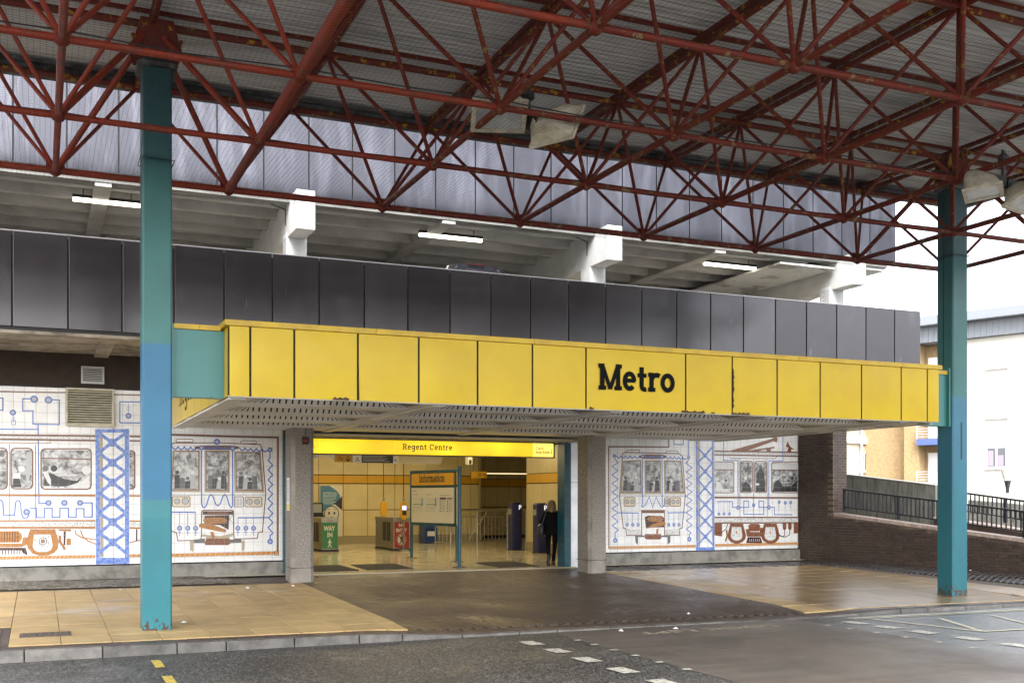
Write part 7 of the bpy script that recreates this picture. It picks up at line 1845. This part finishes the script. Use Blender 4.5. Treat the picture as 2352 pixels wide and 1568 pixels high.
# stair railing
rl = thing('stair_railing', (13.5, 33.7, 0), 'steel railing round the stairwell at the back of the hall', 'railing'); ry = 33.75
for a, b in ((11.95, 15.2),): MB().tube((a, ry, 1.25), (b, ry, 1.25), .025, 8).build('top_rail', steel, rl); MB().tube((a, ry, 1.04), (b, ry, 1.04), .018, 8).build('mid_rail', steel, rl); MB().tube((a, ry, .2), (b, ry, .2), .018, 8).build('bottom_rail', steel, rl)
for x in (12.55, 13.49, 14.6): MB().tube((x, ry, 0), (x, ry, 1.25), .025, 8).build('post', steel, rl)
x = 12.0
while x < 15.1: MB().tube((x, ry, .2), (x, ry, 1.04), .009, 6).build('baluster', steel, rl); x += .135
MB().path([(15.2, ry, 1.25), (15.25, 32.6, 1.25), (14.5, 32.0, 1.2), (14.5, 32.0, .0)], .025, 8).build('return_rail', steel, rl)
MB().path([(13.75, 35.2, .2), (14.55, 35.4, 1.18), (15.6, 35.4, 1.18)], .025, 8).build('stair_rail', steel, rl); MB().path([(14.5, 36.0, .15), (14.9, 36.2, .62), (15.6, 36.2, .62)], .03, 8).build('stair_rail', steel, rl)
nb = thing('newspaper_bin', (13.2, 37.8, 0), 'small blue newspaper bin against the rear wall', 'bin'); mb = MB(); mb.prism([(12.95, 37.6, .02), (12.95, 37.55, .55), (12.95, 37.7, .7), (12.95, 38.2, .7), (12.95, 38.2, .02)], (.48, 0, 0)); mb.build('body', mat('bin_blue', (.02, .06, .22), .4), nb); MB().box(13.05, 13.33, 37.535, 37.56, .27, .44).build('paper_window', paper, nb); MB().box(12.99, 13.39, 37.545, 37.57, .5, .54).build('lip', darkm, nb)
tm_ = thing('ticket_machine', (8.86, 37.6, 0), 'dark steel ticket machine behind the way in gate', 'ticket machine'); mb = MB(); mb.prism([(8.6, 37.5, 0), (8.6, 37.5, .95), (8.6, 37.75, 1.1), (8.6, 37.75, 1.5), (8.6, 38.25, 1.5), (8.6, 38.25, 0)], (.62, 0, 0)); mb.build('cabinet', darkm, tm_); MB().quad((8.66, 37.73, 1.15), (9.16, 37.73, 1.15), (9.16, 37.73, 1.45), (8.66, 37.73, 1.45)).build('screen', lcd, tm_); MB().box(8.66, 9.16, 37.49, 37.499, .6, .9).build('front_plate', steel, tm_)
ls = thing('lift_sign', (13.66, 34, 2.34), 'small amber hanging sign reading Lift with an arrow', 'sign'); MB().box(13.38, 13.945, 34, 34.05, 2.34, 2.565).build('board', amber, ls)
slab_text('Lift', .11, .13, 13.6, 2.395, lambda a, b, k: (a, 33.998 - k, b), maxw=.13).build('lift_lettering', ink, ls) if False else None
mb = MB(); k = 0; x = 13.62
for c in 'Lift':
    a, st = glyph(c, .13)
    for pts, ww in st: k += 1; ribbon(mb, [(x + p[0] * .1 * .55, 2.39 + p[1] * .12) for p in pts], ww * .1 * .7, lambda a_, b_, k=k: (a_, 33.998 - .0002 * k, b_))
    x += (a + .06) * .1 * .55
ribbon(mb, [(13.78, 2.45), (13.90, 2.45)], .016, lambda a_, b_: (a_, 33.99, b_)); ribbon(mb, [(13.86, 2.49), (13.905, 2.45), (13.86, 2.41)], .016, lambda a_, b_: (a_, 33.989, b_)); mb.build('lift_lettering', ink, ls)
for xx in (13.45, 13.88): MB().tube((xx, 34.02, 2.56), (xx, 34.02, 3.42), .005, 6).build('wire', darkm, ls)
cc = thing('security_camera', (11.73, 30, 2.7), 'small white security camera hung from the hall ceiling', 'camera'); MB().box(11.66, 11.80, 29.9, 30.12, 2.66, 2.90).build('housing', whites, cc, bevel=.01); MB().box(11.69, 11.77, 29.893, 29.899, 2.68, 2.80).build('lens', darkm, cc); MB().tube((11.73, 30, 2.9), (11.73, 30, 3.42), .02, 8).build('stem', whites, cc)
# door post and aluminium cheek at the right of the opening
dp = thing('door_post', (11.85, 23.6, 0), 'dark teal steel door post at the right edge of the entrance', 'post'); MB().box(11.70, 11.88, 23.55, 23.95, -.02, 3.03).build('post', tealdark, dp, bevel=.01); MB().box(11.69, 11.70, 23.6, 23.9, .6, .62).build('bolt_line', darkm, dp)
ap = thing('metal_panel', (12.0, 23.5, 0), 'pale aluminium panel between the teal door post and the right concrete pier', 'panel'); alum = mat('satin_aluminium', (.55, .56, .58), .3, metal=.7, col2=(.45, .46, .48), scale=2); MB().box(11.885, 12.43, 23.60, 23.66, -.03, 2.05).build('lower_sheet', alum, ap); MB().box(11.885, 12.43, 23.60, 23.66, 2.06, 3.03).build('upper_sheet', alum, ap); MB().box(12.40, 12.46, 23.66, 24.2, -.05, 3.05).build('return_sheet', alum, ap)
jp = thing('door_jamb', (5.3, 24.2, 0), 'narrow teal strip beside the left mural at the concrete pier', 'post'); MB().box(5.0, 5.06, 24.12, 24.3, -.05, 3.05).build('strip', tealdark, jp); MB().box(5.06, 5.5, 24.2, 24.3, -.05, 3.05).build('cheek', concm, jp)
# ------------------------------------------------------------------ the woman walking in
def skin_mesh(name, verts, edges, radii, m, parent, root=0, levels=2):
    me = bpy.data.meshes.new(name); me.from_pydata(verts, edges, []); o = bpy.data.objects.new(name, me); COL.objects.link(o)
    sk = o.modifiers.new('skin', 'SKIN'); sk.use_smooth_shade = True
    lay = me.skin_vertices[0].data if me.skin_vertices else None
    if lay is None:
        bm = bmesh.new(); bm.from_mesh(me); bm.verts.layers.skin.verify(); bm.to_mesh(me); bm.free(); lay = me.skin_vertices[0].data
    for i, r in enumerate(radii): lay[i].radius = r if isinstance(r, tuple) else (r, r); lay[i].use_root = (i == root)
    sb = o.modifiers.new('sub', 'SUBSURF'); sb.levels = sb.render_levels = levels
    bpy.context.view_layer.update()
    ev = bpy.data.meshes.new_from_object(o.evaluated_get(bpy.context.evaluated_depsgraph_get())); bpy.data.objects.remove(o)
    ev.materials.clear(); ev.materials.append(m)
    for p in ev.polygons: p.use_smooth = True
    o = bpy.data.objects.new(name, ev); COL.objects.link(o)
    if parent is not None: adopt(o, parent)
    return o
px, py = 11.68, 24.22
pe = thing('person', (px, py, 0), 'woman seen from behind in black jacket, trousers and boots walking into the hall', 'person')
clothes = mat('black_clothing', (.005, .005, .006), .9, spec=.1, bump=.4, bscale=25); skinm = mat('skin', (.45, .27, .19), .5); hairm = mat('fair_hair', (.20, .135, .06), .5, col2=(.09, .055, .025), scale=40, stretch=(6, 6, 1), lo=.4, hi=.6); bootm = mat('black_leather', (.012, .011, .011), .4)
V_ = [(0, 0, .86), (0, -.01, 1.0), (0, .0, 1.16), (0, .01, 1.30), (0, .02, 1.36), (0, .03, 1.42), (0, .04, 1.50), (0, .045, 1.56),          # 0-7 pelvis .. head
      (-.085, 0, .82), (-.085, .03, .48), (-.09, -.06, .12), (.085, 0, .82), (.08, .02, .48), (.07, .10, .10),                                  # 8-13 legs
      (-.17, .0, 1.28), (-.29, -.02, 1.02), (-.22, .10, .86), (.17, .0, 1.28), (.285, -.02, 1.03), (.22, .12, .92),                             # 14-19 arms
      (-.09, .05, .06), (.075, .22, .06), (-.16, .14, .80), (.17, .17, .88)]
E_ = [(0, 1), (1, 2), (2, 3), (3, 4), (4, 5), (5, 6), (6, 7), (0, 8), (8, 9), (9, 10), (0, 11), (11, 12), (12, 13), (3, 14), (14, 15), (15, 16), (3, 17), (17, 18), (18, 19), (10, 20), (13, 21), (16, 22), (19, 23)]
rd = [(.15, .11), (.125, .095), (.145, .105), (.14, .09), (.055, .055), (.05, .05), (.075, .09), (.06, .075), (.085, .09), (.058, .062), (.038, .042), (.085, .09), (.056, .06), (.038, .042), (.07, .065), (.066, .066), (.04, .04), (.08, .075), (.066, .066), (.04, .04), (.035, .05), (.035, .05), (.024, .03), (.024, .03)]
yaw = R(-12); cs_, sn_ = math.cos(yaw), math.sin(yaw)
def PT(p): return (px + p[0] * cs_ - p[1] * sn_, py + p[0] * sn_ + p[1] * cs_, p[2] + .01)
body = skin_mesh('body', [PT(p) for p in V_], E_, rd, clothes, pe)
# jacket: flared hem over the hips
jk = MB(); rings = [(1.34, .12, .09), (1.30, .20, .13), (1.20, .225, .15), (1.05, .215, .15), (.95, .23, .165), (.84, .265, .19), (.76, .285, .2)]; n = 22
for z, a, b in rings:
    for k in range(n): t = 2 * math.pi * k / n; jk.v.append(PT((a * math.cos(t), b * math.sin(t), z + .012 * math.sin(3 * t) * (1.3 - z))))
for j in range(len(rings) - 1):
    for k in range(n): jk.f.append((j * n + k, j * n + (k + 1) % n, (j + 1) * n + (k + 1) % n, (j + 1) * n + k))
jk.build('jacket', clothes, pe, smooth=True)
# face and neck are turned away; head carries its features on the far side
hd = MB(); n = 16
for j, (z, a, b) in enumerate(((1.385, .045, .05), (1.42, .06, .075), (1.47, .072, .09), (1.53, .074, .092), (1.575, .06, .075), (1.60, .02, .03))):
    for k in range(n):
        t = 2 * math.pi * k / n; nose = .022 if (k == 4 and j == 2) else 0
        hd.v.append(PT((a * math.cos(t), .05 + (b + nose) * math.sin(t), z)))
for j in range(5):
    for k in range(n): hd.f.append((j * n + k, j * n + (k + 1) % n, (j + 1) * n + (k + 1) % n, (j + 1) * n + k))
hd.f.append(tuple(5 * n + k for k in range(n))); hd.build('head', skinm, pe, smooth=True)
for s_ in (-1, 1): MB().lathe(PT((s_ * .032, .135, 1.495)), [(.003, -.006), (.012, 0), (.003, .006)], 8, axis=(0, 1, 0)).build('eye', ink, pe)
MB().lathe(PT((0, .135, 1.43)), [(.004, -.004), (.022, 0), (.004, .004)], 8, axis=(0, 1, 0)).build('mouth', mat('lips', (.3, .09, .08), .5), pe)
hr_ = MB(); n = 24
rs = [(1.615, .02, .02, .03), (1.605, .06, .07, .035), (1.57, .088, .10, .03), (1.50, .098, .108, .02), (1.42, .105, .10, -.005), (1.35, .112, .085, -.03), (1.29, .10, .06, -.05), (1.25, .06, .035, -.06)]
for j, (z, a, b, oy) in enumerate(rs):
    for k in range(n):
        t = 2 * math.pi * k / n; w_ = 1 + .06 * math.sin(5 * t + j) ; f = b * (1 if math.sin(t) < 0 else (.62 if z < 1.58 else 1)); hr_.v.append(PT((a * w_ * math.cos(t), oy + f * w_ * math.sin(t), z + .012 * math.sin(4 * t) * (1.6 - z) * 3)))
for j in range(len(rs) - 1):
    for k in range(n): hr_.f.append((j * n + k, j * n + (k + 1) % n, (j + 1) * n + (k + 1) % n, (j + 1) * n + k))
hr_.f.append(tuple(range(n))); hr_.build('hair', hairm, pe, smooth=True)
for s_, (w0, d0) in ((-1, ((-.165, .13, .82), (-.14, .19, .74))), (1, ((.175, .16, .89), (.15, .24, .84)))):
    hv = [w0, tuple((Vector(w0) * .55 + Vector(d0) * .45))]; he = [(0, 1)]; hrad = [(.022, .022), (.03, .018)]
    for q in range(4): b0 = Vector(hv[1]) + Vector((s_ * (.018 - .012 * q), 0, .006 * q - .01)); hv += [tuple(b0 + (Vector(d0) - Vector(w0)) * .35), tuple(b0 + (Vector(d0) - Vector(w0)) * (.62 + .05 * (q % 3)) + Vector((-s_ * .012, 0, -.012)))]; he += [(1, len(hv) - 2), (len(hv) - 2, len(hv) - 1)]; hrad += [(.009, .009), (.0075, .0075)]
    hv += [tuple(Vector(w0) + Vector((-s_ * .03, .02, -.01))), tuple(Vector(w0) + Vector((-s_ * .04, .05, -.02)))]; he += [(0, len(hv) - 2), (len(hv) - 2, len(hv) - 1)]; hrad += [(.01, .01), (.008, .008)]
    skin_mesh('hand', [PT(p) for p in hv], he, hrad, skinm, pe, levels=1)
for s_, fx, fy, ang_ in ((-1, -.09, -.05, 0), (1, .072, .13, 0)):
    bt = MB(); rsb = [(.0, .04, .11, .05), (.03, .042, .125, .05), (.07, .04, .10, .03), (.11, .042, .055, 0), (.2, .05, .055, -.005), (.27, .056, .06, -.005)]; n = 14
    for z, a, b, oy in rsb:
        for k in range(n): t = 2 * math.pi * k / n; bt.v.append(PT((fx + a * math.cos(t), fy + oy + b * math.sin(t), z)))
    for j in range(len(rsb) - 1):
        for k in range(n): bt.f.append((j * n + k, j * n + (k + 1) % n, (j + 1) * n + (k + 1) % n, (j + 1) * n + k))
    bt.f.append(tuple(range(n))); bt.build('boot', bootm, pe, smooth=True); MB().box(*[c for c in (PT((fx - .028, fy - .07, 0))[0], PT((fx + .028, fy - .07, 0))[0])], PT((fx, fy - .08, 0))[1], PT((fx, fy - .02, 0))[1], .0, .06).build('heel', bootm, pe)
bag = thing('shoulder_bag', PT((-.27, -.02, .80)), 'dark shoulder bag hanging at the left side of the woman', 'bag'); sm = MB(); n = 16
for z, a, b in ((.70, .04, .05), (.72, .075, .14), (.85, .085, .17), (.98, .07, .15), (1.03, .03, .12)):
    for k in range(n): t = 2 * math.pi * k / n; sm.v.append(PT((-.29 + a * math.cos(t), -.02 + b * math.sin(t), z)))
for j in range(4):
    for k in range(n): sm.f.append((j * n + k, j * n + (k + 1) % n, (j + 1) * n + (k + 1) % n, (j + 1) * n + k))
sm.f.append(tuple(range(n))); sm.f.append(tuple(4 * n + k for k in range(n))); sm.build('pouch', mat('bag_leather', (.022, .022, .026), .5), bag, smooth=True); MB().path([PT((-.28, -.12, 1.0)), PT((-.22, -.10, 1.18)), PT((-.16, -.06, 1.33)), PT((-.15, .04, 1.345)), PT((-.22, .09, 1.18)), PT((-.28, .10, 1.0))], .012, 6).build('strap', MATS['bag_leather'], bag)

# ------------------------------------------------------------------ flats beyond the ramp
render_w = mat('cream_render', (.44, .425, .38), .8, col2=(.40, .385, .34), scale=.6); tan = mat('tan_render', (.40, .345, .26), .8, col2=(.36, .31, .23), scale=.6); brickt = mat('buff_brick', (.36, .25, .13), .75, col2=(.29, .2, .1), scale=6, bump=.2, bscale=20); greyc = mat('grey_profiled_cladding', (.20, .215, .24), .4); upvc = mat('white_upvc', (.80, .80, .80), .35); paneg = mat('window_glass', (.10, .11, .12), .05, spec=.7); curtain = mat('mauve_curtain', (.30, .22, .30), .8); bluep = mat('balcony_blue', (.07, .11, .27), .5); railg = mat('balcony_rail', (.45, .48, .52), .4)
def frame_axes(c0, dv):
    c0 = Vector(c0); d = Vector((*dv, 0)).normalized(); nrm = Vector((d.y, -d.x, 0))
    return lambda s, o, z: tuple(Vector((c0.x, c0.y, 0)) + d * s + nrm * o + Vector((0, 0, z)))
def bx(F, s0, s1, o0, o1, z0, z1): return MB().hexa([F(s0, o0, z0), F(s1, o0, z0), F(s1, o1, z0), F(s0, o1, z0)], [F(s0, o0, z1), F(s1, o0, z1), F(s1, o1, z1), F(s0, o1, z1)])
blind = mat('white_blind', (.72, .72, .72), .6)
def window(F, s, z, w_, h, par, o=0., cur=False, bl=False):
    f = bx(F, s - w_ / 2, s + w_ / 2, o - .02, o + .05, z, z + h).build('window', upvc, par)
    for k in (0, 1):
        a = s - w_ / 2 + .08 + k * (w_ / 2 - .03); b = a + w_ / 2 - .13
        bx(F, a, b, o + .051, o + .056, z + .1, z + h - .1).build('pane', blind if bl else paneg, f)
        if cur: bx(F, a + .04, a + (b - a) * .75, o + .057, o + .06, z + .15, z + h - .25 * (1 + k)).build('curtain', curtain, f)
    bx(F, s - w_ / 2 - .05, s + w_ / 2 + .05, o - .02, o + .09, z - .06, z - .001).build('sill', upvc, f)
ab = thing('apartment_block', (47, 42.6, -.3), 'cream rendered block of flats with grey eaves cladding beyond the ramp', 'building')
FA = frame_axes((46.97, 42.6), (-.352, .936)); FB = lambda s, o, z: FA(-s, -o, z)   # s to the right as seen, o towards us
bx(FB, -2.75, 16, -10, 0, -.4, 10.3).build('wall', render_w, ab)
bx(FB, -2.72, 16, .002, .03, 7.40, 7.48).build('string_course', upvc, ab)
for s in (0, 4.2, 8.4):
    for k, z in enumerate((3.23, 5.93, 8.6)): window(FB, s, z, 1.12, 1.2, ab, cur=(k == 0), bl=(k > 0))
bx(FB, -8.5, 16, -10, .25, 10.32, 11.18).build('eaves_band', greyc, ab)
rb_ = MB(); s = -8.5
while s < 16: q = bx(FB, s, s + .06, .252, .29, 10.34, 11.16); i = len(rb_.v); rb_.v += q.v; rb_.f += [tuple(k + i for k in f) for f in q.f]; s += .32
rb_.build('cladding_ribs', greyc, ab); bx(FB, -8.6, 16, -10.2, .9, 11.2, 11.36).build('roof_edge', greyc, ab); bx(FB, -8.6, 16, -10.2, .5, 11.37, 11.75).build('roof', greyc, ab)
bx(FB, -8.4, -2.78, -10, -1.0, -.4, 10.3).build('brick_wall', brickt, ab); bx(FB, -5.2, -4.35, -1.0, -.05, -.4, 10.3).build('brick_pier', brickt, ab)
for k, z in enumerate((1.9, 4.6, 7.3)):
    b_ = bx(FB, -4.3, -2.8, -1.0, .35, z, z + .35).build('balcony', bluep if k == 1 else greyc, ab); bx(FB, -4.2, -3.3, -.99, -.93, z + .36, z + 2.3).build('balcony_door', upvc, b_)
    rr_ = MB()
    for zz in (.45, .6, .75, .9, 1.05, 1.2):
        q = bx(FB, -4.3, -2.8, .30, .34, z + zz, z + zz + .03); i = len(rr_.v); rr_.v += q.v; rr_.f += [tuple(j + i for j in f) for f in q.f]
    for ss in (-4.3, -3.55, -2.84):
        q = bx(FB, ss, ss + .04, .29, .35, z + .35, z + 1.25); i = len(rr_.v); rr_.v += q.v; rr_.f += [tuple(j + i for j in f) for f in q.f]
    rr_.build('balcony_rail', railg, b_)
tw = thing('tan_flats', (47.3, 51.4, -.3), 'tan rendered flats with a drainpipe seen under the right end of the canopy', 'building')
FT = frame_axes((47.3, 51.4), (.936, .352)); FT_ = lambda s, o, z: FT(s, o, z)
bx(FT_, -14, 1.5, -8, 0, -.4, 8.6).build('wall', mat('pale_tan_render', (.46, .42, .33), .8), tw); bx(FT_, -14, 1.5, .002, .06, 5.3, 8.6).build('upper_wall', tan, tw); bx(FT_, -14, 1.5, .061, .16, 4.85, 5.28).build('string_course', upvc, tw)
bx(FT_, 1.5, 2.1, -8, .1, -.4, 8.6).build('brick_pier', brickt, tw); bx(FT_, 2.1, 6.5, -8, .5, 3.95, 8.6).build('side_wall', tan, tw); bx(FT_, 2.1, 6.5, -8, .55, -.4, 3.93).build('lower_side_wall', render_w, tw); bx(FT_, 2.0, 6.6, -8.1, .62, 7.2, 8.6).build('grey_band', greyc, tw); bx(FT_, -14, 6.7, -8.2, .7, 8.62, 8.9).build('roof', greyc, tw)
window(FT_, -2.6, 3.2, .8, 1.2, tw, o=.02); window(FT_, -2.6, 5.95, .8, 1.2, tw, o=.08); MB().tube(FT_(-3.15, .2, -.3), FT_(-3.15, .2, 8.4), .06, 10).build('drainpipe', railg, tw)
for s in (2.1, -2.2): MB().tube(FB(s, .12, -.3), FB(s, .12, 10.3), .055, 10).build('drainpipe', railg, ab)
bx(FB, -2.72, 16, .002, .04, -.3, .5).build('base_course', brickt, ab)
# street lantern beyond the ramp
lp = thing('street_lantern', (32.85, 29.3, -.3), 'grey post lantern with a flared glass bowl in front of the cream flats', 'lamp')
MB().tube((32.85, 29.3, -.33), (32.85, 29.3, 1.85), .05, 12).build('post', railg, lp); MB().lathe((32.85, 29.3, 1.85), [(.055, 0), (.06, .1), (.085, .3), (.13, .45), (.02, .46)], 18).build('stem', darkm, lp); MB().lathe((32.85, 29.3, 2.32), [(.13, 0), (.19, .18), (.25, .38), (.255, .40), (.1, .44)], 20).build('bowl', mat('frosted_bowl', (.62, .60, .52), .3), lp)

# ------------------------------------------------------------------ litter and the chalk line on the wet paving
litm = mat('litter_white', (.75, .75, .72), .6)
spots = [(4.6, 21.3, 'scrap of white litter on the buff paving near the left concrete pier'), (1.95, 16.5, 'scrap of white litter beside the foot of the nearer column'), (1.4, 21.6, 'scrap of white litter on the buff paving behind the nearer column'), (3.7, 21.2, 'scrap of white litter in the middle of the left buff paving'), (18.85, 23.9, 'white ball of paper by the foot of the right mural'), (9.9, 15.3, 'scrap of white litter on the brown pavers above the look left lettering'), (8.0, 14.2, 'scrap of white litter in the gutter at the crossing'), (8.9, 14.1, 'white cup lid in the gutter beside the look left lettering'), (20.1, 19.0, 'white scrap on the setts under the ramp wall')]
for x, y, lab in spots:
    z = (ground(x, y) if y > KY else ROADZ) + .012; mb = MB(); n = 7; k0 = random.uniform(.025, .045)
    pts = [(x + k0 * random.uniform(.7, 1.3) * math.cos(2 * math.pi * k / n), y + k0 * random.uniform(.7, 1.3) * math.sin(2 * math.pi * k / n), z) for k in range(n)]
    for k in range(n): mb.f.append((k, (k + 1) % n, n))
    mb.v = pts + [(x, y, z + k0 * .7)]; mb.f.append(tuple(range(n))); tag(mb.build('litter', litm), lab, 'litter')
gum = MB(); random.seed(3)
for k in range(170):
    x, y = random.uniform(-.5, 18.5), random.uniform(10.5, 23.2); z = (ground(x, y) + .0035) if y > KY + .2 else ROADZ + .0095
    if KY - .1 < y < KY + .3: continue
    r_ = random.uniform(.008, .022); gum.poly([(x + r_ * 1.2 * math.cos(2 * math.pi * q / 7), y + r_ * math.sin(2 * math.pi * q / 7), z + .0003 * (k % 5)) for q in range(7)])
gum.build('trodden_gum', mat('trodden_gum', (.30, .28, .25), .6), pavement, kind='stuff')
S.cycles.use_denoising = True
